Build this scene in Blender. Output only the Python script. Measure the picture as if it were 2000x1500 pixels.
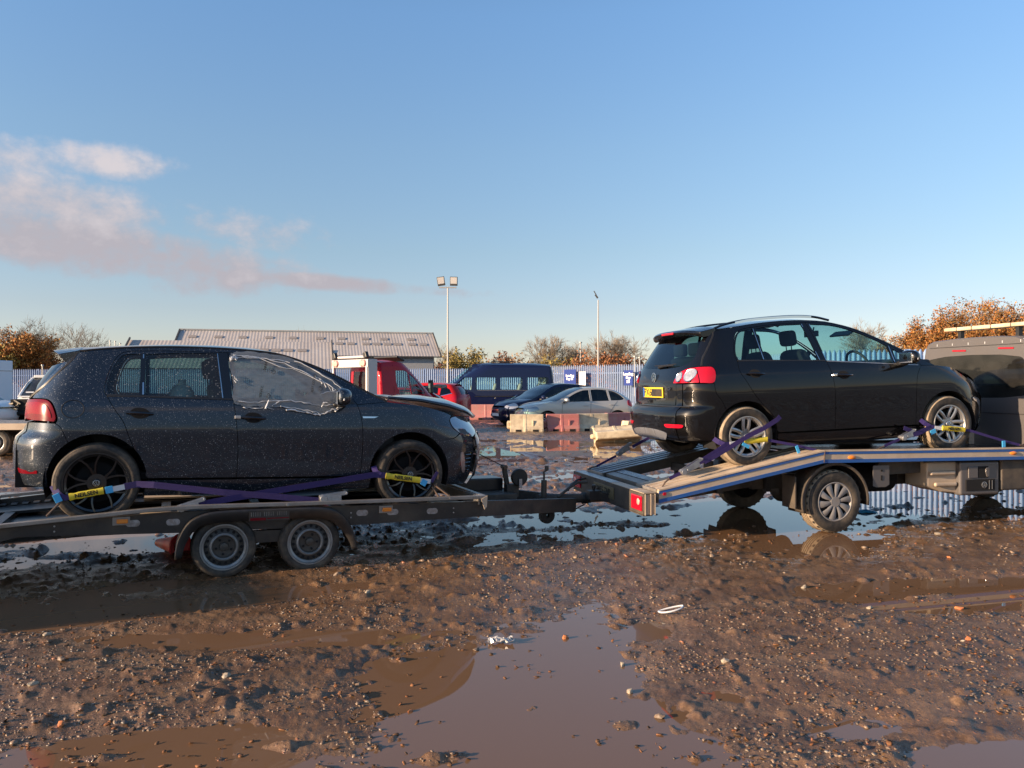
import bpy, bmesh, math, random
import numpy as np
from mathutils import Vector, Matrix
from mathutils.geometry import delaunay_2d_cdt

# ---------------------------------------------------------------- camera, sky, sun, exposure
for o in list(bpy.data.objects): bpy.data.objects.remove(o)
SC=bpy.context.scene; COL=SC.collection
R=math.radians
cam=bpy.data.cameras.new('camera'); cam.sensor_width=36; cam.lens=28.08; cam.clip_start=.05; cam.clip_end=6000
camo=bpy.data.objects.new('camera',cam); COL.objects.link(camo)
camo.location=(0,0,1.6); camo.rotation_euler=(R(90),0,0); SC.camera=camo
SUN_AZ=R(23.5); SUN_EL=R(12.0)             # light travels to the right and slightly away, low winter sun
sl=bpy.data.lights.new('sun','SUN'); sl.energy=5.0; sl.angle=R(.5); sl.color=(1.0,.74,.50)
so=bpy.data.objects.new('sun',sl); COL.objects.link(so)
sdir=Vector((-math.cos(SUN_AZ)*math.cos(SUN_EL),-math.sin(SUN_AZ)*math.cos(SUN_EL),math.sin(SUN_EL)))
so.rotation_euler=sdir.to_track_quat('Z','Y').to_euler(); so.location=(-20,-9,6)
W=bpy.data.worlds.new('World'); SC.world=W; W.use_nodes=True
def build_world():
    nt=W.node_tree; N=nt.nodes; L=nt.links; N.clear()
    out=N.new('ShaderNodeOutputWorld'); bg=N.new('ShaderNodeBackground'); sky=N.new('ShaderNodeTexSky')
    sky.sky_type='NISHITA'; sky.sun_disc=False; sky.sun_elevation=SUN_EL
    sky.sun_rotation=math.atan2(sdir.x,sdir.y); sky.air_density=1.0; sky.dust_density=.45; sky.ozone_density=3.2; sky.altitude=0
    bg.inputs['Strength'].default_value=.125
    # clouds: a soft bank low on the left, by direction of view
    tc=N.new('ShaderNodeTexCoord'); sep=N.new('ShaderNodeSeparateXYZ'); L.new(tc.outputs['Generated'],sep.inputs[0])
    def m(op,a,b=None,c=None):
        n=N.new('ShaderNodeMath'); n.operation=op
        for i,v in enumerate((a,b,c)):
            if v is None: continue
            if isinstance(v,(int,float)): n.inputs[i].default_value=v
            else: L.new(v,n.inputs[i])
        return n.outputs[0]
    az=m('ARCTAN2',sep.outputs['X'],sep.outputs['Y']); el=m('ARCSINE',sep.outputs['Z'])
    comb=N.new('ShaderNodeCombineXYZ'); L.new(az,comb.inputs[0]); L.new(m('MULTIPLY',el,1.35),comb.inputs[1])
    noi=N.new('ShaderNodeTexNoise'); noi.inputs['Scale'].default_value=9; noi.inputs['Detail'].default_value=9; noi.inputs['Roughness'].default_value=.53
    L.new(comb.outputs[0],noi.inputs['Vector'])
    noi2=N.new('ShaderNodeTexNoise'); noi2.inputs['Scale'].default_value=26; noi2.inputs['Detail'].default_value=8; noi2.inputs['Roughness'].default_value=.6
    L.new(comb.outputs[0],noi2.inputs['Vector'])
    def bank(a0,e0,sa,se,tilt,wt=1.0):
        da=m('SUBTRACT',az,a0); de=m('SUBTRACT',m('SUBTRACT',el,e0),m('MULTIPLY',da,tilt))
        q=m('ADD',m('POWER',m('ABSOLUTE',m('DIVIDE',da,sa)),2),m('POWER',m('ABSOLUTE',m('DIVIDE',de,se)),2))
        return m('MULTIPLY',m('SUBTRACT',1.0,q),wt)
    fields=[bank(-.58,.235,.10,.030,-.02),bank(-.46,.243,.08,.022,0),bank(-.56,.198,.20,.042,-.08,1.25),bank(-.36,.185,.16,.026,-.06,.5),bank(-.50,.155,.27,.042,-.13,1.55),bank(-.21,.122,.19,.012,-.05,1.35),bank(-.86,.20,.25,.09,0),bank(-1.7,.3,.5,.10,.1),bank(1.6,.35,.5,.08,.1),bank(2.7,.4,.6,.09,0)]
    f=fields[0]
    for g in fields[1:]: f=m('MAXIMUM',f,g)
    n1=m('SUBTRACT',noi.outputs['Fac'],.5); n2=m('SUBTRACT',noi2.outputs['Fac'],.5)
    f=m('ADD',m('MULTIPLY',f,.55),m('ADD',m('MULTIPLY',n1,1.6),m('MULTIPLY',n2,1.35)))
    cl=N.new('ShaderNodeMapRange'); cl.interpolation_type='SMOOTHSTEP'; cl.inputs['From Min'].default_value=.0; cl.inputs['From Max'].default_value=.82
    L.new(f,cl.inputs['Value'])
    th=N.new('ShaderNodeMapRange'); th.inputs['From Min'].default_value=-.25; th.inputs['From Max'].default_value=.65
    L.new(m('ADD',m('MULTIPLY',m('SUBTRACT',el,.185),8.0),m('MULTIPLY',m('ADD',n1,n2),1.6)),th.inputs['Value'])
    cc=N.new('ShaderNodeMix'); cc.data_type='RGBA'
    cc.inputs['A'].default_value=(1.72,1.60,1.75,1); cc.inputs['B'].default_value=(2.5,2.3,2.38,1)
    L.new(th.outputs[0],cc.inputs['Factor'])
    mx=N.new('ShaderNodeMix'); mx.data_type='RGBA'; L.new(m('MULTIPLY',cl.outputs[0],.95),mx.inputs['Factor'])
    # clear winter air: paler low down, lighter overhead
    rp=N.new('ShaderNodeValToRGB'); mr=N.new('ShaderNodeMapRange'); L.new(el,mr.inputs['Value']); mr.inputs['From Min'].default_value=0; mr.inputs['From Max'].default_value=.6; L.new(mr.outputs[0],rp.inputs[0])
    E=rp.color_ramp.elements; E[0].position=.0; E[0].color=(.80,.70,.80,1); E[1].position=1; E[1].color=(.92,.92,.92,1)
    for p_,c_ in((.15,(.80,.645,.65)),(.27,(.85,.71,.65)),(.475,(.94,.84,.775)),(.72,(.97,.96,.95))): q=E.new(p_); q.color=(*c_,1)
    gr=N.new('ShaderNodeMix'); gr.data_type='RGBA'; gr.blend_type='MULTIPLY'; gr.inputs['Factor'].default_value=1; L.new(sky.outputs[0],gr.inputs['A']); L.new(rp.outputs[0],gr.inputs['B'])
    L.new(gr.outputs['Result'],mx.inputs['A']); L.new(cc.outputs['Result'],mx.inputs['B'])
    L.new(mx.outputs['Result'],bg.inputs['Color']); L.new(bg.outputs[0],out.inputs[0])
build_world()
SC.view_settings.view_transform='Standard'; SC.view_settings.look='None'; SC.view_settings.exposure=1.2; SC.view_settings.gamma=1
SC.render.engine='CYCLES'; SC.cycles.max_bounces=8; SC.cycles.transparent_max_bounces=16
random.seed(7); RNG=np.random.default_rng(7)
# ---------------------------------------------------------------- curves and car surface maths
def pchip(pts):
    xs=[p[0] for p in pts]; ys=[p[1] for p in pts]; n=len(xs)
    if n==1: return lambda x: ys[0]
    h=[xs[i+1]-xs[i] for i in range(n-1)]; d=[(ys[i+1]-ys[i])/h[i] for i in range(n-1)]
    m=[0.0]*n
    for i in range(1,n-1):
        if d[i-1]*d[i]>0:
            w1=2*h[i]+h[i-1]; w2=h[i]+2*h[i-1]; m[i]=(w1+w2)/(w1/d[i-1]+w2/d[i])
    m[0]=d[0]; m[-1]=d[-1]
    def f(x):
        if x<=xs[0]: return ys[0]+m[0]*(x-xs[0])
        if x>=xs[-1]: return ys[-1]+m[-1]*(x-xs[-1])
        i=0
        while x>xs[i+1]: i+=1
        t=(x-xs[i])/h[i]; t2=t*t; t3=t2*t
        return (2*t3-3*t2+1)*ys[i]+(t3-2*t2+t)*h[i]*m[i]+(-2*t3+3*t2)*ys[i+1]+(t3-t2)*h[i]*m[i+1]
    return f

def catmull(P, closed=False, seg=6):
    n=len(P); out=[]
    if n<3: 
        a,b=P[0],P[-1]
        return [tuple(a[k]+(b[k]-a[k])*i/seg for k in range(len(a))) for i in range(seg+1)]
    rng=range(n if closed else n-1)
    for i in rng:
        p1=P[i]; p2=P[(i+1)%n]
        p0=P[i-1] if (closed or i>0) else tuple(2*p1[k]-p2[k] for k in range(len(p1)))
        p3=P[(i+2)%n] if (closed or i+2<n) else tuple(2*p2[k]-p1[k] for k in range(len(p1)))
        def dist(a,b): return max(1e-6,sum((a[k]-b[k])**2 for k in range(len(a)))**0.25)
        d1=dist(p0,p1); d2=dist(p1,p2); d3=dist(p2,p3)
        for j in range(seg):
            t=j/seg; r=[]
            for k in range(len(p1)):
                m1=(p1[k]-p0[k])/d1-(p2[k]-p0[k])/(d1+d2)+(p2[k]-p1[k])/d2
                m2=(p2[k]-p1[k])/d2-(p3[k]-p1[k])/(d2+d3)+(p3[k]-p2[k])/d3
                m1*=d2; m2*=d2; t2=t*t; t3=t2*t
                r.append((2*t3-3*t2+1)*p1[k]+(t3-2*t2+t)*m1+(-2*t3+3*t2)*p2[k]+(t3-t2)*m2)
            out.append(tuple(r))
    if not closed: out.append(tuple(P[-1]))
    return out

def sm(pts, seg=5):
    """closed outline; a point written (x, z, 1) is a sharp corner"""
    n=len(pts); sharp=[i for i,p in enumerate(pts) if len(p)>2]
    P=[(p[0],p[1]) for p in pts]
    if not sharp: return catmull(P,True,seg)
    out=[]
    for a in range(len(sharp)):
        i=sharp[a]; j=sharp[(a+1)%len(sharp)]
        if j<=i: j+=n
        s=[P[k%n] for k in range(i,j+1)]
        out+= [s[0]] if len(s)==2 else catmull(s,False,seg)[:-1]
    return out

def smo(pts, seg=5):
    """open curve with optional sharp points"""
    P=[(p[0],p[1]) for p in pts]; out=[]; s=[P[0]]
    for i in range(1,len(pts)):
        s.append(P[i])
        if len(pts[i])>2 or i==len(pts)-1:
            out+= [s[0]] if len(s)==2 else catmull(s,False,seg)[:-1]
            s=[P[i]]
    out.append(P[-1]); return out

def resample(P, n):
    L=[0.0]
    for a,b in zip(P,P[1:]): L.append(L[-1]+math.dist(a,b))
    out=[]; j=0
    for i in range(n):
        t=L[-1]*i/(n-1)
        while j<len(P)-2 and L[j+1]<t: j+=1
        u=(t-L[j])/max(1e-9,L[j+1]-L[j]); u=min(1,max(0,u))
        out.append(tuple(P[j][k]+(P[j+1][k]-P[j][k])*u for k in range(len(P[j]))))
    return out

class Shape:
    """half width of a car body as a function of side position (x forward from rear axle, z up from tyre bottom)"""
    def __init__(s, vert, taper, tail, nose, dr, df, n=2.5, nr=None):
        s.v=pchip(vert); s.t=pchip(taper); s.tail=pchip(tail); s.nose=pchip(nose)
        s.dr=pchip(dr); s.df=pchip(df); s.n=n; s.nr=nr or n
    def base(s,x,z): return s.v(z)-s.t(x)
    def Y(s,x,z):
        y=s.base(x,z); xt=s.tail(z); xa=xt+s.dr(z)
        if x<xa:
            u=min(.9995,(xa-x)/(xa-xt)); y*=(1-u**s.nr)**(1/s.nr)
        xf=s.nose(z); xb=xf-s.df(z)
        if x>xb:
            u=min(.9995,(x-xb)/(xf-xb)); y*=(1-u**s.n)**(1/s.n)
        return y
    def XR(s,y,z):
        xt=s.tail(z); xa=xt+s.dr(z); u=min(.9999,abs(y)/s.base(xa,z))
        return xa-(xa-xt)*(1-u**s.nr)**(1/s.nr)
    def XF(s,y,z):
        xf=s.nose(z); xb=xf-s.df(z); u=min(.9999,abs(y)/s.base(xb,z))
        return xb+(xf-xb)*(1-u**s.n)**(1/s.n)

GOLF=Shape(vert=[(.12,.80),(.22,.845),(.34,.868),(.55,.880),(.74,.889),(.79,.884),(.92,.862),(.97,.848),(1.1,.782),(1.25,.700),(1.38,.620),(1.46,.56)],
    taper=[(-.7,.05),(-.3,.022),(.3,.004),(1.2,0),(2.0,.004),(2.7,.03),(3.3,.08)],
    tail=[(.12,-.55),(.30,-.64),(.48,-.68),(.60,-.68),(.68,-.655),(.72,-.61),(.95,-.585),(1.02,-.555),(1.2,-.455),(1.40,-.30),(1.5,-.22)],
    nose=[(.12,3.34),(.22,3.44),(.40,3.49),(.55,3.50),(.66,3.47),(.72,3.43),(.80,3.36),(1.0,3.2)],
    dr=[(.1,.42),(.7,.40),(1.0,.36),(1.4,.22)], df=[(.1,.72),(1.0,.70)], n=2.35)
PLUS=Shape(vert=[(.12,.80),(.22,.84),(.34,.858),(.60,.872),(.80,.879),(.86,.876),(.98,.858),(1.03,.842),(1.15,.785),(1.32,.70),(1.47,.615),(1.56,.55)],
    taper=[(-.7,.05),(-.3,.022),(.3,.004),(1.2,0),(2.0,.004),(2.7,.03),(3.3,.08)],
    tail=[(.12,-.62),(.26,-.70),(.40,-.755),(.55,-.762),(.63,-.735),(.66,-.685),(.90,-.665),(1.02,-.62),(1.2,-.515),(1.45,-.355),(1.55,-.30)],
    nose=[(.12,3.30),(.22,3.40),(.40,3.44),(.55,3.442),(.66,3.41),(.76,3.36),(.88,3.20),(1.1,2.9)],
    dr=[(.1,.42),(.7,.40),(1.0,.36),(1.45,.24)], df=[(.1,.72),(1.0,.70)], n=2.35, nr=3.0)
# ---------------------------------------------------------------- objects
def tag(o,label=None,cat=None,group=None,kind=None):
    if label: o['label']=label
    if cat: o['category']=cat
    if group: o['group']=group
    if kind: o['kind']=kind
    return o
def empty(name,loc=(0,0,0),rz=0,label=None,cat=None,group=None,mat=None):
    o=bpy.data.objects.new(name,None); COL.objects.link(o); o.empty_display_size=.2
    if mat is not None: o.matrix_world=mat
    else: o.location=loc; o.rotation_euler=(0,0,rz)
    return tag(o,label,cat,group)
def copy_tree(o,parent=None):
    c=o.copy(); COL.objects.link(c)
    if parent is not None: c.parent=parent
    for ch in list(o.children): copy_tree(ch,c)
    return c
# ---------------------------------------------------------------- materials
MATS={}
def nodes(mt): return mt.node_tree.nodes, mt.node_tree.links
def setin(b,k,v):
    if k in b.inputs: b.inputs[k].default_value=v
def pm(name,col=(.5,.5,.5),rough=.5,metal=0.,coat=0.,coatr=.03,spec=.5,emit=0,noise=None,bump=None,speck=None,nscale=8,trans=0,rvar=0,dirt=None):
    """procedural principled: noise=(second colour) patchy; bump=(scale,strength); speck=(scale,threshold,colour); dirt=(colour,amount,scale) grime"""
    mt=bpy.data.materials.new(name); mt.use_nodes=True; N,L=nodes(mt); b=N['Principled BSDF']
    c4=lambda c:(c[0],c[1],c[2],1)
    b.inputs['Base Color'].default_value=c4(col); b.inputs['Roughness'].default_value=rough; b.inputs['Metallic'].default_value=metal
    setin(b,'Coat Weight',coat); setin(b,'Coat Roughness',coatr); setin(b,'Specular IOR Level',spec)
    if trans: setin(b,'Transmission Weight',trans)
    if emit: b.inputs['Emission Color'].default_value=c4(col); b.inputs['Emission Strength'].default_value=emit
    tc=None
    def coord():
        nonlocal tc
        if tc is None: tc=N.new('ShaderNodeTexCoord')
        return tc.outputs['Object']
    def tex(scale,detail=6,rough=.6):
        n=N.new('ShaderNodeTexNoise'); n.inputs['Scale'].default_value=scale; n.inputs['Detail'].default_value=detail; n.inputs['Roughness'].default_value=rough
        L.new(coord(),n.inputs['Vector']); return n.outputs['Fac']
    cur=None
    def mixc(fac,colB):
        nonlocal cur
        m=N.new('ShaderNodeMix'); m.data_type='RGBA'; L.new(fac,m.inputs['Factor'])
        if cur is None: m.inputs['A'].default_value=c4(col)
        else: L.new(cur,m.inputs['A'])
        m.inputs['B'].default_value=c4(colB); cur=m.outputs['Result']
    def ramp(f,a,bb):
        r=N.new('ShaderNodeMapRange'); r.inputs['From Min'].default_value=a; r.inputs['From Max'].default_value=bb; L.new(f,r.inputs['Value']); return r.outputs[0]
    if noise: mixc(ramp(tex(nscale),.35,.65),noise)
    if dirt:
        f=ramp(tex(dirt[2],8,.65),.42,.72); mu=N.new('ShaderNodeMath'); mu.operation='MULTIPLY'; L.new(f,mu.inputs[0]); mu.inputs[1].default_value=dirt[1]; mixc(mu.outputs[0],dirt[0])
    sp=None
    if speck:
        for sc,th in speck[0]:
            v=N.new('ShaderNodeTexVoronoi'); v.inputs['Scale'].default_value=sc; L.new(coord(),v.inputs['Vector'])
            # random size per cell
            sep=N.new('ShaderNodeSeparateColor'); L.new(v.outputs['Color'],sep.inputs[0])
            q=N.new('ShaderNodeMath'); q.operation='POWER'; L.new(sep.outputs[0],q.inputs[0]); q.inputs[1].default_value=3.
            q2=N.new('ShaderNodeMath'); q2.operation='MULTIPLY'; L.new(q.outputs[0],q2.inputs[0]); q2.inputs[1].default_value=th
            l=N.new('ShaderNodeMath'); l.operation='LESS_THAN'; L.new(v.outputs['Distance'],l.inputs[0]); L.new(q2.outputs[0],l.inputs[1])
            k=N.new('ShaderNodeMath'); k.operation='MULTIPLY'; L.new(l.outputs[0],k.inputs[0]); k.inputs[1].default_value=speck[2]
            if sp is None: sp=k.outputs[0]
            else:
                mm=N.new('ShaderNodeMath'); mm.operation='MAXIMUM'; L.new(sp,mm.inputs[0]); L.new(k.outputs[0],mm.inputs[1]); sp=mm.outputs[0]
        mixc(sp,speck[1])
    if cur is not None: L.new(cur,b.inputs['Base Color'])
    if sp is not None and coat:
        s=N.new('ShaderNodeMath'); s.operation='SUBTRACT'; s.inputs[0].default_value=coat; L.new(sp,s.inputs[1]); s.use_clamp=True; L.new(s.outputs[0],b.inputs['Coat Weight'])
        if metal:
            s=N.new('ShaderNodeMath'); s.operation='SUBTRACT'; s.inputs[0].default_value=metal; L.new(sp,s.inputs[1]); s.use_clamp=True; L.new(s.outputs[0],b.inputs['Metallic'])
    if rvar:
        r=N.new('ShaderNodeMapRange'); L.new(tex(nscale*1.7),r.inputs['Value']); r.inputs['From Min'].default_value=.3; r.inputs['From Max'].default_value=.7
        r.inputs['To Min'].default_value=max(.02,rough-rvar); r.inputs['To Max'].default_value=min(1,rough+rvar); L.new(r.outputs[0],b.inputs['Roughness'])
    if bump:
        bn=N.new('ShaderNodeBump'); bn.inputs['Strength'].default_value=bump[1]; bn.inputs['Distance'].default_value=.01; L.new(tex(bump[0]),bn.inputs['Height']); L.new(bn.outputs[0],b.inputs['Normal'])
    MATS[name]=mt; return mt
def glass(name,tint,rough=.0,dirt=0,speck=None):
    """thin pane: tinted see-through plus Fresnel mirror"""
    mt=bpy.data.materials.new(name); mt.use_nodes=True; N,L=nodes(mt); N.clear()
    out=N.new('ShaderNodeOutputMaterial'); tr=N.new('ShaderNodeBsdfTransparent'); gl=N.new('ShaderNodeBsdfGlossy'); fr=N.new('ShaderNodeMath'); ge=N.new('ShaderNodeNewGeometry'); dt=N.new('ShaderNodeVectorMath'); dt.operation='DOT_PRODUCT'; ab=N.new('ShaderNodeMath'); ab.operation='ABSOLUTE'; om=N.new('ShaderNodeMath'); om.operation='SUBTRACT'; om.inputs[0].default_value=1; pw=N.new('ShaderNodeMath'); pw.operation='POWER'; pw.inputs[1].default_value=5; fr.operation='MULTIPLY_ADD'; fr.inputs[1].default_value=.92; fr.inputs[2].default_value=.05; L.new(ge.outputs['Incoming'],dt.inputs[0]); L.new(ge.outputs['Normal'],dt.inputs[1]); L.new(dt.outputs['Value'],ab.inputs[0]); L.new(ab.outputs[0],om.inputs[1]); L.new(om.outputs[0],pw.inputs[0]); L.new(pw.outputs[0],fr.inputs[0]); mx=N.new('ShaderNodeMixShader')
    tr.inputs[0].default_value=(*tint,1); gl.inputs['Roughness'].default_value=rough; gl.inputs[0].default_value=(.95,.97,1,1)
    L.new(fr.outputs[0],mx.inputs[0]); L.new(tr.outputs[0],mx.inputs[1]); L.new(gl.outputs[0],mx.inputs[2]); last=mx.outputs[0]
    if dirt or speck:
        df=N.new('ShaderNodeBsdfDiffuse'); df.inputs[0].default_value=(.5,.48,.44,1); m2=N.new('ShaderNodeMixShader'); tc=N.new('ShaderNodeTexCoord')
        if speck:
            v=N.new('ShaderNodeTexVoronoi'); v.inputs['Scale'].default_value=speck[0]; L.new(tc.outputs['Object'],v.inputs['Vector'])
            sep=N.new('ShaderNodeSeparateColor'); L.new(v.outputs['Color'],sep.inputs[0]); q=N.new('ShaderNodeMath'); q.operation='POWER'; L.new(sep.outputs[0],q.inputs[0]); q.inputs[1].default_value=3
            q2=N.new('ShaderNodeMath'); q2.operation='MULTIPLY'; L.new(q.outputs[0],q2.inputs[0]); q2.inputs[1].default_value=speck[1]
            l=N.new('ShaderNodeMath'); l.operation='LESS_THAN'; L.new(v.outputs['Distance'],l.inputs[0]); L.new(q2.outputs[0],l.inputs[1])
            k=N.new('ShaderNodeMath'); k.operation='MULTIPLY_ADD'; L.new(l.outputs[0],k.inputs[0]); k.inputs[1].default_value=speck[2]; k.inputs[2].default_value=dirt; L.new(k.outputs[0],m2.inputs[0])
        else:
            n=N.new('ShaderNodeTexNoise'); n.inputs['Scale'].default_value=5; L.new(tc.outputs['Object'],n.inputs['Vector']); k=N.new('ShaderNodeMath'); k.operation='MULTIPLY'; L.new(n.outputs[0],k.inputs[0]); k.inputs[1].default_value=dirt*2; L.new(k.outputs[0],m2.inputs[0])
        L.new(last,m2.inputs[1]); L.new(df.outputs[0],m2.inputs[2]); last=m2.outputs[0]
    L.new(last,out.inputs[0]); MATS[name]=mt; return mt
# ---------------------------------------------------------------- mesh builder
class MB:
    def __init__(s): s.v=[]; s.f=[]; s.m=[]; s.sm=[]; s.n={}; s.T=Matrix.Identity(4); s.mi=0
    def add(s,vs,fs,smooth=False,norm=None):
        b=len(s.v)
        s.v+= [tuple(s.T@Vector(p)) for p in vs]
        if norm is not None:
            R3=s.T.to_3x3()
            for i,n in enumerate(norm): s.n[b+i]=tuple((R3@Vector(n)).normalized())
        for f in fs: s.f.append(tuple(b+i for i in f)); s.m.append(s.mi); s.sm.append(smooth)
        return b
    def box(s,c,d,rot=None):
        M=Matrix.Translation(c)@(rot.to_4x4() if rot is not None else Matrix.Identity(4))
        v=[M@Vector((x*d[0]/2,y*d[1]/2,z*d[2]/2)) for x in(-1,1) for y in(-1,1) for z in(-1,1)]
        s.add(v,[(0,1,3,2),(4,6,7,5),(0,4,5,1),(2,3,7,6),(0,2,6,4),(1,5,7,3)]); return s
    def bar(s,a,b,w,h,up=(0,0,1)):
        a=Vector(a); b=Vector(b); x=(b-a); l=x.length; x.normalize(); u=Vector(up); y=u.cross(x); 
        if y.length<1e-4: y=Vector((0,1,0)).cross(x)
        y.normalize(); z=x.cross(y); s.box((a+b)/2,(l,w,h),Matrix((x,y,z)).transposed()); return s
    def tube(s,P,r,n=8,cap=True,closed=False,smooth=True):
        P=[Vector(p) for p in P]; k=len(P); rr=r if isinstance(r,(list,tuple)) else [r]*k
        vs=[]; fs=[]; pv=None
        for i in range(k):
            if closed: t=(P[(i+1)%k]-P[i-1])
            else: t=P[min(i+1,k-1)]-P[max(i-1,0)]
            t.normalize()
            if pv is None: pv=t.orthogonal().normalized()
            else:
                pv=pv-t*pv.dot(t); pv=pv.normalized() if pv.length>1e-6 else t.orthogonal().normalized()
            q=t.cross(pv)
            for j in range(n):
                a=2*math.pi*j/n; vs.append(P[i]+(pv*math.cos(a)+q*math.sin(a))*rr[i])
        for i in range(k if closed else k-1):
            for j in range(n):
                i2=(i+1)%k; fs.append((i*n+j,i*n+(j+1)%n,i2*n+(j+1)%n,i2*n+j))
        s.add(vs,fs,smooth)
        if cap and not closed:
            s.add(vs[:n],[tuple(range(n-1,-1,-1))]); s.add(vs[-n:],[tuple(range(n))])
        return s
    def cyl(s,a,b,r,n=20,r2=None): return s.tube([a,b],[r,r if r2 is None else r2],n)
    def lathe(s,prof,axis='y',n=32,c=(0,0,0),smooth=True,a0=0,a1=2*math.pi):
        """profile (radius, along axis)"""
        full=abs(a1-a0-2*math.pi)<1e-6; k=n if full else n+1; vs=[]; fs=[]; m=len(prof)
        for i in range(k):
            a=a0+(a1-a0)*i/n; ca,sa=math.cos(a),math.sin(a)
            for r,h in prof:
                if axis=='y': vs.append((c[0]+r*ca,c[1]+h,c[2]+r*sa))
                elif axis=='z': vs.append((c[0]+r*ca,c[1]+r*sa,c[2]+h))
                else: vs.append((c[0]+h,c[1]+r*ca,c[2]+r*sa))
        for i in range(n):
            i2=(i+1)%k
            for j in range(m-1): fs.append((i*m+j,i2*m+j,i2*m+j+1,i*m+j+1))
        s.add(vs,fs,smooth); return s
    def prism(s,poly,y0,y1,ax='xz',smooth=False):
        """extrude a 2D outline; ax gives the plane of the outline"""
        def p(a,b,h): return {'xz':(a,h,b),'yz':(h,a,b),'xy':(a,b,h)}[ax]
        n=len(poly); s.add([p(a,b,y0) for a,b in poly]+[p(a,b,y1) for a,b in poly],[(i,(i+1)%n,n+(i+1)%n,n+i) for i in range(n)],smooth)
        for y,rev in((y0,False),(y1,True)):
            q=tri2d(poly); s.add([p(a,b,y) for a,b in q[0]],[f if rev else f[::-1] for f in q[1]])
        return s
    def grid(s,fn,nu,nv,smooth=True,cu=False):
        vs=[fn(i/(nu if cu else nu-1),j/(nv-1)) for i in range(nu) for j in range(nv)]
        fs=[(i*nv+j,((i+1)%nu)*nv+j,((i+1)%nu)*nv+j+1,i*nv+j+1) for i in range(nu if cu else nu-1) for j in range(nv-1)]
        s.add(vs,fs,smooth); return s
    def ribbon(s,P,w,n,th=.003):
        """flat webbing along P, width vector(s) w, thickness along n"""
        P=[Vector(p) for p in P]; n=Vector(n).normalized(); k=len(P); vs=[]
        for i,p in enumerate(P):
            ww=Vector(w[i] if isinstance(w,list) else w)/2
            for a,b in((-1,-1),(1,-1),(1,1),(-1,1)): vs.append(p+ww*a+n*th*b/2)
        fs=[(i*4+j,i*4+(j+1)%4,i*4+4+(j+1)%4,i*4+4+j) for i in range(k-1) for j in range(4)]+[(3,2,1,0),(k*4-4,k*4-3,k*4-2,k*4-1)]
        s.add(vs,fs); return s
    def build(s,name,mats,parent=None,bevel=0,seg=2,loc=None):
        me=bpy.data.meshes.new(name); me.from_pydata(s.v,[],s.f)
        for m in (mats if isinstance(mats,(list,tuple)) else [mats]): me.materials.append(m)
        me.polygons.foreach_set('material_index',s.m); me.polygons.foreach_set('use_smooth',s.sm)
        if not s.n:
            bm=bmesh.new(); bm.from_mesh(me); bmesh.ops.remove_doubles(bm,verts=bm.verts,dist=1e-5); bmesh.ops.recalc_face_normals(bm,faces=bm.faces); bm.to_mesh(me); bm.free()
        me.update()
        if s.n:
            nn=[tuple(v.normal) for v in me.vertices]
            me.normals_split_custom_set_from_vertices([s.n.get(i,nn[i]) for i in range(len(nn))])
        o=bpy.data.objects.new(name,me); COL.objects.link(o)
        if parent is not None: o.parent=parent
        if loc is not None: o.location=loc
        if bevel:
            md=o.modifiers.new('bevel','BEVEL'); md.width=bevel; md.segments=seg; md.limit_method='ANGLE'; md.angle_limit=R(40); md.harden_normals=False
        elif any(s.sm) and not s.n:
            try: me.set_sharp_from_angle(angle=R(42))
            except Exception: pass
        return o
def inpoly(p,poly):
    x,y=p; c=False; n=len(poly); j=n-1
    for i in range(n):
        xi,yi=poly[i]; xj,yj=poly[j]
        if (yi>y)!=(yj>y) and x<(xj-xi)*(y-yi)/(yj-yi)+xi: c=not c
        j=i
    return c
def area2(P): return sum(P[i-1][0]*P[i][1]-P[i][0]*P[i-1][1] for i in range(len(P)))/2
def inset(P,d):
    """shrink a dense closed outline by d"""
    sgn=1 if area2(P)>0 else -1; n=len(P); out=[]
    for i in range(n):
        a,b,c=P[i-1],P[i],P[(i+1)%n]
        e1=(b[0]-a[0],b[1]-a[1]); e2=(c[0]-b[0],c[1]-b[1]); l1=math.hypot(*e1) or 1; l2=math.hypot(*e2) or 1
        n1=(-e1[1]/l1,e1[0]/l1); n2=(-e2[1]/l2,e2[0]/l2); m=(n1[0]+n2[0],n1[1]+n2[1]); q=1+n1[0]*n2[0]+n1[1]*n2[1]
        k=d*sgn/max(.35,q); out.append((b[0]+m[0]*k,b[1]+m[1]*k))
    return out
def clean(P,eps=2e-4):
    out=[]
    for p in P:
        if not out or math.dist(p,out[-1])>eps: out.append((p[0],p[1]))
    if math.dist(out[0],out[-1])<eps: out.pop()
    return out
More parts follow.
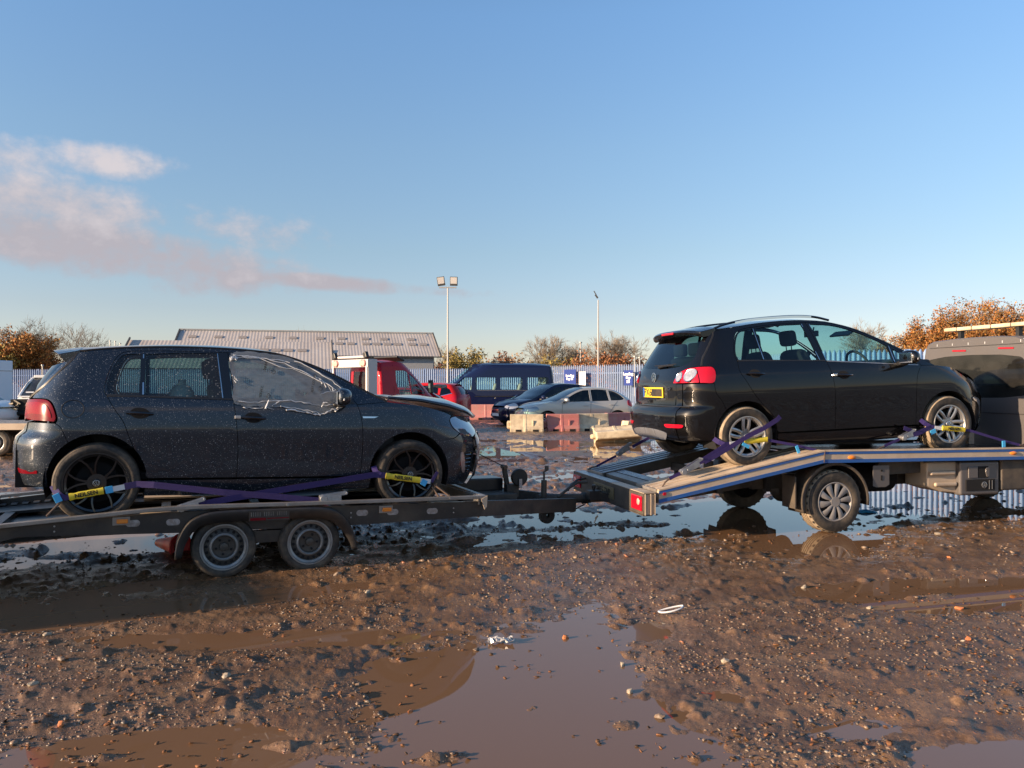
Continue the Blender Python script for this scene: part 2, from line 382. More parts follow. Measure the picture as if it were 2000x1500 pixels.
def tri2d(outline,holes=(),grid=0):
    loops=[clean(outline)]+[clean(h) for h in holes]; V=[]; E=[]
    for l in loops:
        b=len(V); V+=l; E+=[(b+i,b+(i+1)%len(l)) for i in range(len(l))]
    if grid:
        xs=[p[0] for p in loops[0]]; zs=[p[1] for p in loops[0]]
        nx=int((max(xs)-min(xs))/grid)+1; nz=int((max(zs)-min(zs))/grid)+1
        ed=[(l[i-1],l[i]) for l in loops for i in range(len(l))]
        for i in range(nx+1):
            for j in range(nz+1):
                p=(min(xs)+(i+.5*(j%2))*grid,min(zs)+(j+.37)*grid*.87)
                if not inpoly(p,loops[0]) or any(inpoly(p,h) for h in loops[1:]): continue
                ok=True
                for a,b in ed:
                    dx,dz=b[0]-a[0],b[1]-a[1]; t=max(0,min(1,((p[0]-a[0])*dx+(p[1]-a[1])*dz)/(dx*dx+dz*dz+1e-12)))
                    if (p[0]-a[0]-t*dx)**2+(p[1]-a[1]-t*dz)**2<(grid*.35)**2: ok=False; break
                if ok: V.append(p)
    r=delaunay_2d_cdt([Vector(p) for p in V],E,[],0,1e-6); VV=[tuple(v) for v in r[0]]; F=[]
    for f in r[2]:
        c=(sum(VV[i][0] for i in f)/len(f),sum(VV[i][1] for i in f)/len(f))
        if inpoly(c,loops[0]) and not any(inpoly(c,h) for h in loops[1:]): F.append(tuple(f))
    return VV,F,loops
def text_obj(txt,size,mat,parent,M,name='lettering',depth=.001,bold=0,align='CENTER'):
    cu=bpy.data.curves.new(name,'FONT'); cu.body=txt; cu.size=size; cu.extrude=depth; cu.offset=bold; cu.align_x=align; cu.align_y='CENTER'; cu.space_line=1.0
    tmp=bpy.data.objects.new(name,cu); COL.objects.link(tmp); dg=bpy.context.evaluated_depsgraph_get(); dg.update()
    me=bpy.data.meshes.new_from_object(tmp.evaluated_get(dg)); bpy.data.objects.remove(tmp); bpy.data.curves.remove(cu)
    me.transform(M); me.materials.clear(); me.materials.append(mat); o=bpy.data.objects.new(name,me); COL.objects.link(o)
    if parent is not None: o.parent=parent
    return o
# ---------------------------------------------------------------- car surface patches
def patch(M,S,kind,outline,holes=(),off=0.,grid=.05,lip=.012,sd=-1,gap=0.):
    """kind 'side': outline in (x,z), on side sd; 'rear'/'front': outline in (y,z)"""
    if gap: outline=inset(clean(outline),gap); holes=[inset(clean(h),-0.0) for h in holes]
    V,F,loops=tri2d(outline,holes,grid); e=.004
    def pt(a,b):
        if kind=='side':
            y=S.Y(a,b); nx=-(S.Y(a+e,b)-S.Y(a-e,b))/(2*e); nz=-(S.Y(a,b+e)-S.Y(a,b-e))/(2*e)
            n=Vector((nx,1,nz)).normalized(); n.y*=sd; p=Vector((a,y*sd,b))
        else:
            X=S.XR if kind=='rear' else S.XF; s_=-1 if kind=='rear' else 1
            n=Vector((s_,-s_*(X(a+e,b)-X(a-e,b))/(2*e),-s_*(X(a,b+e)-X(a,b-e))/(2*e))).normalized(); p=Vector((X(a,b),a,b))
        return p+n*off,n
    P=[pt(*v) for v in V]
    F2=[]
    for f in F:
        a,b,c=(P[i][0] for i in f[:3]); F2.append(f if (b-a).cross(c-a).dot(P[f[0]][1])>0 else f[::-1])
    M.add([p for p,n in P],F2,True,[n for p,n in P])
    if lip:
        for l in loops:
            Q=[pt(*v) for v in l]; k=len(Q); vs=[p for p,n in Q]+[p-n*lip for p,n in Q]
            M.add(vs,[(i,(i+1)%k,k+(i+1)%k,k+i) for i in range(k)],False)
def arc(cx,cz,r,a0,a1,n=18,rz=None):
    rz=rz or r
    return [(cx+r*math.cos(R(a0+(a1-a0)*i/n)),cz+rz*math.sin(R(a0+(a1-a0)*i/n))) for i in range(n+1)]
def deck(M,S,C,E,n=24,m=15,p=3.,off=0,ye=None,lip=0):
    """surface across the car from edge to edge: C centre line, E edge line, both (x,z) curves"""
    C=resample(C,n); E=resample(E,n)
    def fn(u,v):
        i=min(n-1,int(round(u*(n-1)))); t=-1+2*v; a=abs(t)
        Y=(S.Y(*E[i]) if ye is None else ye(u)); k=a**p
        return (C[i][0]+(E[i][0]-C[i][0])*k,Y*t,C[i][1]+(E[i][1]-C[i][1])*k+off)
    M.grid(fn,n,m)
# ---------------------------------------------------------------- materials
SC.cycles.use_denoising=True
pm('paint_navy',(.016,.024,.037),.42,metal=.55,spec=.2,coat=1,coatr=.02,speck=([(70,.28),(40,.15),(110,.30),(150,.26)],(.44,.45,.46),.5),nscale=3,dirt=((.03,.032,.035),.16,2.2))
pm('paint_black',(.0022,.0022,.003),.3,spec=.08,coat=1,coatr=.012,dirt=((.02,.018,.015),.14,1.6))
pm('paint_red',(.40,.010,.014),.35,coat=.4,spec=.15); pm('paint_crimson',(.34,.008,.022),.4,coat=.35,spec=.1)
pm('paint_blue',(.005,.009,.038),.35,spec=.1,coat=.6); pm('paint_silver',(.50,.48,.43),.42,metal=.4,coat=.7)
pm('paint_white',(.72,.72,.70),.4,coat=.5); pm('paint_anthracite',(.045,.05,.062),.3,metal=.3,coat=1)
pm('paint_grey',(.125,.115,.113),.36,metal=.3,coat=.35,coatr=.12,dirt=((.13,.11,.09),.35,2))
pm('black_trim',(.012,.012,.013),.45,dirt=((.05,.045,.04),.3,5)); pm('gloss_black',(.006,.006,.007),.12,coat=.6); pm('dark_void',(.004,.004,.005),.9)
pm('rubber',(.018,.017,.016),.72,dirt=((.16,.12,.08),.75,7),bump=(60,.25)); pm('rubber_muddy',(.022,.020,.018),.8,dirt=((.20,.155,.11),.75,3.2),bump=(60,.3))
pm('tread_mud_sunlit',(.36,.285,.195),.85,noise=(.22,.165,.11),nscale=14,bump=(90,.4)); pm('lamp_smoky',(.20,.003,.010),.2,coat=.1,spec=.15)  # tread colour is dried mud with the sunlight on the tread painted in
pm('rubber_clean',(.012,.012,.012),.6,dirt=((.06,.05,.04),.4,8))
pm('alloy_black',(.010,.010,.011),.3,metal=.3,coat=1,coatr=.12,spec=.4,dirt=((.03,.028,.025),.15,9)); pm('alloy_silver',(.46,.46,.46),.33,metal=.75,dirt=((.25,.21,.17),.35,8))
pm('steel_dark',(.06,.056,.052),.5,metal=.3,dirt=((.09,.07,.05),.6,7)); pm('steel_wheel',(.27,.27,.265),.42,metal=.4,dirt=((.13,.11,.09),.65,7)); pm('hubcap_grey',(.25,.24,.235),.48,metal=.15,dirt=((.2,.16,.12),.6,8))
pm('chrome',(.75,.75,.75),.12,metal=1); pm('zinc',(.42,.42,.42),.42,metal=.8,noise=(.30,.30,.31),nscale=14,rvar=.1)
pm('iron_brown',(.17,.11,.075),.6,metal=.5,noise=(.08,.06,.05),nscale=30)
pm('chassis_black',(.016,.015,.015),.45,coat=.15,dirt=((.075,.058,.042),.75,3.2),bump=(25,.15)); pm('chassis_mud',(.045,.038,.032),.6,dirt=((.13,.10,.07),.8,4))
pm('galv_rail',(.30,.28,.26),.45,metal=.55,dirt=((.20,.16,.12),.7,5))
pm('rail_tan',(.50,.40,.30),.5,metal=.1,dirt=((.30,.22,.15),.5,4)); pm('rail_blue',(.015,.09,.32),.45,dirt=((.10,.09,.09),.3,6))
pm('plank_tan',(.55,.44,.32),.55,dirt=((.22,.16,.11),.75,3),nscale=6); pm('plank_grey',(.26,.27,.30),.33,metal=.6,dirt=((.16,.14,.12),.5,5),rvar=.12)
pm('deck_black',(.014,.014,.016),.28,dirt=((.07,.055,.04),.6,4)); pm('tread_plate',(.22,.22,.23),.35,metal=.7,dirt=((.1,.08,.06),.6,6))
pm('strap_purple',(.024,.011,.095),.7,bump=(160,.3)); pm('strap_blue',(.05,.36,.68),.6); pm('sleeve_yellow',(.66,.52,.03),.65,dirt=((.25,.2,.03),.4,14)); pm('ink_black',(.012,.011,.01),.7)
pm('lamp_red',(.38,.006,.02),.15,coat=.5,spec=.2); pm('lamp_dark_red',(.13,.004,.009),.2,coat=.12,spec=.15); pm('lamp_clear',(.62,.60,.58),.18,metal=.6,coat=1,noise=(.42,.40,.4),nscale=40); pm('lamp_amber',(.75,.22,.02),.25,coat=.6); pm('lamp_pink',(.75,.33,.28),.3,coat=.5)
pm('lamp_grey',(.20,.225,.25),.08,metal=.5,coat=1); pm('orange_cone',(.85,.12,.06),.45,noise=(.8,.3,.22),nscale=10)
pm('plate_yellow',(.72,.50,.03),.4); pm('plate_old',(.14,.11,.05),.5,dirt=((.07,.055,.035),.7,12)); pm('white_paint',(.75,.75,.73),.5); pm('white_text',(.8,.8,.8),.5)
pm('seat_cloth',(.018,.019,.022),.85); pm('seat_beige',(.35,.32,.28),.8); pm('dash',(.02,.021,.023),.6); pm('red_plastic',(.5,.02,.03),.4)
glass('glass_golf',(.34,.50,.50),0,.03,(70,.42,.35)); glass('glass_plus',(.56,.79,.81)); glass('glass_dark',(.07,.09,.095)); glass('glass_teal',(.72,.92,.92)); glass('glass_rear',(.30,.44,.44)); glass('lens_clear',(.75,.8,.85))
glass('glass_grey',(.16,.19,.18),.03,.03)
pm('plastic_cream',(.60,.50,.34),.5,dirt=((.22,.15,.09),.7,4)); pm('plastic_red',(.42,.14,.125),.5,dirt=((.40,.22,.17),.8,3.5)); pm('plastic_faded',(.52,.20,.18),.5,dirt=((.4,.27,.22),.7,4))
pm('box_white',(.60,.66,.72),.5); pm('headboard',(.50,.48,.47),.5,metal=.2)
pm('roof_sheet',(.43,.39,.355),.75,dirt=((.34,.295,.265),.8,.35),noise=(.47,.43,.395),nscale=.5); pm('skylight',(.30,.26,.225),.6); pm('shed_wall',(.34,.35,.36),.7); pm('dark_edge',(.05,.05,.05),.7)
pm('fence_steel',(.155,.215,.33),.55,metal=.1,noise=(.12,.18,.33),nscale=1.2); pm('fence_blue',(.10,.18,.36),.5); pm('fence_deep',(.13,.24,.45),.5); pm('sign_blue',(.006,.03,.19),.6,spec=.2); pm('sign_white',(.8,.8,.8),.5)
pm('mast_grey',(.34,.34,.33),.5,metal=.3); pm('lamp_face',(.75,.74,.70),.2,metal=.3)
pm('bark',(.13,.11,.085),.9,noise=(.20,.175,.14),nscale=2); pm('twig',(.17,.135,.10),.9); pm('plastic_foil',(.42,.41,.40),.35,metal=.2)
def film():
    mt=bpy.data.materials.new('plastic_film'); mt.use_nodes=True; N,L=nodes(mt); N.clear()
    out=N.new('ShaderNodeOutputMaterial'); tr=N.new('ShaderNodeBsdfTransparent'); pr=N.new('ShaderNodeBsdfPrincipled'); mx=N.new('ShaderNodeMixShader')
    pr.inputs['Base Color'].default_value=(.27,.285,.295,1); pr.inputs['Roughness'].default_value=.28; pr.inputs['Specular IOR Level'].default_value=.8
    tr.inputs[0].default_value=(.72,.76,.76,1); tc=N.new('ShaderNodeTexCoord'); n=N.new('ShaderNodeTexNoise'); n.inputs['Scale'].default_value=6; n.inputs['Detail'].default_value=7
    mp=N.new('ShaderNodeMapping'); mp.inputs['Scale'].default_value=(1.2,1,4); L.new(tc.outputs['Object'],mp.inputs['Vector']); L.new(mp.outputs[0],n.inputs['Vector'])
    r=N.new('ShaderNodeMapRange'); r.inputs['From Min'].default_value=.3; r.inputs['From Max'].default_value=.75; r.inputs['To Min'].default_value=.40; r.inputs['To Max'].default_value=.66; L.new(n.outputs[0],r.inputs['Value'])
    L.new(r.outputs[0],mx.inputs[0]); L.new(tr.outputs[0],mx.inputs[1]); L.new(pr.outputs[0],mx.inputs[2]); L.new(mx.outputs[0],out.inputs[0])
    b=N.new('ShaderNodeBump'); b.inputs['Strength'].default_value=.55; b.inputs['Distance'].default_value=.012; L.new(n.outputs[0],b.inputs['Height']); L.new(b.outputs[0],pr.inputs['Normal'])
    MATS['plastic_film']=mt
film(); pm('film_edge',(.60,.61,.62),.25,coat=.5)
def attr_mat(name,rough,spec=.4,sheen=0):
    """base colour of each stone or leaf is kept as an attribute"""
    mt=bpy.data.materials.new(name); mt.use_nodes=True; N,L=nodes(mt); b=N['Principled BSDF']; a=N.new('ShaderNodeAttribute'); a.attribute_name='col'
    L.new(a.outputs['Color'],b.inputs['Base Color']); b.inputs['Roughness'].default_value=rough; setin(b,'Specular IOR Level',spec); MATS[name]=mt
attr_mat('stones',.42,.5); attr_mat('leaves',.7,.2)
# ---------------------------------------------------------------- ground, water, gravel
def hash2(ix,iy,seed):
    h=(ix.astype(np.int64)*374761393+iy.astype(np.int64)*668265263+seed*982451653)&0x7fffffff
    h=((h^(h>>13))*1274126177)&0x7fffffff
    return ((h^(h>>16))&0xffff)/65535.0
def vnoise(x,y,seed):
    ix=np.floor(x); iy=np.floor(y); fx=x-ix; fy=y-iy; fx=fx*fx*fx*(fx*(fx*6-15)+10); fy=fy*fy*fy*(fy*(fy*6-15)+10)
    a=hash2(ix,iy,seed); b=hash2(ix+1,iy,seed); c=hash2(ix,iy+1,seed); d=hash2(ix+1,iy+1,seed)
    return (a+(b-a)*fx)*(1-fy)+(c+(d-c)*fx)*fy-.5
def fbm(x,y,s,o,seed,g=.5):
    v=0; a=1.
    for k in range(o): v=v+a*vnoise(x/s*2**k+13.7*k,y/s*2**k+5.1*k,seed+k); a*=g
    return v
# puddles: centre, half sizes, heading (degrees), depth
PUD=[(.12,3.55,.66,1.28,0,.05),(.42,4.85,.34,.85,-8,.026),(.75,6.1,.28,.8,-14,.010),(.2,6.9,.5,.35,10,.008),(1.9,4.9,.5,.16,15,.012),(-.9,3.0,.4,.3,0,.02),(-.45,4.25,.42,.55,25,.03),(-1.75,5.0,1.05,.24,4,.03),(-1.7,3.42,.75,.33,5,.035),(3.35,6.05,1.15,.50,14,.04),
 (2.55,6.2,.40,.25,14,.02),(3.1,7.85,.75,.55,14,.03),(2.75,9.7,1.25,1.5,14,.06),(1.15,4.2,.26,.36,20,.022),(.95,5.15,.22,.3,0,.02),(1.62,3.72,.3,.13,15,.02),(2.15,3.4,.5,.2,10,.025),
 (-3.3,5.62,.75,.42,20,.035),(-4.6,7.7,1.5,.8,15,.035),(-2.75,6.35,.55,.20,23,.03),(-1.5,6.22,.95,.20,23,.03),(-2.3,5.75,.5,.16,23,.02),(-3.4,8.3,1.2,.5,10,.04),(-.1,8.2,.55,.22,15,.03),(1.2,8.6,1.0,.25,14,.03),(.7,9.6,1.4,.5,15,.03),
 (.75,18.5,2.6,1.9,0,.05),(2.6,21.5,2.6,1.2,8,.05),(-.2,22.5,2.2,.8,0,.045),(5.2,11.2,2.2,1.5,14,.04),(8,13,3,2,14,.04),(-1.6,12.5,1.6,.8,15,.03),(-7,10.5,2.0,1.2,20,.05),(-2.0,16.0,2,.9,10,.03),(1.5,13.6,1.7,.7,10,.03),
 (-9,18,3,1.5,10,.04),(9,22,4,2,0,.04),(-14,30,4,2,0,.04),(14,34,5,2,0,.04)]
DRY=[(-.28,3.42,.16,.07,20,.05),(.42,3.25,.12,.06,-10,.045),(.05,3.95,.10,.05,10,.04),(.30,4.45,.14,.05,15,.035),(-.05,3.05,.2,.06,25,.05),(.52,3.75,.1,.08,40,.04),(-1.75,3.42,.16,.05,10,.035),(3.2,6.0,.3,.08,14,.04),(-2.2,4.15,1.3,.65,8,.028),(2.0,4.6,1.2,1.1,-15,.024),(.2,6.6,1.6,.8,20,.02),(2.6,5.3,1.6,.35,12,.02),(4.2,7.7,1.4,.6,18,.02),(-1.0,5.65,1.8,.22,23,.012),(1.0,25.2,5,1.4,5,.05),(3,29,10,3.0,5,.04),(2.0,17,1.5,.5,0,.02)]
def height(x,y):
    b=np.full_like(x,.0085)
    back=1/(1+np.exp(-((-.2504*x+.9681*y)-7.6)*2.2))          # wet strip behind the vehicles
    b=b-back*.006
    for cx,cy,rx,ry,a,dp in PUD:
        c,s=math.cos(R(a)),math.sin(R(a)); u=((x-cx)*c+(y-cy)*s)/rx; v=(-(x-cx)*s+(y-cy)*c)/ry; b=b-dp*np.exp(-(u*u+v*v)**1.6)
    for cx,cy,rx,ry,a,dp in DRY:
        c,s=math.cos(R(a)),math.sin(R(a)); u=((x-cx)*c+(y-cy)*s)/rx; v=(-(x-cx)*s+(y-cy)*c)/ry; b=b+dp*np.exp(-(u*u+v*v))
    r=np.sqrt(x*x+y*y); near=1/(1+(r/26)**4)
    ca,sa=math.cos(R(18)),math.sin(R(18)); xr=x*ca+y*sa; yr=-x*sa+y*ca      # tyre-drawn grain along the vehicles
    n=.014*fbm(xr/2.2,yr,.55,4,11)+.010*fbm(xr/7,yr,.30,2,21)+(.006+.007*back)*fbm(xr/1.7,yr,.14,3,31)+.0055*fbm(x,y,.05,2,51)
    clod=np.maximum(0,fbm(x,y,.11,2,77)-.24)*.12*(.5+.5*back)+np.maximum(0,fbm(xr/1.5,yr,.27,3,87)-.05)*.11*back
    rid=1-np.abs(fbm(xr/1.3,yr,.085,2,131))*3.2; tex_=.0045*np.clip(rid,0,1)**2*np.clip(.5+2*fbm(x,y,.9,2,141),0,1)+.0035*fbm(x,y,.022,2,151)
    n=n+tex_
    far=.03*fbm(x,y,5.,3,91)*np.clip((r-14)/20,0,1)
    return (b+n+clod)*(near*.92+.08)+far+ .006*(1-near)
def build_ground():
    r=[.25]
    while r[-1]<55: r.append(r[-1]*1.0055 if r[-1]>2.2 else r[-1]*1.06)
    while r[-1]<3000: r.append(r[-1]*1.12)
    r=np.array(r); th=np.concatenate([np.linspace(R(42),R(138),1050),np.linspace(R(138),R(402),90)[1:-1]])
    n,m=len(r),len(th); RR,TT=np.meshgrid(r,th,indexing='ij'); X=RR*np.cos(TT); Y=RR*np.sin(TT); Z=height(X,Y)
    Z[RR>200]=.0
    V=np.stack([X,Y,Z],-1).reshape(-1,3); i=np.arange(n-1)[:,None]*m; j=np.arange(m)[None,:]; j2=(j+1)%m
    F=np.stack([i+j,i+m+j,i+m+j2,i+j2],-1).reshape(-1,4)
    me=bpy.data.meshes.new('muddy_ground'); me.vertices.add(len(V)); me.vertices.foreach_set('co',V.ravel().astype(np.float32))
    me.loops.add(F.size); me.loops.foreach_set('vertex_index',F.ravel().astype(np.int32)); me.polygons.add(len(F)); me.polygons.foreach_set('loop_start',(np.arange(len(F))*4).astype(np.int32))
    me.polygons.foreach_set('use_smooth',np.ones(len(F),dtype=bool)); me.update(calc_edges=True); me.validate()
    o=bpy.data.objects.new('muddy_ground',me); COL.objects.link(o); tag(o,'brown wet gravelly mud yard full of puddles and clods','ground',kind='structure')
    # mud
    mt=bpy.data.materials.new('mud'); mt.use_nodes=True; N,L=nodes(mt); b=N['Principled BSDF']; tc=N.new('ShaderNodeTexCoord')
    def tex(s,d=8,ro=.62):
        t=N.new('ShaderNodeTexNoise'); t.inputs['Scale'].default_value=s; t.inputs['Detail'].default_value=d; t.inputs['Roughness'].default_value=ro; L.new(tc.outputs['Object'],t.inputs['Vector']); return t.outputs['Fac']
    cr=N.new('ShaderNodeValToRGB'); L.new(tex(3.2),cr.inputs[0]); e=cr.color_ramp.elements
    e[0].position=.28; e[0].color=(.095,.052,.027,1); e[1].position=.72; e[1].color=(.235,.142,.076,1); q=e.new(.5); q.color=(.160,.092,.048,1)
    cr2=N.new('ShaderNodeValToRGB'); L.new(tex(42,5),cr2.inputs[0]); e=cr2.color_ramp.elements; e[0].position=.3; e[0].color=(.55,.52,.5,1); e[1].position=.7; e[1].color=(1.25,1.25,1.25,1)
    mx=N.new('ShaderNodeMix'); mx.data_type='RGBA'; mx.blend_type='MULTIPLY'; mx.inputs['Factor'].default_value=.8; L.new(cr.outputs[0],mx.inputs['A']); L.new(cr2.outputs[0],mx.inputs['B']); L.new(mx.outputs['Result'],b.inputs['Base Color'])
    rr=N.new('ShaderNodeMapRange'); L.new(tex(5.5,6),rr.inputs['Value']); rr.inputs['From Min'].default_value=.35; rr.inputs['From Max'].default_value=.66; rr.inputs['To Min'].default_value=.12; rr.inputs['To Max'].default_value=.55; L.new(rr.outputs[0],b.inputs['Roughness'])
    bp=N.new('ShaderNodeBump'); bp.inputs['Strength'].default_value=.5; bp.inputs['Distance'].default_value=.012; L.new(tex(75,8,.7),bp.inputs['Height']); setin(b,'Specular IOR Level',.5)
    # stones half buried in the mud: angular cells, only some of them showing
    vo=N.new('ShaderNodeTexVoronoi'); vo.inputs['Scale'].default_value=46; wr=N.new('ShaderNodeVectorMath'); wr.operation='ADD'; nv=N.new('ShaderNodeTexNoise'); nv.inputs['Scale'].default_value=30; L.new(tc.outputs['Object'],nv.inputs['Vector']); ws=N.new('ShaderNodeVectorMath'); ws.operation='SCALE'; ws.inputs['Scale'].default_value=.02; L.new(nv.outputs['Color'],ws.inputs[0]); L.new(tc.outputs['Object'],wr.inputs[0]); L.new(ws.outputs[0],wr.inputs[1]); L.new(wr.outputs[0],vo.inputs['Vector'])
    sp=N.new('ShaderNodeSeparateColor'); L.new(vo.outputs['Color'],sp.inputs[0])
    def mth(op,a,b_,c=None):
        q=N.new('ShaderNodeMath'); q.operation=op; q.use_clamp=False
        for i,v in enumerate((a,b_,c)):
            if v is None: continue
            if isinstance(v,(int,float)): q.inputs[i].default_value=v
            else: L.new(v,q.inputs[i])
        return q.outputs[0]
    rad=mth('MULTIPLY',mth('POWER',sp.outputs[0],2.2),.62); dome=mth('MAXIMUM',mth('SUBTRACT',rad,vo.outputs['Distance']),0.0); pat=mth('MULTIPLY',mth('MAXIMUM',mth('SUBTRACT',tex(1.9,4),.40),0.0),4.0); dome=mth('MULTIPLY',dome,mth('MINIMUM',pat,1.0))
    b2=N.new('ShaderNodeBump'); b2.inputs['Strength'].default_value=.6; b2.inputs['Distance'].default_value=.035; L.new(dome,b2.inputs['Height']); L.new(bp.outputs[0],b2.inputs['Normal']); L.new(b2.outputs[0],b.inputs['Normal'])
    ms=N.new('ShaderNodeMix'); ms.data_type='RGBA'; stc=N.new('ShaderNodeValToRGB'); L.new(sp.outputs[1],stc.inputs[0]); e=stc.color_ramp.elements; e[0].color=(.13,.085,.06,1); e[1].color=(.30,.22,.15,1); q=e.new(.5); q.color=(.20,.12,.075,1); q=e.new(.86); q.color=(.27,.12,.065,1)
    L.new(mth('MINIMUM',mth('MULTIPLY',dome,9.0),1.0),ms.inputs['Factor']); L.new(mx.outputs['Result'],ms.inputs['A']); L.new(stc.outputs[0],ms.inputs['B']); L.new(ms.outputs['Result'],b.inputs['Base Color'])
    me.materials.append(mt)
    # standing water: muddy, mirror smooth, one level sheet that the mud pokes through
    wm=bpy.data.materials.new('muddy_water'); wm.use_nodes=True; N,L=nodes(wm); b=N['Principled BSDF']; b.inputs['Base Color'].default_value=(.175,.098,.052,1); b.inputs['Roughness'].default_value=.015; b.inputs['IOR'].default_value=1.36
    tc=N.new('ShaderNodeTexCoord'); t=N.new('ShaderNodeTexNoise'); t.inputs['Scale'].default_value=1.5; L.new(tc.outputs['Object'],t.inputs['Vector']); bp=N.new('ShaderNodeBump'); bp.inputs['Strength'].default_value=.012; bp.inputs['Distance'].default_value=.02; L.new(t.outputs[0],bp.inputs['Height']); L.new(bp.outputs[0],b.inputs['Normal'])
    M=MB(); k=72; M.add([(0,0,0)]+[(70*math.cos(2*math.pi*a/k),70*math.sin(2*math.pi*a/k),0) for a in range(k)],[(0,1+a,1+(a+1)%k) for a in range(k)])
    tag(M.build('puddle_water',wm),'still brown water standing in the puddles','water',kind='structure')
build_ground()
PHI=(1+5**.5)/2
ICO=np.array([(-1,PHI,0),(1,PHI,0),(-1,-PHI,0),(1,-PHI,0),(0,-1,PHI),(0,1,PHI),(0,-1,-PHI),(0,1,-PHI),(PHI,0,-1),(PHI,0,1),(-PHI,0,-1),(-PHI,0,1)])/1.9
ICF=np.array([(0,11,5),(0,5,1),(0,1,7),(0,7,10),(0,10,11),(1,5,9),(5,11,4),(11,10,2),(10,7,6),(7,1,8),(3,9,4),(3,4,2),(3,2,6),(3,6,8),(3,8,9),(4,9,5),(2,4,11),(6,2,10),(8,6,7),(9,8,1)])
def scatter(name,X,Y,Z,S,C,flat,mat,label,cat,kind='stuff'):
    n=len(X); V=ICO[None]*(1+RNG.uniform(-.45,.38,(n,12,1)))*np.stack([RNG.uniform(.7,1.5,n),RNG.uniform(.6,1.1,n),RNG.uniform(*flat,n)],-1)[:,None,:]*S[:,None,None]/2
    a=RNG.uniform(0,6.283,n); c,s=np.cos(a)[:,None],np.sin(a)[:,None]; tl=RNG.normal(0,.35,n)[:,None]; x=V[...,0]*np.cos(tl)-V[...,2]*np.sin(tl); z=V[...,0]*np.sin(tl)+V[...,2]*np.cos(tl); y=V[...,1]
    P=np.stack([x*c-y*s+X[:,None],x*s+y*c+Y[:,None],z+Z[:,None]],-1).reshape(-1,3); F=(ICF[None]+12*np.arange(n)[:,None,None]).reshape(-1,3)
    me=bpy.data.meshes.new(name); me.vertices.add(len(P)); me.vertices.foreach_set('co',P.ravel().astype(np.float32)); me.loops.add(F.size); me.loops.foreach_set('vertex_index',F.ravel().astype(np.int32))
    me.polygons.add(len(F)); me.polygons.foreach_set('loop_start',(np.arange(len(F))*3).astype(np.int32)); me.update(calc_edges=True)
    at=me.color_attributes.new('col','FLOAT_COLOR','POINT'); cc=np.ones((len(P),4),dtype=np.float32); cc[:,:3]=np.repeat(C,12,0); at.data.foreach_set('color',cc.ravel()); me.materials.append(mat)
    o=bpy.data.objects.new(name,me); COL.objects.link(o); return tag(o,label,cat,kind=kind)
def build_gravel():
    def pts(n,d0,d1,pw,th,thr,hmin):
        D=d0+(d1-d0)*RNG.uniform(0,1,n)**pw; X=RNG.uniform(-th,th,n)*D; H=height(X,D)
        dens=fbm(X,D,.5,3,401)+.5*fbm(X,D,1.6,2,411); keep=(dens+RNG.uniform(-.25,.25,n)>thr)&(H>hmin); return X[keep],D[keep],H[keep]
    X,Y,H=pts(95000,2.6,10.5,1.6,.8,.0,-.003); n=len(X); S=.0035+.027*RNG.uniform(0,1,n)**4.6
    pal=np.array([(.20,.135,.09),(.15,.10,.065),(.26,.19,.13),(.12,.09,.07),(.26,.20,.14),(.10,.085,.075),(.30,.12,.06),(.22,.15,.10),(.34,.29,.23)]); w=np.array([.30,.25,.09,.14,.03,.09,.018,.07,.012])
    C=pal[RNG.choice(len(pal),n,p=w)]*RNG.uniform(.6,1.05,(n,1)); scatter('gravel',X,Y,H-S*.02,S,C,(.32,.72),MATS['stones'],'small wet stones and grit pressed into the mud','gravel')
    X,Y,H=pts(9000,7,30,1.3,.8,-.05,-.003); n=len(X); S=.015+.05*RNG.uniform(0,1,n)**3; C=pal[RNG.choice(len(pal),n,p=w)]*RNG.uniform(.7,1.1,(n,1)); scatter('gravel',X,Y,H+S*.08,S,C,(.35,.7),MATS['stones'],'scattered stones and mud lumps further back in the yard','gravel')
    # fallen leaves
    X,Y,H=pts(4600,2.6,9,1.4,.8,-.02,-.035); n=len(X); S=RNG.uniform(.012,.032,n); pal=np.array([(.17,.07,.03),(.11,.06,.032),(.22,.10,.045),(.08,.05,.03)]); C=pal[RNG.choice(4,n)]*RNG.uniform(.7,1.2,(n,1))
    scatter('fallen_leaf_litter',X,Y,np.maximum(H,0)+.004,S,C,(.06,.16),MATS['leaves'],'brown and rusty dead leaves strewn over the mud','leaf litter')
build_gravel()
# ---------------------------------------------------------------- trees
def branches(rg,M,p,d,l,r,lv,spread,up,kids=3,tips=None):
    """tapering limb with side limbs"""
    k=3 if lv>1 else 2; P=[Vector(p)]; rr=[r]; dd=Vector(d)
    for i in range(k):
        dd=(dd+Vector((rg.uniform(-1,1),rg.uniform(-1,1),rg.uniform(-.4,.6)+up))*.16).normalized(); P.append(P[-1]+dd*l/k); rr.append(r*(1-.6*(i+1)/k))
    M.tube(P,rr,5 if lv>3 else 3,cap=False)
    if lv<=0:
        if tips is not None: tips.append(P[-1])
        return
    nk=kids+(1 if rg.random()<.4 else 0)
    for j in range(nk):
        t=rg.uniform(.35,1.) if j else 1.; i=min(k-1,int(t*k)); q=P[i].lerp(P[i+1],t*k-i); ax=dd.orthogonal().normalized(); ax.rotate(Matrix.Rotation(rg.uniform(0,6.28),3,dd)); e=(dd+ax*rg.uniform(.35,1.)*spread).normalized()
        branches(rg,M,q,e,l*rg.uniform(.58,.82),max(rr[i+1]*.75,.016),lv-1,spread,up,kids,tips)
    if tips is not None: tips+=P[1:]
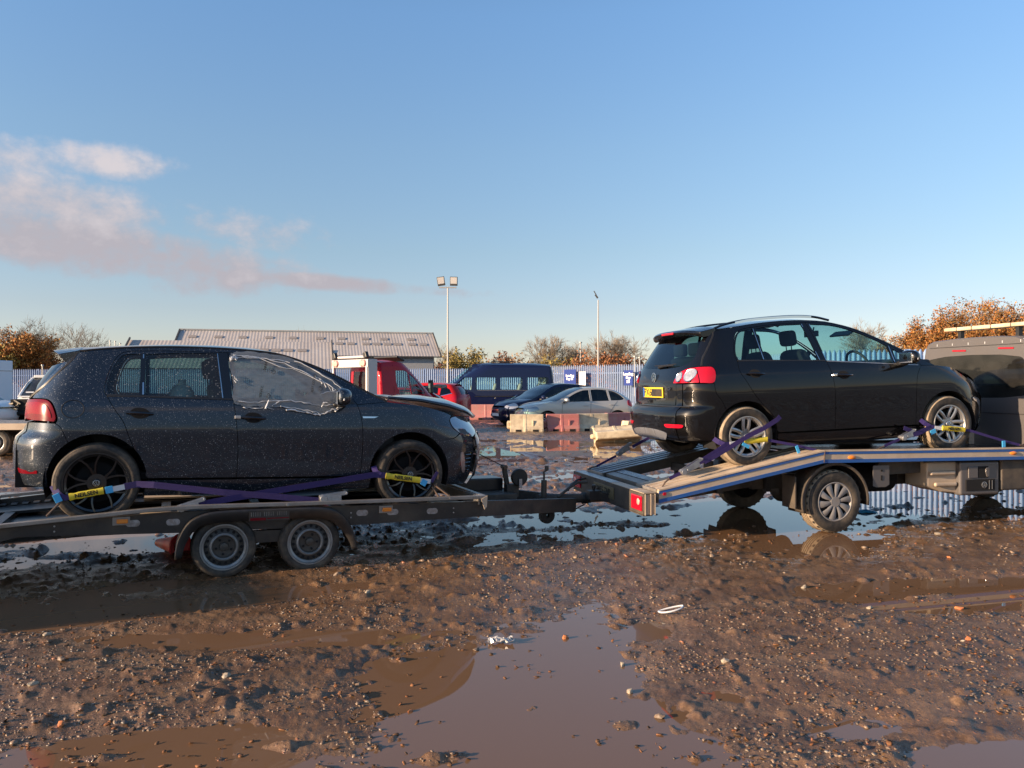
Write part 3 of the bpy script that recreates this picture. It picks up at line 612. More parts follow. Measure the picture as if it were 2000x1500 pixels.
def bare_tree(name,x,y,h,seed,label,levels=5,spread=.9,mat='twig',group=None,low=.25):
    rg=random.Random(seed); t=empty(name,(x,y,0),0,label,'tree',group); M=MB(); hh=h*low; M.tube([(0,0,-.2),(0.02*h,0,hh*.5),(0,.01*h,hh)],[h*.022,h*.018,h*.015],7); M.build('trunk',MATS['bark'],t)
    M=MB()
    for k in range(5): a=k*1.26+rg.random(); branches(rg,M,(0,0,hh*(.75+.07*k)),(math.cos(a)*.45,math.sin(a)*.45,1),h*.30,h*.011,levels-1,spread,.25)
    zz=max(v[2] for v in M.v); s=h/zz; M.v=[(v[0]*s,v[1]*s,hh*.7+(v[2]-hh*.7)*((h-hh*.7)/(zz-hh*.7))) for v in M.v]; M.build('crown',MATS[mat],t); return t
def leaf_mesh(name,C,S,cols,rg,parent,drop=0):
    n=len(C); C=np.array(C); a=RNG.normal(0,1,(n,3)); a/=np.linalg.norm(a,axis=1)[:,None]; b=np.cross(a,RNG.normal(0,1,(n,3))); b/=np.linalg.norm(b,axis=1)[:,None]; s=(S*RNG.uniform(.55,1.3,n))[:,None]
    P=np.stack([C-a*s,C+b*s*.55,C+a*s,C-b*s*.55],1).reshape(-1,3); F=np.arange(4*n).reshape(-1,4); me=bpy.data.meshes.new(name); me.vertices.add(4*n); me.vertices.foreach_set('co',P.ravel().astype(np.float32)); me.loops.add(4*n); me.loops.foreach_set('vertex_index',F.ravel().astype(np.int32)); me.polygons.add(n); me.polygons.foreach_set('loop_start',(np.arange(n)*4).astype(np.int32)); me.update(calc_edges=True)
    pal=np.array(cols); cc=np.ones((4*n,4),dtype=np.float32); cc[:,:3]=np.repeat(pal[RNG.choice(len(pal),n)]*RNG.uniform(.7,1.25,(n,1)),4,0); me.color_attributes.new('col','FLOAT_COLOR','POINT').data.foreach_set('color',cc.ravel()); me.materials.append(MATS['leaves'])
    o=bpy.data.objects.new(name,me); COL.objects.link(o); o.parent=parent; return o
ORANGE=[(.34,.13,.035),(.38,.17,.045),(.23,.09,.028),(.28,.16,.05),(.16,.08,.03),(.24,.14,.05)]; OLIVE=[(.26,.20,.05),(.32,.24,.07),(.20,.16,.05),(.15,.11,.04)]; TAN=[(.30,.20,.11),(.24,.16,.09),(.36,.25,.15)]; RUST=[(.25,.10,.045),(.18,.085,.04),(.30,.14,.065)]
def leafy_tree(name,x,y,h,w,seed,cols,label,leaf=.2,n=5000,group=None,trunk=.18,levels=3):
    rg=random.Random(seed); t=empty(name,(x,y,0),0,label,'tree' if h>3.4 else 'bush',group); M=MB(); hh=h*trunk; M.tube([(0,0,-.2),(0,0,hh)],[h*.03,h*.022],7); tips=[]
    for k in range(6): a=k*1.05+rg.random(); branches(rg,M,(0,0,hh*.8),(math.cos(a)*.8,math.sin(a)*.8,.9),h*.26,h*.012,levels,1.,.2,3,tips)
    T=np.array([tuple(v) for v in tips]); T[:,:2]*=w/2/np.percentile(np.abs(T[:,:2]).max(1),93); T[:,2]=np.maximum(T[:,2],.1); s=h*.93/np.percentile(T[:,2],98); T[:,2]*=s
    VV=np.array(M.v); f=w/2/max(1e-3,np.percentile(np.abs(np.array([tuple(v) for v in tips])[:,:2]).max(1),93)); VV[:,:2]*=f; VV[:,2]*=s; M.v=[tuple(v) for v in VV]; M.build('trunk',MATS['bark'],t)
    c=T[RNG.choice(len(T),n)]+RNG.normal(0,1,(n,3))*w*.045; c[:,2]=np.maximum(c[:,2],.05); leaf_mesh('crown',c,leaf,cols,rg,t); return t
def gx(px,D): return (px-1000)/1560*D
def gz(py,D): return 1.6+(750-py)*D/1560
def trees():
    for px,py,D,s,lab,lv in [(40,612,92,1,'tall bare twiggy tree rising behind the orange tree on the left',6),(100,640,96,2,'bare grey tree just right of the orange tree',5),(150,625,90,3,'bare upright tree between the orange tree and the sheds',5),(190,641,94,4,'smaller bare tree next to the end of the low shed',5),
        (873,668,120,5,'bare grey tree behind the floodlight mast',5),(1072,652,84,6,'wide bare tree behind the blue minibus roof',6),(1112,664,88,7,'rounded bare tree between the two tall masts',6),(1192,643,80,8,'bare tree standing behind the thin tall mast',6),(1228,655,86,9,'bare tree whose twigs reach towards the black car',5),
        (1700,620,75,10,'bare tree seen above the black car bonnet',6),(1945,577,52,11,'bare tree poking above the orange hedge on the right',6)]:
        bare_tree('bare_tree',gx(px,D),D,gz(py,D),s,lab,levels=lv)
    bare_tree('bare_tree',gx(606,150),150,gz(636,150),21,'tiny bare treetop showing over the ridge of the big shed',5)
    leafy_tree('autumn_tree',gx(45,72),72,gz(650,72),5.2,31,ORANGE,'round orange autumn tree on the far left',.11,15000)
    leafy_tree('autumn_bush',gx(5,70),70,gz(675,70),3.2,36,OLIVE,'olive and orange bush left of the orange tree',.16,2600)
    leafy_tree('olive_bush',gx(917,75),75,gz(684,75),3.9,32,OLIVE,'olive green bushy tree above the minibus front',.11,6500)
    leafy_tree('brown_bush',gx(983,100),100,gz(689,100),3.4,33,RUST,'small rounded reddish bush above the minibus roof',.15,2200)
    leafy_tree('tan_bush',gx(1033,85),85,gz(697,85),4.2,34,TAN,'pale tan bush under the wide bare tree',.14,2600)
    leafy_tree('tan_bush',gx(1085,80),80,gz(698,80),5.0,35,OLIVE,'yellowish scrub behind the steel fence between the masts',.14,3000)
    leafy_tree('brown_bush',gx(1150,72),72,gz(697,72),4.5,37,RUST,'rusty brown bush behind the fence left of the thin mast',.13,3600)
    leafy_tree('brown_bush',gx(1203,70),70,gz(694,70),4.6,38,RUST,'broad rusty bush behind the fence right of the thin mast',.13,5000)
    leafy_tree('dark_bush',gx(868,95),95,gz(708,95),3.5,39,[(.14,.07,.05),(.10,.06,.04)],'low dark brown bush beside the shed gable',.15,1800)
    for px,py,D,w,lab in [(1778,655,46,3.2,'low reddish end of the orange autumn hedge by the black car'),(1822,622,44,3.4,'orange autumn tree above the grey cab roof edge'),(1880,604,43,3.8,'golden brown autumn tree behind the beacon bar'),(1945,596,42,4.0,'dense orange autumn tree on the far right'),(2010,588,42,4.2,'orange autumn tree cut by the right edge')]:
        leafy_tree('autumn_tree',gx(px,D),D,gz(py,D),w,int(px),[ORANGE,RUST,ORANGE,TAN+ORANGE,ORANGE][int(px)%5],lab,.06,26000,group='autumn trees along the right edge',trunk=.08)
    leafy_tree('dark_bush',gx(90,80),80,gz(704,80),6,41,[(.10,.06,.03),(.14,.09,.05),(.08,.06,.04)],'dark bushes under the bare trees on the left',.16,3000)
trees()
# ---------------------------------------------------------------- sheds, fences, masts
def roof_sheet(M,x0,x1,yr,zr,ye,ze,pitch=.30,amp=.013):
    n=int((x1-x0)/pitch*2); vs=[]; d=Vector((0,ye-yr,ze-zr)).normalized(); nn=Vector((0,-d.z*-1,d.y)); nn=Vector((0,d.z,-d.y)); nn=nn if nn.z>0 else -nn
    for i in range(n+1):
        x=x0+(x1-x0)*i/n; o=nn*(amp if i%2 else 0)
        vs+=[Vector((x,yr,zr))+o,Vector((x,ye,ze))+o]
    M.add(vs,[(2*i,2*i+1,2*i+3,2*i+2) for i in range(n)])
def sheds():
    t=empty('storage_shed',(-8.45,85,0),R(14),'long shed with a pale corrugated roof and skylights behind the red truck','shed'); T=Matrix.Translation((7.4,-85,0))
    def part(M,n,m,b=0): M.v=[tuple(T@Vector(v)) for v in M.v]; M.build(n,MATS[m],t,b)
    yr,zr,ye,ze=85,6.95,79.5,4.35; M=MB(); roof_sheet(M,-32.5,-7.4,yr,zr,ye,ze); roof_sheet(M,-32.5,-7.4,yr,zr,90.5,ze); part(M,'roof','roof_sheet')
    M=MB(); M.box((-20.2,79.9,2.05),(24.2,.2,4.4)); M.box((-20.2,90.1,2.05),(24.2,.2,4.4)); M.prism([(79.9,0),(90.1,0),(90.1,4.3),(85,7.0),(79.9,4.3)],-8.2,-8.0,'yz'); M.prism([(79.9,0),(90.1,0),(90.1,4.3),(85,7.0),(79.9,4.3)],-32.2,-32.0,'yz'); part(M,'wall','shed_wall')
    M=MB(); M.bar((-7.38,85,6.99),(-7.38,79.4,4.33),.12,.22); M.bar((-32.5,79.45,4.28),(-7.3,79.45,4.28),.14,.12); M.bar((-32.52,85,6.99),(-32.52,79.4,4.33),.12,.2); part(M,'verge','dark_edge')
    M=MB(); M.bar((-32.5,85,7.03),(-7.4,85,7.03),.35,.08); part(M,'ridge_cap','roof_sheet')
    def sky(x,f,w=.75):
        y=yr+(ye-yr)*f; z=zr+(ze-zr)*f; M=MB(); M.bar((x-w/2,y,z+.06),(x+w/2,y,z+.06),.55,.03,up=Vector((0,zr-ze,yr-ye)).normalized()*-1 if False else (0,-.454,.891)); part(M,'skylight','skylight')
    for u in (.055,.15,.24,.34,.43,.535,.62,.715,.79,.90): sky(-32.5+25.1*u,.30)
    for u in (.565,.61,.655,.715,.757,.80,.84,.90,.945): sky(-32.5+25.1*u,.52)
    M=MB(); M.bar((-18,79.7,4.5),(-18,80.6,5.0),.3,.06); part(M,'roof_patch','dark_edge')
    t=empty('storage_shed',(-16.3,72,0),R(14),'lower shed with a striped corrugated roof in front of the long one','shed'); T=Matrix.Translation((16.1,-72,0))
    yr,zr,ye,ze=72,5.35,66.5,2.85; M=MB(); roof_sheet(M,-32.8,-16.1,yr,zr,ye,ze); roof_sheet(M,-32.8,-16.1,yr,zr,77.5,ze); part(M,'roof','roof_sheet')
    M=MB(); M.box((-24.5,66.9,1.35),(16.2,.2,2.9)); M.prism([(66.9,0),(77.1,0),(77.1,2.85),(72,5.35),(66.9,2.85)],-16.5,-16.3,'yz'); M.prism([(66.9,0),(77.1,0),(77.1,2.85),(72,5.35),(66.9,2.85)],-32.6,-32.4,'yz'); part(M,'wall','shed_wall')
    M=MB(); M.bar((-16.05,72,5.53),(-16.05,66.4,2.9),.1,.16); M.bar((-32.8,72,5.53),(-32.8,66.4,2.9),.1,.16); part(M,'verge','dark_edge')
    for u in (.60,.66,.72,.78,.85): sky(-32.8+16.7*u,.35)
sheds()
def palisade(a,b,h,label,mat,step=.155,name='palisade_fence',w=.056):
    a=Vector((*a,0)); b=Vector((*b,0)); l=(b-a).length; t=empty(name,a,math.atan2(b.y-a.y,b.x-a.x),label,'fence'); n=int(l/step); M=MB()
    for i in range(n):
        x=i*step; vs=[(x-w,0,.08),(x-.012,-.028,.08),(x+.012,-.028,.08),(x+w,0,.08),(x-w,0,h-.12),(x-.012,-.028,h),(x+.012,-.028,h),(x+w,0,h-.12)]; M.add(vs,[(0,1,5,4),(1,2,6,5),(2,3,7,6)])
    M.build('pales',MATS[mat],t)
    for z in (.45,h*.82): M=MB(); M.box((l/2,.03,z),(l,.05,.06)); M.build('rail',MATS[mat],t)
    for i in range(int(l/2.75)+1): M=MB(); M.box((i*2.75,.075,h/2),(.10,.06,h)); M.build('post',MATS[mat],t)
    return t
palisade((2.2,50.5),(8.2,45.0),2.75,'pale blue steel palisade fence behind the silver hatchback','fence_steel')
palisade((8.2,45.0),(10.4,27.0),2.75,'steel palisade fence coming forward behind the black hatchback tail','fence_steel')
palisade((10.4,27.0),(26,22.8),2.75,'blue steel palisade fence mirrored in the water under the recovery truck','fence_deep',w=.069)
palisade((-42,62),(2.0,58),2.75,'far blue palisade fence in front of the sheds','fence_blue')
def sign(name,px,py,D,w,h,mat,lines,label,tm='white_text',off=.1,size=.2):
    x=gx(px,D); z=gz(py,D); t=empty(name,(x,D-off,0),R(-42.5) if px>1000 else 0,label,'sign'); M=MB(); M.box((0,0,z),(w,.03,h)); M.build('panel',MATS[mat],t,.004)
    text_obj(lines,size,MATS[tm],t,Matrix.Translation((0,-.02,z))@Matrix.Rotation(R(90),4,'X'),'lettering',.002,.008); return t
sign('bay_sign',1226.5,738,45.9,.62,.88,'sign_blue','Loading\nBay\n50','blue sign with white writing on the pale fence','white_text',.15,.22)
sign('bay_sign',1113,737,48.7,.92,.95,'sign_blue','Loading\nBay 51','dark blue board on the fence above the silver car','white_text',.15,.2)
sign('fence_notice',1137,740,48.3,.5,.86,'sign_white','5\n1','small white notice beside the dark blue board','sign_blue',.15,.3)
def mast(px,D,pt,label,heads):
    x=gx(px,D); h=gz(pt,D); t=empty('floodlight_mast',(x,D,0),0,label,'lamp post'); M=MB(); M.tube([(0,0,0),(0,0,h*.5),(0,0,h-.5)],[.075,.058,.042],10); M.build('pole',MATS['mast_grey'],t)
    if heads==2:
        M=MB(); M.bar((-.6,0,h-.55),(.6,0,h-.55),.08,.08); M.build('crossbar',MATS['mast_grey'],t)
        for sx,tl in((-.38,.28),(.40,-.05)):
            M=MB(); rot=Matrix.Rotation(tl*-.5,3,'Y')@Matrix.Rotation(R(12),3,'X'); M.box((sx-tl*.3,0,h-.12),(.52,.14,.62),rot); o=M.build('lamp_head',MATS['dark_edge'],t,.02)
            M=MB(); M.box(Vector((sx-tl*.3,0,h-.12))+rot@Vector((0,-.08,.06)),(.44,.02,.44),rot); M.build('lamp_glass',MATS['lamp_face'],o)
    else:
        M=MB(); M.box((-.12,0,h-.25),(.3,.2,.1),Matrix.Rotation(R(55),3,'Y')); M.box((-.22,.05,h),(.32,.16,.05),Matrix.Rotation(R(60),3,'Y')); M.build('lamp_head',MATS['dark_edge'],t,.01)
mast(874.5,55,546,'tall mast with two square floodlights above the red truck',2)
mast(1168.5,56,572,'thin tall mast with a small tilted lamp beside the bare tree',1)
def thin_post(px,D,pt,label,r=.05):
    M=MB(); M.tube([(0,0,0),(0,0,gz(pt,D))],[r,r*.7],8); M.cyl((0,0,gz(pt,D)-.1),(0,0,gz(pt,D)),r*1.6); tag(M.build('post',MATS['mast_grey'],None,loc=(gx(px,D),D,0)),label,'post')
thin_post(1134,75,668,'slim post rising behind the fence by the rounded bare tree',.09)
thin_post(1240,62,695,'left of two short posts above the fence by the black car',.08); thin_post(1249.5,62,697,'right of two short posts above the fence by the black car',.08)
thin_post(83,52,712,'thin white post above the white damaged van',.05)
thin_post(215,88,665,'left of three thin poles beside the low shed',.06); thin_post(225,88,666,'middle of three thin poles beside the low shed',.06); thin_post(235,88,670,'right of three thin poles beside the low shed',.06)
# ---------------------------------------------------------------- wheels
def spoke(M,a0,r0,a1,r1,w0,w1,y0,y1,th=.022,seg=4,curve=0.):
    """spoke lying in the wheel plane from polar (r0,a0) to (r1,a1), outer face at y"""
    vs=[]
    for i in range(seg+1):
        t=i/seg; r=r0+(r1-r0)*t; a=a0+(a1-a0)*t+curve*math.sin(math.pi*t); w=(w0+(w1-w0)*t)/2; y=y0+(y1-y0)*t-.006*math.sin(math.pi*t)
        c,s=math.cos(a),math.sin(a)
        for k,yy in((-1,y+.006),(-.62,y),(.62,y),(1,y+.006),(.7,y+th),(-.7,y+th)): vs.append((c*r-s*w*k,yy,s*r+c*w*k))
    fs=[(i*6+j,i*6+(j+1)%6,i*6+6+(j+1)%6,i*6+6+j) for i in range(seg) for j in range(6)]; fs+=[(5,4,3,2,1,0),tuple(range(seg*6,seg*6+6))]
    M.add(vs,fs,False)
def ring(M,r0,r1,y0,y1,n=40,c=(0,0,0)): M.lathe([(r0,y0),(r1,y0),(r1,y1),(r0,y1),(r0,y0)],'y',n,c)
def make_wheel(parent,x,y,z,Rt,rr,w,style,tyre='rubber',near=True,rot=0.):
    """outer face towards -y when near; hub carrier > tyre, rim"""
    M=MB(); h=w/2
    M.lathe([(.0,.0),(rr*.62,.0),(rr*.62,.02),(rr*.7,.03),(rr*.96,h*.8)],'y',28); M.lathe([(rr*.97,-h*.75),(rr*.93,-h*.4),(rr*.92,h*.8)],'y',32)
    if style in('twin','double'): M.lathe([(.07,-.012),(rr*.66,-.012),(rr*.66,.004)],'y',32)
    hub=M.build('wheel',MATS['dark_void' if style!='steel' else 'chassis_black'],parent); hub.location=(x,y,z); hub.rotation_euler=(0,rot,0 if near else math.pi)
    M=MB(); d=Rt-rr; g=.007
    P=[(rr-.004,-h+.012),(rr+.006,-h+.002),(rr+d*.3,-h-.002),(rr+d*.55,-h-.004),(rr+d*.62,-h-.001),(rr+d*.8,-h+.003),(Rt-.02,-h+.014),(Rt-.008,-h+.026),(Rt-.002,-h+.038)]
    tr=[]; nG=4; span=2*(h-.045)
    for k in range(nG):
        c=-h+.045+span*(k+.5)/nG*1.0; tr+=[(Rt,c-.006),(Rt-g,c-.004),(Rt-g,c+.004),(Rt,c+.006)]
    if tyre=='rubber_muddy':
        M.mi=1
        for q0,q1 in zip([(Rt,-h+.045)]+tr[3::4],tr[0::4]+[(Rt,h-.045)]): M.lathe([(Rt+.0015,q0[1]),(Rt+.0015,q1[1])],'y',56)
        M.lathe([(Rt-.019,-h+.0135),(Rt-.0065,-h+.0255),(Rt+.0005,-h+.038),(Rt+.0015,-h+.045)],'y',56); M.mi=0
    P+=tr+[(Rt-.002,h-.038),(Rt-.008,h-.026),(Rt-.02,h-.014),(rr+d*.5,h+.003),(rr,h-.01)]
    M.lathe(P,'y',56)
    for i in range(56):       # shoulder blocks
        a=2*math.pi*i/56
        if i%2 or style!='cap': continue
        for s in(-1,1):
            c,sn=math.cos(a),math.sin(a); M.box(((Rt-.0075)*c,s*(h-.026),(Rt-.0075)*sn),(.010,.022,Rt*.07),Matrix.Rotation(-a,3,'Y'))
    M.build('tyre',[MATS[tyre],MATS['tread_mud_sunlit']] if tyre=='rubber_muddy' else MATS[tyre],hub)
    M=MB(); f=-h+.012; mat={'twin':'alloy_black','double':'alloy_silver','steel':'steel_wheel','cap':'hubcap_grey'}[style]
    if style!='cap': M.lathe([(rr+.004,f-.006),(rr+.002,f-.012),(rr-.008,f-.012),(rr-.014,f+.004),(rr-.03,f+.012),(rr-.034,f+.05)],'y',56)
    if style=='twin':
        for k in range(5):
            a=R(90+72*k)
            for s in(-1,1): spoke(M,a+s*.10,.052,a+s*.36,rr-.01,.026,.019,f+.035,f+.002,.03,5,s*-.06)
        ring(M,0,.072,f+.030,f+.06,24); M.lathe([(0,f+.018),(.026,f+.019),(.032,f+.026),(.033,f+.034)],'y',24)
        for k in range(5): a=R(54+72*k); M.cyl((.053*math.cos(a),f+.024,.053*math.sin(a)),(.053*math.cos(a),f+.05,.053*math.sin(a)),.008,8)
    if style=='double':
        for k in range(5):
            a=R(90+72*k)
            for s in(-1,1): spoke(M,a+s*.36,.062,a+s*.155,rr-.014,.036,.038,f+.022,f+.000,.035,4)
            b=R(126+72*k); M.cyl((.057*math.cos(b),f+.022,.057*math.sin(b)),(.057*math.cos(b),f+.05,.057*math.sin(b)),.010,8)
        ring(M,0,.078,f+.024,f+.06,28); M.lathe([(0,f+.012),(.025,f+.013),(.031,f+.02),(.032,f+.03)],'y',24)
    if style=='steel':
        M.lathe([(rr*.62,f+.012),(rr*.58,f+.003),(rr*.54,f-.003),(rr*.50,f+.004),(rr*.475,f+.020)],'y',48)
        M2=MB(); M2.lathe([(rr-.03,f+.02),(rr*.86,f+.035),(rr*.80,f+.030),(rr*.66,f+.018),(rr*.60,f+.008)],'y',48); M2.lathe([(rr*.485,f+.012),(rr*.46,f+.03),(rr*.2,f+.034),(rr*.17,f+.012),(rr*.05,f+.006),(0,f+.006)],'y',32); M2.build('wheel_disc',MATS['steel_dark'],hub)
    if style=='cap':
        M.lathe([(rr+.012,f+.004),(rr+.010,f-.008),(rr-.002,f-.012),(rr-.012,f-.006),(rr-.02,f+.02)],'y',56); M.lathe([(rr-.012,f+.024),(0,f+.022)],'y',32)
        M2=MB(); M2.lathe([(rr-.014,f+.020),(0,f+.018)],'y',32); M2.build('rim_recess',MATS['dark_void'],hub)
        for k in range(10):
            a=R(36*k+18); spoke(M,a+.05,.045,a,rr-.010,.030,.085 if k%2 else .072,f-.012,f-.008,.02,4,.03)
        ring(M,0,.055,f-.016,f+.01,10)
        for k in range(5): b=R(72*k+54); M.cyl((.075*math.cos(b),f-.014,.075*math.sin(b)),(.075*math.cos(b),f,.075*math.sin(b)),.011,6)
    rim=M.build('rim',MATS[mat],hub)
    if style=='steel':
        M=MB()
        for k in range(18): a=2*math.pi*k/18; c=Vector((rr*.73*math.cos(a),f+.0195,rr*.73*math.sin(a))); M.cyl(c,c+Vector((0,-.002,0)),.0125,10)
        for k in range(5): a=2*math.pi*k/5; c=Vector((rr*.33*math.cos(a),f+.034,rr*.33*math.sin(a))); M.cyl(c,c+Vector((0,-.016,0)),.010,6)
        M.build('vent_hole',MATS['dark_void'],hub)
    return hub
def emblem(parent,M4,r,mat,name='emblem'):
    """round badge with a V set over a W"""
    M=MB(); M.T=M4; M.lathe([(r,0),(r,-.004),(r*.86,-.005),(r*.86,0)],'y',32)
    def st(a,b): M.bar((a[0]*r,-.002,a[1]*r),(b[0]*r,-.002,b[1]*r),r*.13,.004,up=(0,1,0))
    for s in(-1,1):
        st((s*.36,.80),(0,.12)); st((s*.72,.52),(s*.33,-.74)); st((s*.33,-.74),(0,-.02))
    o=M.build(name,MATS[mat],parent); return o
# ---------------------------------------------------------------- the two hatchbacks being carried
def face_side(S,x,z,off=0,sd=-1):
    e=.01; y=S.Y(x,z); return Vector((x,sd*(y+off),z))
def panel(S,name,parent,mat,outline,holes=(),sides=(-1,),off=0.,gap=.0025,lip=.014,grid=.05,kind='side'):
    out=[]
    for sd in sides:
        M=MB(); patch(M,S,kind,outline,holes,off,grid,lip,sd,gap); out.append(M.build(name,MATS[mat],parent))
    return out
def seat(M,x,y,z,s=1.):
    def sh(w,d,h,cx,cz,rot):
        T=M.T.copy(); M.T=T@Matrix.Translation((cx,y,cz))@Matrix.Rotation(rot,4,'Y')
        def fn(u,v):
            a=u*2*math.pi; p=(v-.5)*math.pi; e=.45; f=lambda q:math.copysign(abs(q)**e,q)
            return (f(math.cos(p))*f(math.cos(a))*d/2,f(math.cos(p))*f(math.sin(a))*w/2,f(math.sin(p))*h/2)
        M.grid(fn,20,11,True,True); M.T=T
    sh(.50,.50,.15,x+.12,z,0); sh(.48,.15,.62,x-.17,z+.33,R(-14)); sh(.26,.09,.18,x-.30,z+.76,R(-8))
    for k in(-.05,.05): M.cyl((x-.285,y+k,z+.6),(x-.295,y+k,z+.72),.006,6)
def interior(t,xs,zf,dash_x,dash_z,xr,wheel_y=-.36):
    M=MB(); 
    for y in(-.37,.37): seat(M,xs,y,zf)
    M.build('front_seats',MATS['seat_cloth'],t)
    M=MB(); M.box((xr,0,zf+.02),(.5,1.2,.16)); M.box((xr-.26,0,zf+.33),(.14,1.25,.55),Matrix.Rotation(R(-16),3,'Y'))
    for y in(-.38,0,.38): M.box((xr-.37,y,zf+.68),(.09,.24,.15))
    M.build('rear_bench',MATS['seat_cloth'],t,.03,3)
    M=MB(); M.prism([(dash_x,zf+.05),(dash_x-.08,dash_z-.08),(dash_x+.02,dash_z),(dash_x+.55,dash_z-.02),(dash_x+.65,zf)],-.70,.70); M.build('dashboard',MATS['dash'],t,.03,3)
    M=MB(); c=Vector((dash_x-.16,wheel_y,dash_z-.06)); ax=Vector((.88,0,.42)).normalized(); u=Vector((0,1,0)); v=ax.cross(u)
    M.tube([c+(u*math.cos(a)+v*math.sin(a))*.185 for a in [2*math.pi*k/28 for k in range(28)]],.016,8,closed=True); M.box(c,(.03,.14,.10),Matrix((ax,u,v)).transposed())
    for a in(0,math.pi,-math.pi/2): M.bar(c,c+(u*math.cos(a)+v*math.sin(a))*.18,.035,.012,up=ax)
    M.build('steering_wheel',MATS['dash'],t)
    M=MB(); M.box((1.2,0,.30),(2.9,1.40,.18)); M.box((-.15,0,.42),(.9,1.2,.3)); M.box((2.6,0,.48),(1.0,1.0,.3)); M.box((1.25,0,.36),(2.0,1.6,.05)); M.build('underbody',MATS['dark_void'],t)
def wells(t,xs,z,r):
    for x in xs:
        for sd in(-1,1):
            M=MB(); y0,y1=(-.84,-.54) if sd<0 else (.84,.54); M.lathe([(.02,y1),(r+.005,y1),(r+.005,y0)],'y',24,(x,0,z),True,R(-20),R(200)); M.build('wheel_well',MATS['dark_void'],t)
def mirror_arm(t,S,x,y,z,mat,ind,sd=-1):
    M=MB()
    def fn(u,v):
        a=u*2*math.pi; p=(v-.5)*math.pi; e=.72; f=lambda q:math.copysign(abs(q)**e,q); cx=f(math.cos(p))*math.cos(a)
        return (x+(cx*.10 if cx>0 else cx*.055),sd*y+f(math.cos(p))*math.sin(a)*.125,z+f(math.sin(p))*.085*(1.0 if math.sin(p)>0 else .8))
    M.grid(fn,24,13,True,True); h=M.build('mirror',MATS[mat],t)
    M=MB(); M.box((x-.047,sd*y,z),(.012,.19,.115)); M.build('mirror_glass',MATS['chrome'],h,.004)
    M=MB(); M.bar((x,sd*(y-.08),z-.05),(x+.05,sd*(y-.22),z-.075),.10,.05); M.build('mirror_foot',MATS['black_trim'],h,.01)
    if ind: M=MB(); M.bar((x+.055,sd*(y+.045),z-.018),(x+.005,sd*(y+.126),z-.012),.012,.022); M.build('indicator',MATS['lamp_clear'],h,.003)
def handle(t,S,x,z,l,mat,tip=None,sd=-1):
    M=MB(); P=[face_side(S,x+l*k/6,z-.01*k/6,.012+.026*math.sin(math.pi*min(1,max(0,(k+.3)/6.6)))**.6,sd) for k in range(7)]
    M.tube(P,[.010,.014,.015,.015,.014,.012,.009],8); h=M.build('handle',MATS[mat],t)
    M=MB(); patch(M,S,'side',sm([(x+l*.12,z),(x+l*.3,z+.035),(x+l*.7,z+.03),(x+l*.88,z-.008),(x+l*.7,z-.045),(x+l*.3,z-.042)]),off=.001,lip=0,sd=sd); M.build('handle_recess',MATS['dark_void'],t)
    if tip: M=MB(); M.box(face_side(S,x-.028,z,.014,sd),(.05,.028,.03)); M.build('lock_cover',MATS[tip],h,.006)
def both(f): f(-1); f(1)

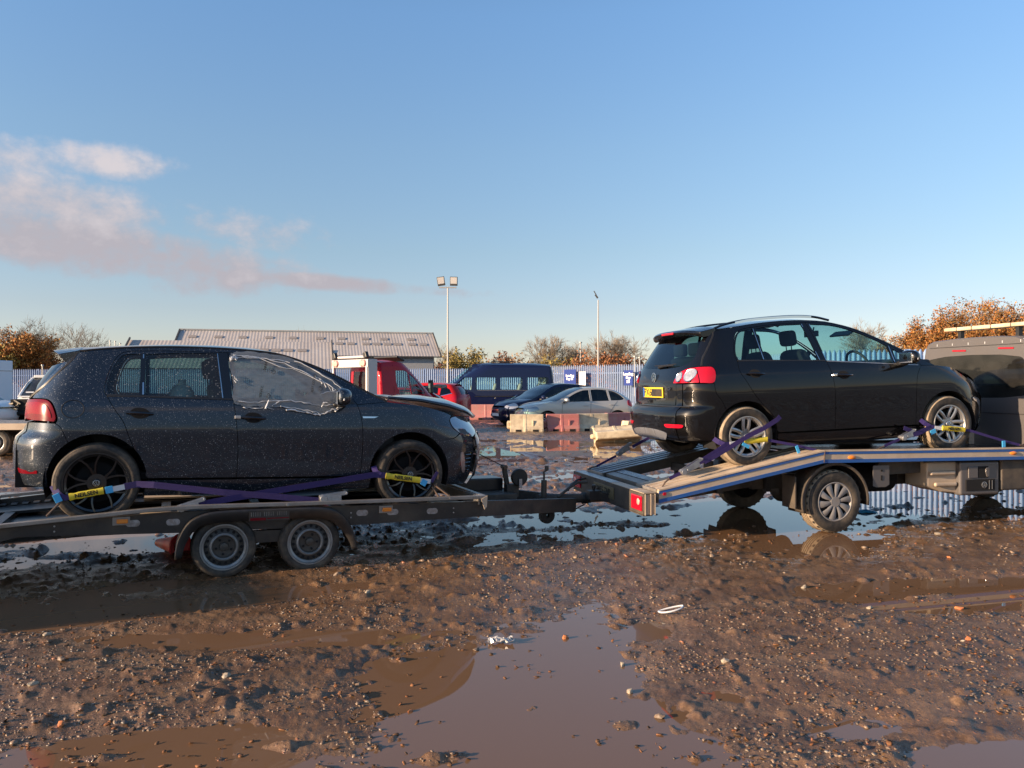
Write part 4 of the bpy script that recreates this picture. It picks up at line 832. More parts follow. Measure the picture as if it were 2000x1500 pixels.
def golf():
    S=GOLF; O=(-3.656,7.162,.492); t=empty('hatchback_car',mat=Matrix.Translation(O)@Matrix.Rotation(R(23),4,'Z')@Matrix.Rotation(R(1.0),4,'Y'),label='dark navy hatchback with black alloys and film over a window, on the trailer',cat='car')
    bp='paint_navy'; A=lambda x,rx,a0,a1,n=20: arc(x,.335,rx,a0,a1,n,.372)
    E=[(-.17,1.372),(.1,1.405),(.5,1.43),(.9,1.432),(1.2,1.42),(1.42,1.395),(1.75,1.285),(2.0,1.165),(2.2,1.06),(2.36,.985)]
    roofE=smo(E[:6]); scrE=smo(E[5:])
    rgap=[(.985,1.400),(1.022,.995),(1.038,.883),(1.062,.645),(1.065,.562),(1.056,.333)]; fgap=[(2.08,.957),(2.111,.859),(2.129,.694),(2.125,.453),(2.113,.316)]
    ftop=[(1.3,1.392),(1.58,1.330),(1.75,1.242),(1.90,1.145),(2.0,1.06)]
    rtop=[(.30,1.392),(.16,1.372),(.10,1.305),(.045,1.13),(.035,1.06),(.055,1.018)]
    arear=A(0,.356,(lambda:0)() or 0,0,1)
    a_up=[p for p in A(0,.358,180,0,30)]
    # quarter panel with the roof rail and the windscreen pillar
    q=[(-.17,1.372,1)]+[(p[0],p[1]) for p in E[1:9]]+[(2.36,.985,1),(2.08,.957,1)]+ftop[::-1]+[(.985,1.400,1)]+rtop[:-1]+[(.055,1.018,1),(.12,.904),(.181,.814),(.228,.690),(.262,.600,1)]
    q+=[(p[0],p[1]) for p in A(0,.358,42,122,14)][1:-1]+[(-.205,.641,1),(-.262,.765),(-.297,.793,1),(-.285,.815),(-.287,.85),(-.325,.952),(-.37,.983),(-.50,.985,1),(-.476,1.026),(-.33,1.165),(-.21,1.295)]
    panel(S,'quarter_panel',t,bp,sm(q,3),sides=(-1,1),grid=.055)
    rd=[(.985,1.400,1),(1.022,.995),(1.038,.883),(1.062,.645),(1.065,.562),(1.056,.333,1),(.375,.345,1),(.352,.37,1)]+A(0,.362,5,42,8)[1:]+[(.262,.600,1),(.228,.690),(.181,.814),(.12,.904),(.055,1.018,1)]+rtop[::-1][1:]
    rhole=sm([(.330,1.025,1),(.330,1.366,1),(.60,1.386),(.895,1.390,1),(.933,1.003,1)]); qhole=sm([(.070,1.028,1),(.052,1.08),(.068,1.17),(.108,1.282),(.155,1.348),(.20,1.362),(.300,1.366,1),(.300,1.026,1)])
    fhole=sm([(1.035,1.368,1),(1.22,1.372),(1.40,1.346),(1.58,1.292),(1.75,1.201),(1.865,1.120),(1.955,1.035,1),(1.95,.962,1),(1.036,.990,1)])
    for sd in(-1,1):
        d=panel(S,'rear_door',t,bp,sm(rd,4),[rhole,qhole],sides=(sd,))[0]
        panel(S,'window',d,'glass_golf',rhole,sides=(sd,),off=-.006,lip=0,gap=-.006); panel(S,'quarter_window',d,'glass_golf',qhole,sides=(sd,),off=-.006,lip=0,gap=-.006)
        panel(S,'window_divider',d,'gloss_black',[(.296,1.022),(.334,1.022),(.334,1.37),(.296,1.37)],sides=(sd,),off=.003,gap=0,grid=.02); panel(S,'divider_bright_edge',d,'chrome',[(.318,1.026),(.330,1.026),(.320,1.362),(.312,1.362)],sides=(sd,),off=.005,gap=0,grid=.02,lip=.002)  # chrome strip stands in for the bright reflection along the window divider
        panel(S,'pillar_trim',d,'gloss_black',[(.936,1.0),(1.016,.996),(.983,1.396),(.897,1.392)],sides=(sd,),off=.004,gap=.001); panel(S,'pillar_bright_edge',d,'chrome',[(.934,1.006),(.942,1.006),(.902,1.386),(.896,1.386)],sides=(sd,),off=.006,gap=0,grid=.03,lip=.002)  # chrome strip stands in for the bright reflection beside the door pillar
        panel(S,'belt_trim',d,'black_trim',[(.06,1.010),(1.018,.988),(1.020,1.000),(.06,1.026)],sides=(sd,),off=.006,gap=0); handle(d,S,.205,.882,.20,'gloss_black',None,sd)
        fd=[(1.056,.333,1),(1.065,.562),(1.062,.645),(1.038,.883),(1.022,.995),(.985,1.400,1)]+ftop+[(2.08,.957,1),(2.111,.859),(2.129,.694),(2.125,.453),(2.113,.316,1)]
        d=panel(S,'front_door',t,bp,sm(fd,4),[fhole],sides=(sd,))[0]; panel(S,'window',d,'glass_rear',fhole,sides=(sd,),off=-.006,lip=0,gap=-.006)
        panel(S,'belt_trim',d,'black_trim',[(1.03,.978),(1.955,.948),(1.955,.962),(1.03,.992)],sides=(sd,),off=.006,gap=0); panel(S,'pillar_trim',d,'gloss_black',[(.990,1.396),(1.026,.994),(1.052,.992),(1.034,1.37)],sides=(sd,),off=.004,gap=.001)
        panel(S,'mirror_plate',d,'black_trim',sm([(1.95,.962,1),(1.955,1.035,1),(2.0,1.035),(2.06,.965,1)]),sides=(sd,),off=.004,gap=0); handle(d,S,1.085,.846,.20,'gloss_black','lamp_clear' if sd<0 else None,sd)
        mirror_arm(d,S,1.90,1.00,1.02,bp,True,sd)
        w=[(2.113,.316,1),(2.125,.453),(2.129,.694),(2.111,.859),(2.08,.957,1),(2.36,.985,1),(2.7,.948),(2.95,.885),(3.02,.858,1),(2.985,.81),(3.005,.75),(3.09,.688,1),(3.02,.645),(2.872,.638,1)]+[(p[0],p[1]) for p in A(2.578,.378,38,180,24)][1:-1]+[(2.205,.32,1)]
        w=panel(S,'front_wing',t,bp,sm(w,4),sides=(sd,))[0]
        panel(S,'side_badge',w,'chrome',[(2.125,.853),(2.27,.851),(2.235,.838),(2.13,.837)],sides=(sd,),off=.004,gap=0,lip=.003)
        panel(S,'sill',t,'black_trim' if False else bp,sm([(.36,.332,1),(1.06,.322),(2.11,.304,1),(2.21,.30,1),(2.20,.205,1),(1.2,.19),(.34,.205,1)]),sides=(sd,),off=.012)
        panel(S,'headlight',t,'lamp_grey',sm([(2.992,.825),(3.075,.848),(3.25,.838),(3.40,.775),(3.455,.70),(3.45,.655),(3.36,.640),(3.218,.652),(3.086,.693),(3.004,.762)]),sides=(sd,),off=.003,gap=.003,grid=.025)
        panel(S,'tail_lamp',t,'lamp_dark_red',sm([(-.572,.965,1),(-.50,.977),(-.37,.975),(-.334,.949),(-.296,.85),(-.297,.822),(-.307,.806,1),(-.578,.802,1)]),sides=(sd,),off=.004,gap=.002,grid=.025)
        panel(S,'tail_lamp_band',t,'lamp_smoky',sm([(-.555,.945,1),(-.50,.955),(-.40,.953),(-.36,.93),(-.325,.855),(-.325,.835,1),(-.56,.835,1)]),sides=(sd,),off=.008,gap=.002,grid=.025)
        panel(S,'rear_reflector',t,'lamp_dark_red',sm([(-.59,.432,1),(-.42,.422,1),(-.42,.397,1),(-.58,.396)]),sides=(sd,),off=.004,gap=0,grid=.025)
        fp=arc(-.178,.907,.079,0,360,28,.070)[:-1]
        if sd<0:
            M=MB(); P=[face_side(S,a,b,.0005) for a,b in fp]; M.tube(P,.0028,5,closed=True); M.build('fuel_flap_seam',MATS['dark_void'],t)
        # front bumper corner
    xb=lambda z: S.nose(z)-S.df(z)*.30
    M=MB(); zs=[.185,.25,.32,.40,.48,.56,.62,.648]
    for sd in(-1,1):
        patch(M,S,'side',sm([(2.945,.30,1)]+[(p[0],p[1]) for p in A(2.578,.378,4,52,10)][:-1]+[(2.866,.642,1),(3.02,.640),(3.10,.684,1),(3.218,.648),(xb(.635),.635,1)]+[(xb(z),z) for z in zs[::-1][1:-1]]+[(xb(.185),.185,1),(3.1,.19),(2.95,.205,1)],4),[sm([(3.13,.50,1),(xb(.5)-.02,.50,1),(xb(.3)-.03,.30,1),(3.17,.31,1)])],0,.04,.012,sd)
    L_=[(-S.Y(xb(z),z),z) for z in zs]; patch(M,S,'front',L_+[(-.45,.70),(0,.72),(.45,.70)]+[(-y,z) for y,z in L_[::-1]],[[(-.52,.26),(.52,.26),(.50,.46),(-.50,.46)]],0,.06,.0)
    fb=M.build('front_bumper',MATS[bp],t)
    for sd in(-1,1):
        panel(S,'fog_grille',fb,'black_trim',sm([(3.12,.51,1),(xb(.5)-.01,.51,1),(xb(.3)-.02,.29,1),(3.16,.30,1)]),sides=(sd,),off=-.02,gap=0,lip=0,grid=.03)
        for k in range(5):
            z=.325+.038*k; M=MB(); M.tube([face_side(S,3.17+(xb(z)-3.21)*i/5,z,-.006,sd) for i in range(6)],.006,5); M.build('grille_slat',MATS['gloss_black'],fb)
        panel(S,'fog_trim',fb,'zinc',sm([(3.105,.50),(3.135,.505),(3.165,.31),(3.14,.31)]),sides=(sd,),off=.004,gap=0,lip=.006)
    M=MB(); patch(M,S,'front',[(-.5,.27),(.5,.27),(.48,.45),(-.48,.45)],(),-.03,.08,0); patch(M,S,'front',[(-.5,.60),(.5,.60),(.45,.68),(-.45,.68)],(),.004,.08,.004); M.build('grille',MATS['black_trim'],fb)
    # rear bumper and tailgate
    xr=lambda z: S.tail(z)+S.dr(z)*.20
    M=MB(); zs=[.285,.34,.42,.50,.58,.64,.68,.72,.76,.793]
    for sd in(-1,1): patch(M,S,'side',sm([(-.345,.285,1)]+[(p[0],p[1]) for p in A(0,.358,176,125,10)][1:-1]+[(-.205,.641,1),(-.262,.765),(-.300,.793,1),(xr(.793),.793,1)]+[(xr(z),z) for z in zs[::-1][1:-1]]+[(xr(.285),.285,1)],3),(),0,.03,.01,sd,.002)
    L_=[(-S.Y(xr(z),z),z) for z in zs]; patch(M,S,'rear',L_+[(-y,z) for y,z in L_[::-1]],(),0,.06,0); M.build('rear_bumper',MATS[bp],t)
    hl=[(-.56,.795),(-.55,.88),(-.52,.985),(-.476,1.026),(-.40,1.09),(-.33,1.165),(-.26,1.24),(-.21,1.295),(-.172,1.365)]
    L_=[(-S.Y(x,z)+.003,z) for x,z in hl]; g=[(-S.Y(x,z)+.05,z) for x,z in hl[3:-1]]; tg=panel(S,'tailgate',t,bp,L_+[(-y,z) for y,z in L_[::-1]],[g+[(-y,z) for y,z in g[::-1]]],kind='rear',gap=0,grid=.06)[0]
    panel(S,'rear_window',tg,'glass_dark',[(y-.02,z) for y,z in g]+[(-y+.02,z) for y,z in g[::-1]],kind='rear',off=-.004,gap=0,lip=0,grid=.06)
    M=MB(); n=15; vs=[]
    for i in range(n):
        y=-.60+1.2*i/(n-1); k=abs(y/.60)**3; dz=-.045*k
        for px,pz in((-.40+.085*k,1.392+dz),(-.16,1.428+dz),(-.15,1.385+dz),(-.215,1.315+dz),(-.27,1.33+dz)): vs.append((px,y,pz))
    M.add(vs,[(i*5+j,i*5+(j+1)%5,i*5+5+(j+1)%5,i*5+5+j) for i in range(n-1) for j in range(5)]+[(4,3,2,1,0),tuple(range(n*5-5,n*5))],False); M.build('roof_spoiler',MATS[bp],tg,.006)
    for sd in(-1,1): M=MB(); M.tube([face_side(S,x,z,-.013,sd) for x,z in smo(hl[2:],4)],.015,6); M.build('tailgate_seal',MATS['black_trim'],tg)
    # roof, windscreen, bonnet
    M=MB(); deck(M,S,[(-.17,1.425),(.1,1.447),(.5,1.474),(.9,1.482),(1.2,1.468),(1.42,1.435)],roofE,26,21,2.6); M.build('roof',MATS[bp],t)
    M=MB(); deck(M,S,[(1.42,1.432),(1.7,1.325),(2.05,1.175),(2.46,1.0)],scrE,20,21,2.2); M.build('windscreen',MATS['glass_dark'],t)
    for sd in(-1,1):
        M=MB(); M.tube([face_side(S,x,z,-.004,sd)+Vector((0,0,.004)) for x,z in smo(E)],.009,6); M.build('roof_gutter',MATS['black_trim'],t)
    yb=pchip([(0,.79),(.4,.755),(.7,.69),(.88,.58),(1,.40)])
    M=MB(); deck(M,S,[(2.44,1.045),(2.8,1.052),(3.1,1.015),(3.32,.945),(3.475,.845)],[(2.38,1.035),(2.7,1.008),(3.0,.955),(3.22,.890),(3.36,.822)],22,21,2.4,ye=yb); b=M.build('bonnet',MATS[bp],t); md=b.modifiers.new('thick','SOLIDIFY'); md.thickness=.022; md.offset=-1
    M=MB(); deck(M,S,[(2.36,.95),(2.8,.90),(3.1,.84),(3.36,.72)],[(2.36,.965),(2.7,.93),(2.95,.87),(3.10,.80)],14,9,3); M.build('engine_bay',MATS['dark_void'],t)
    M=MB()
    for k in range(7): M.tube([(3.05+.04*k,-.60+.03*k,.80-.006*k),(3.08+.04*k,-.56+.03*k,.845-.008*k)],.018,6)
    M.build('engine_pipes',MATS['zinc'],t)
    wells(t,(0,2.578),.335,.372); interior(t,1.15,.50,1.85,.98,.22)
    M=MB(); M.lathe([(0,0),(.10,0),(.105,.03),(.105,.24),(.07,.30),(.03,.32),(.03,.36),(0,.36)],'z',20,(.62,-.35,.80)); o=M.build('canister',MATS['white_paint'],None); o.matrix_world=t.matrix_world.copy(); tag(o,'white canister with a yellow label seen through the rear door window','canister'); M=MB(); M.box((.60,-.452,.93),(.09,.01,.10)); M.build('yellow_label',MATS['sleeve_yellow'],o)
    for x in(0,2.578):
        for sd in(-1,1):
            w=make_wheel(t,x,sd*.775,.318,.318,.242,.225,'twin','rubber',sd<0,R(8 if x else -14)); emblem(w,Matrix.Translation((0,-.12+.028-.006+.001,0)),.026,'zinc')
    # film over the driver's window
    M=MB(); rg=random.Random(3)
    ol=sm([(1.0,1.36),(1.03,1.395),(1.25,1.402),(1.5,1.36),(1.72,1.262),(1.88,1.165),(1.985,1.06),(1.965,.985),(1.90,.93),(1.84,.885),(1.72,.872),(1.62,.895),(1.50,.905),(1.42,.932),(1.30,.925),(1.2,.94),(1.12,.925),(1.08,.945),(1.025,.965),(1.02,1.1)])
    ol=[(x+rg.uniform(-.006,.006),z+rg.uniform(-.006,.006)) for x,z in ol]; patch(M,S,'side',ol,(),.014,.035,0,-1)
    fm=M.build('plastic_film',MATS['plastic_film'],None); fm.matrix_world=t.matrix_world.copy(); tag(fm,'crumpled clear plastic film taped over the front window of the navy hatchback','plastic film')
    M=MB()
    def crease(P,r,j=.008,off=.02):
        P=smo(P,4); M.tube([face_side(S,x+rg.uniform(-j,j),z+rg.uniform(-j,j),off+rg.uniform(0,.012)) for x,z in P],[r*.72*rg.uniform(.3,1.4) for _ in P],5)
    crease([(1.01,1.365),(1.15,1.375),(1.35,1.345),(1.55,1.28),(1.75,1.185),(1.93,1.07)],.006); crease([(1.02,1.345),(1.1,1.36),(1.3,1.36),(1.5,1.325)],.006); crease([(1.03,1.385),(1.2,1.365),(1.42,1.29),(1.62,1.235),(1.8,1.145)],.004); crease([(1.55,1.345),(1.72,1.26),(1.86,1.175),(1.99,1.055)],.005)
    crease([(1.06,.987),(1.2,.973),(1.32,.985),(1.5,.988),(1.65,.965),(1.78,.945),(1.86,.955)],.005); crease([(1.28,.92),(1.31,.99)],.010,.002); crease([(1.33,.935),(1.40,.985),(1.48,.99)],.008); crease([(1.10,.935),(1.17,.925),(1.26,.93)],.005); crease([(1.30,.918),(1.36,.92)],.007); crease([(1.46,.905),(1.58,.90),(1.66,.88),(1.74,.868),(1.80,.885),(1.87,.92),(1.94,.945)],.010); crease([(1.40,.94),(1.52,.93),(1.63,.905),(1.73,.88)],.006); crease([(1.955,1.04),(1.945,.985),(1.93,.93),(1.87,.90)],.009); crease([(1.76,.94),(1.78,.97),(1.81,.972)],.007); crease([(1.75,1.05),(1.86,1.075),(1.95,1.09)],.004)
    for k in range(5): x=1.72+.035*k; crease([(x,1.215-.028*k),(x+.02,1.165-.028*k)],.005,.003)
    for k in range(4): crease([(1.0,1.36-.01*k),(1.03,1.375-.012*k),(1.06,1.362-.008*k)],.007)
    crease([(1.015,1.20),(1.04,1.18),(1.06,1.155)],.005); crease([(1.02,1.16),(1.05,1.14)],.005); M.build('film_crease',MATS['film_edge'],fm)
    for (x,z,s) in((1.30,1.305,'AIRBAGS'),(1.70,1.145,'SEAT COVERS'),(1.25,1.065,'SERVICE')):
        p=face_side(S,x,z,.026); M4=Matrix.Translation(p)@Matrix.Rotation(R(90),4,'X')@Matrix.Rotation(R(78),4,'Z'); M4=Matrix.Translation(p)@Matrix.Rotation(R(-28),4,'X')@Matrix.Translation(-p)@M4
        text_obj(s,.030,MATS['ink_black'],fm,M4,'film_print',.0005)
    for x,z in((1.36,1.24),(1.76,1.10),(1.31,1.03)):
        M=MB(); M.tube([face_side(S,x+.014*math.cos(a),z+.018*math.sin(a),.024) for a in [2*math.pi*k/16 for k in range(16)]],.002,4,closed=True); M.build('film_print',MATS['ink_black'],fm)
    return t
GOLF_T=golf()

def plus():
    S=PLUS; O=(2.289,9.289,.727); t=empty('hatchback_car',mat=Matrix.Translation(O)@Matrix.Rotation(R(14.5),4,'Z')@Matrix.Rotation(R(-2.3),4,'Y'),label='tall black hatchback with silver alloys and roof rails, strapped on the recovery truck bed',cat='car')
    bp='paint_black'; A=lambda x,rx,a0,a1,n=20: arc(x,.325,rx,a0,a1,n,.365)
    E=[(-.20,1.455),(.1,1.505),(.5,1.545),(.9,1.558),(1.2,1.535),(1.5,1.455),(1.75,1.345),(2.0,1.215),(2.25,1.075),(2.42,.992)]
    roofE=smo(E[:5]); scrE=smo(E[4:])
    ftop=[(1.27,1.503),(1.53,1.425),(1.72,1.338),(1.90,1.242),(2.08,1.13),(2.20,1.045)]; rtop=[(.588,1.515),(.28,1.488),(.11,1.462),(.03,1.41),(-.045,1.25),(-.06,1.16),(-.045,1.12)]
    q=[(-.20,1.455,1)]+[(p[0],p[1]) for p in E[1:9]]+[(2.42,.992,1),(2.23,.995,1)]+ftop[::-1]+[(.942,1.525,1)]+rtop[:-1]+[(-.045,1.12,1),(-.048,1.012),(.012,.905),(.10,.76),(.215,.625,1)]
    q+=[(p[0],p[1]) for p in A(0,.362,54,130,14)][1:-1]+[(-.232,.605,1),(-.275,.70),(-.345,.80),(-.355,.90,1),(-.335,.95),(-.325,1.03),(-.345,1.068,1),(-.44,1.075,1),(-.40,1.16),(-.30,1.30),(-.23,1.40)]
    panel(S,'quarter_panel',t,bp,sm(q,3),sides=(-1,1),grid=.055)
    rd=[(.942,1.525,1),(1.019,1.085),(1.057,.927),(1.080,.708),(1.073,.335,1),(.385,.340,1),(.360,.36,1)]+A(0,.366,6,54,10)[1:]+[(.215,.625,1),(.10,.76),(.012,.905),(-.048,1.012),(-.045,1.12,1)]+rtop[::-1][1:]
    qhole=sm([(-.025,1.133,1),(-.038,1.18),(-.02,1.27),(.045,1.395),(.105,1.442),(.255,1.470,1),(.262,1.125,1)]); rhole=sm([(.292,1.124,1),(.285,1.474,1),(.588,1.500),(.875,1.508,1),(.915,1.25),(.935,1.098,1)])
    fhole=sm([(1.03,1.093,1),(1.01,1.25),(.985,1.505,1),(1.27,1.482),(1.53,1.402),(1.72,1.315),(1.87,1.232,1),(1.872,1.030,1)]); thole=sm([(1.925,1.195,1),(2.05,1.115),(2.165,1.035),(2.185,1.008,1),(1.915,1.026,1)])
    for sd in(-1,1):
        d=panel(S,'rear_door',t,bp,sm(rd,4),[rhole,qhole],sides=(sd,))[0]; panel(S,'window',d,'glass_plus',rhole,sides=(sd,),off=-.006,lip=0,gap=-.006); panel(S,'quarter_window',d,'glass_rear',qhole,sides=(sd,),off=-.006,lip=0,gap=-.006)
        panel(S,'divider_bright_edge',d,'chrome',[(.262,1.126),(.272,1.126),(.262,1.468),(.256,1.468)],sides=(sd,),off=.004,gap=0,grid=.03,lip=.003); panel(S,'pillar_bright_edge',d,'chrome',[(.938,1.10),(.947,1.10),(.886,1.508),(.878,1.508)],sides=(sd,),off=.004,gap=0,grid=.03,lip=.003); handle(d,S,.03,.985,.19,'gloss_black',None,sd)
        panel(S,'window_seal',d,'black_trim',[(-.04,1.118),(1.012,1.084),(1.012,1.096),(-.04,1.132)],sides=(sd,),off=.004,gap=0)
        panel(S,'rubbing_strip',d,bp,[(.30,.585),(1.062,.560),(1.060,.582),(.30,.608)],sides=(sd,),off=.008,gap=0,lip=.008)
        fd=[(1.073,.335,1),(1.080,.708),(1.057,.927),(1.019,1.085),(.942,1.525,1)]+ftop+[(2.23,.995,1),(2.165,.90),(2.140,.777),(2.133,.50),(2.125,.330,1)]
        d=panel(S,'front_door',t,bp,sm(fd,4),[fhole,thole],sides=(sd,))[0]; panel(S,'window',d,'glass_plus',fhole,sides=(sd,),off=-.006,lip=0,gap=-.006); panel(S,'quarter_window',d,'glass_plus',thole,sides=(sd,),off=-.006,lip=0,gap=-.006)
        panel(S,'divider_bright_edge',d,'chrome',[(1.886,1.03),(1.896,1.03),(1.890,1.228),(1.884,1.228)],sides=(sd,),off=.004,gap=0,grid=.03,lip=.003); panel(S,'pillar_bright_edge',d,'chrome',[(1.018,1.09),(1.027,1.09),(.985,1.504),(.978,1.504)],sides=(sd,),off=.004,gap=0,grid=.03,lip=.003)
        panel(S,'window_seal',d,'zinc',[(1.03,1.080),(2.19,.996),(2.19,1.004),(1.03,1.090)],sides=(sd,),off=.004,gap=0,lip=.003); panel(S,'rubbing_strip',d,bp,[(1.09,.556),(2.09,.528),(2.09,.552),(1.09,.580)],sides=(sd,),off=.008,gap=0,lip=.008)
        handle(d,S,1.105,.93,.19,'gloss_black','chrome',sd); mirror_arm(d,S,1.93,1.01,1.085,bp,True,sd)
        w=[(2.125,.330,1),(2.133,.50),(2.140,.777),(2.165,.90),(2.23,.995,1),(2.42,.992,1),(2.7,.955),(2.90,.885),(2.99,.825,1),(2.98,.78),(3.03,.70),(3.06,.655,1),(2.96,.645),(2.86,.600,1)]+[(p[0],p[1]) for p in A(2.578,.378,42,180,24)][1:-1]+[(2.205,.32,1)]
        panel(S,'front_wing',t,bp,sm(w,4),sides=(sd,)); panel(S,'sill',t,bp,sm([(.37,.330,1),(1.06,.322),(2.11,.316,1),(2.21,.30,1),(2.20,.20,1),(1.2,.185),(.35,.20,1)]),sides=(sd,),off=.010)
        panel(S,'headlight',t,'lamp_clear',sm([(2.985,.80),(3.0,.84),(3.10,.825),(3.27,.765),(3.37,.69),(3.37,.645),(3.24,.635),(3.10,.655),(3.02,.71)]),sides=(sd,),off=.003,gap=.003,grid=.025)
    xb=lambda z: S.nose(z)-S.df(z)*.30
    M=MB(); zs=[.185,.25,.32,.40,.48,.56,.60,.63]
    for sd in(-1,1): patch(M,S,'side',sm([(2.945,.29,1)]+[(p[0],p[1]) for p in A(2.578,.378,4,42,10)][:-1]+[(2.855,.605,1),(2.96,.643),(3.06,.652,1),(3.22,.63),(xb(.63),.63,1)]+[(xb(z),z) for z in zs[::-1][1:-1]]+[(xb(.185),.185,1),(3.1,.19),(2.95,.205,1)],4),(),0,.04,.012,sd)
    L_=[(-S.Y(xb(z),z),z) for z in zs]; patch(M,S,'front',L_+[(-.45,.70),(0,.74),(.45,.70)]+[(-y,z) for y,z in L_[::-1]],(),0,.06,0); M.build('front_bumper',MATS[bp],t)
    M=MB(); patch(M,S,'side',sm([(2.96,.60),(3.10,.58),(3.22,.50),(3.25,.38),(3.20,.36),(3.15,.46),(3.05,.54),(2.98,.57)]),(),.012,.03,.01,-1); M.build('bumper_scuff',MATS['lamp_clear'],t)
    xr=lambda z: S.tail(z)+S.dr(z)*.16
    M=MB(); zs=[.29,.34,.40,.46,.52,.58,.62,.645,.66,.70,.76,.83,.895]
    for sd in(-1,1): patch(M,S,'side',sm([(-.355,.29,1)]+[(p[0],p[1]) for p in A(0,.362,174,130,10)][1:-1]+[(-.232,.605,1),(-.275,.70),(-.345,.80),(-.355,.895,1),(xr(.895),.895,1)]+[(xr(z),z) for z in zs[::-1][1:-1]]+[(xr(.29),.29,1)],3),(),0,.03,.01,sd,.002)
    L_=[(-S.Y(xr(z),z),z) for z in zs]; hatch=[(-.50,.895),(-.52,.78),(-.52,.69)]; patch(M,S,'rear',L_[:9]+[(y,z) for y,z in L_[9:]]+[(-.52,.895),(-.53,.80),(-.53,.668),(.53,.668),(.53,.80),(.52,.895)]+[(-y,z) for y,z in L_[::-1]],(),0,.045,0); rb=M.build('rear_bumper',MATS[bp],t)
    panel(S,'bumper_skirt',rb,'plank_grey',sm([(-.36,.29,1),(.36,.29,1),(.44,.36),(.30,.395),(-.30,.395),(-.44,.36)]),kind='rear',off=.006,gap=0,lip=.006)
    for s in(-1,1): panel(S,'rear_reflector',rb,'lamp_red',sm([(s*.42,.462),(s*.56,.470),(s*.70,.462),(s*.69,.440),(s*.56,.432),(s*.44,.438)]),kind='rear',off=.006,gap=0,lip=.006,grid=.03)
    M=MB(); M.tube([(S.XR(y,.655)-.004,y,.655) for y in [-.72+1.44*k/20 for k in range(21)]],.006,5); M.build('bumper_seam',MATS['black_trim'],rb)
    hl=[(-.44,1.075),(-.40,1.16),(-.35,1.23),(-.30,1.30),(-.23,1.40),(-.205,1.45)]; L_=[(-.515,.672),(-.525,.80),(-.515,.90),(-.60,1.03),(-.66,1.073)]+[(-S.Y(x,z)+.003,z) for x,z in hl]; g=[(-.40,1.078),(-.56,1.10),(-.615,1.16),(-.60,1.24),(-.565,1.34),(-.55,1.41),(-.50,1.425)]
    g=sm([(0,1.070)]+g+[(0,1.430)]+[(-y,z) for y,z in g[::-1]],3); tg=panel(S,'tailgate',t,bp,L_+[(-y,z) for y,z in L_[::-1]],[g],kind='rear',gap=0,grid=.05)[0]; panel(S,'rear_window',tg,'glass_rear',g,kind='rear',off=-.004,gap=-.01,lip=0,grid=.05)
    M=MB(); n=17; vs=[]
    for i in range(n):
        y=-.60+1.2*i/(n-1); k=abs(y/.60)**3; dz=-.04*k
        for px,pz in((-.47+.10*k,1.468+dz),(-.43+.06*k,1.492+dz),(-.19,1.528+dz),(-.19,1.45+dz),(-.34,1.428+dz),(-.44+.08*k,1.445+dz)): vs.append((px,y,pz))
    M.add(vs,[(i*6+j,i*6+(j+1)%6,i*6+6+(j+1)%6,i*6+6+j) for i in range(n-1) for j in range(6)]+[(5,4,3,2,1,0),tuple(range(n*6-6,n*6))],False); sp=M.build('roof_spoiler',MATS[bp],tg,.006)
    M=MB(); M.box((-.462,0,1.462),(.02,.30,.026)); M.build('brake_lamp',MATS['lamp_red'],sp,.006)
    for s in(-1,1):
        ol=sm([(s*.475,.905,1),(s*.495,.965),(s*.54,1.02),(s*.62,1.055)]+[(s*S.Y(-.485,1.066),1.066,1)]+[(s*S.Y(-.485,z_),z_) for z_ in (1.03,.99,.95)]+[(s*S.Y(-.485,.906),.906,1)])
        L=panel(S,'tail_lamp',t,'lamp_red',ol,kind='rear',off=.008,gap=.002,lip=.01,grid=.025)[0]
        for yc,zc,ry,rz in((.553,.972,.042,.050),(.688,.988,.062,.064)):
            M=MB(); patch(M,S,'rear',[(s*yc+ry*math.cos(a),zc+rz*math.sin(a)) for a in [2*math.pi*k/28 for k in range(28)]],(),.014,.02,.006); o=M.build('lamp_lens',MATS['lamp_clear'],L)
            M=MB(); M.tube([Vector((S.XR(s*yc+ry*math.cos(a),zc+rz*math.sin(a))-.014,s*yc+ry*math.cos(a),zc+rz*math.sin(a))) for a in [2*math.pi*k/28 for k in range(28)]],.005,5,closed=True); M.build('lens_ring',MATS['chrome'],o)
        sl=[(-.365,.905),(-.340,.95),(-.332,1.03),(-.352,1.062),(-.42,1.068),(-.490,1.066,1),(-.490,.906,1)]; panel(S,'tail_lamp',t,'lamp_red',sm(sl),sides=(s,),off=.0075,gap=0,grid=.02,lip=.008)
    for sd in(-1,1): M=MB(); M.tube([face_side(S,x,z,-.012,sd) for x,z in smo(hl+[(-.18,1.47)],4)],.016,6); M.build('tailgate_seal',MATS['black_trim'],tg)
    # plate, emblem, wiper, badge
    xp=S.XR(0,.80)-.006; M=MB(); M.box((xp+.0,-.02,.805),(.008,.52,.115)); pl=M.build('number_plate',MATS['plate_yellow'],tg,.003)
    RT=Matrix.Rotation(R(-90),4,'Z')@Matrix.Rotation(R(90),4,'X')
    text_obj('PX6',.12,MATS['ink_black'],pl,Matrix.Translation((xp-.005,.115,.803))@RT,'plate_letters',.0008,.002)
    M=MB(); M.box((xp-.005,-.125,.803),(.004,.27,.085)); M.build('blackout_patch',MATS['chassis_black'],pl); M=MB(); M.box((xp-.0045,.225,.805),(.003,.04,.108)); M.build('plate_band',MATS['rail_blue'],pl)  # black-out block added over the remaining plate letters
    M=MB(); patch(M,S,'rear',sm([(-.38,.735,1),(.38,.735,1),(.34,.875),(-.34,.875)]),(),-.002+.004,.05,.004); M.build('plate_recess',MATS['gloss_black'],tg)
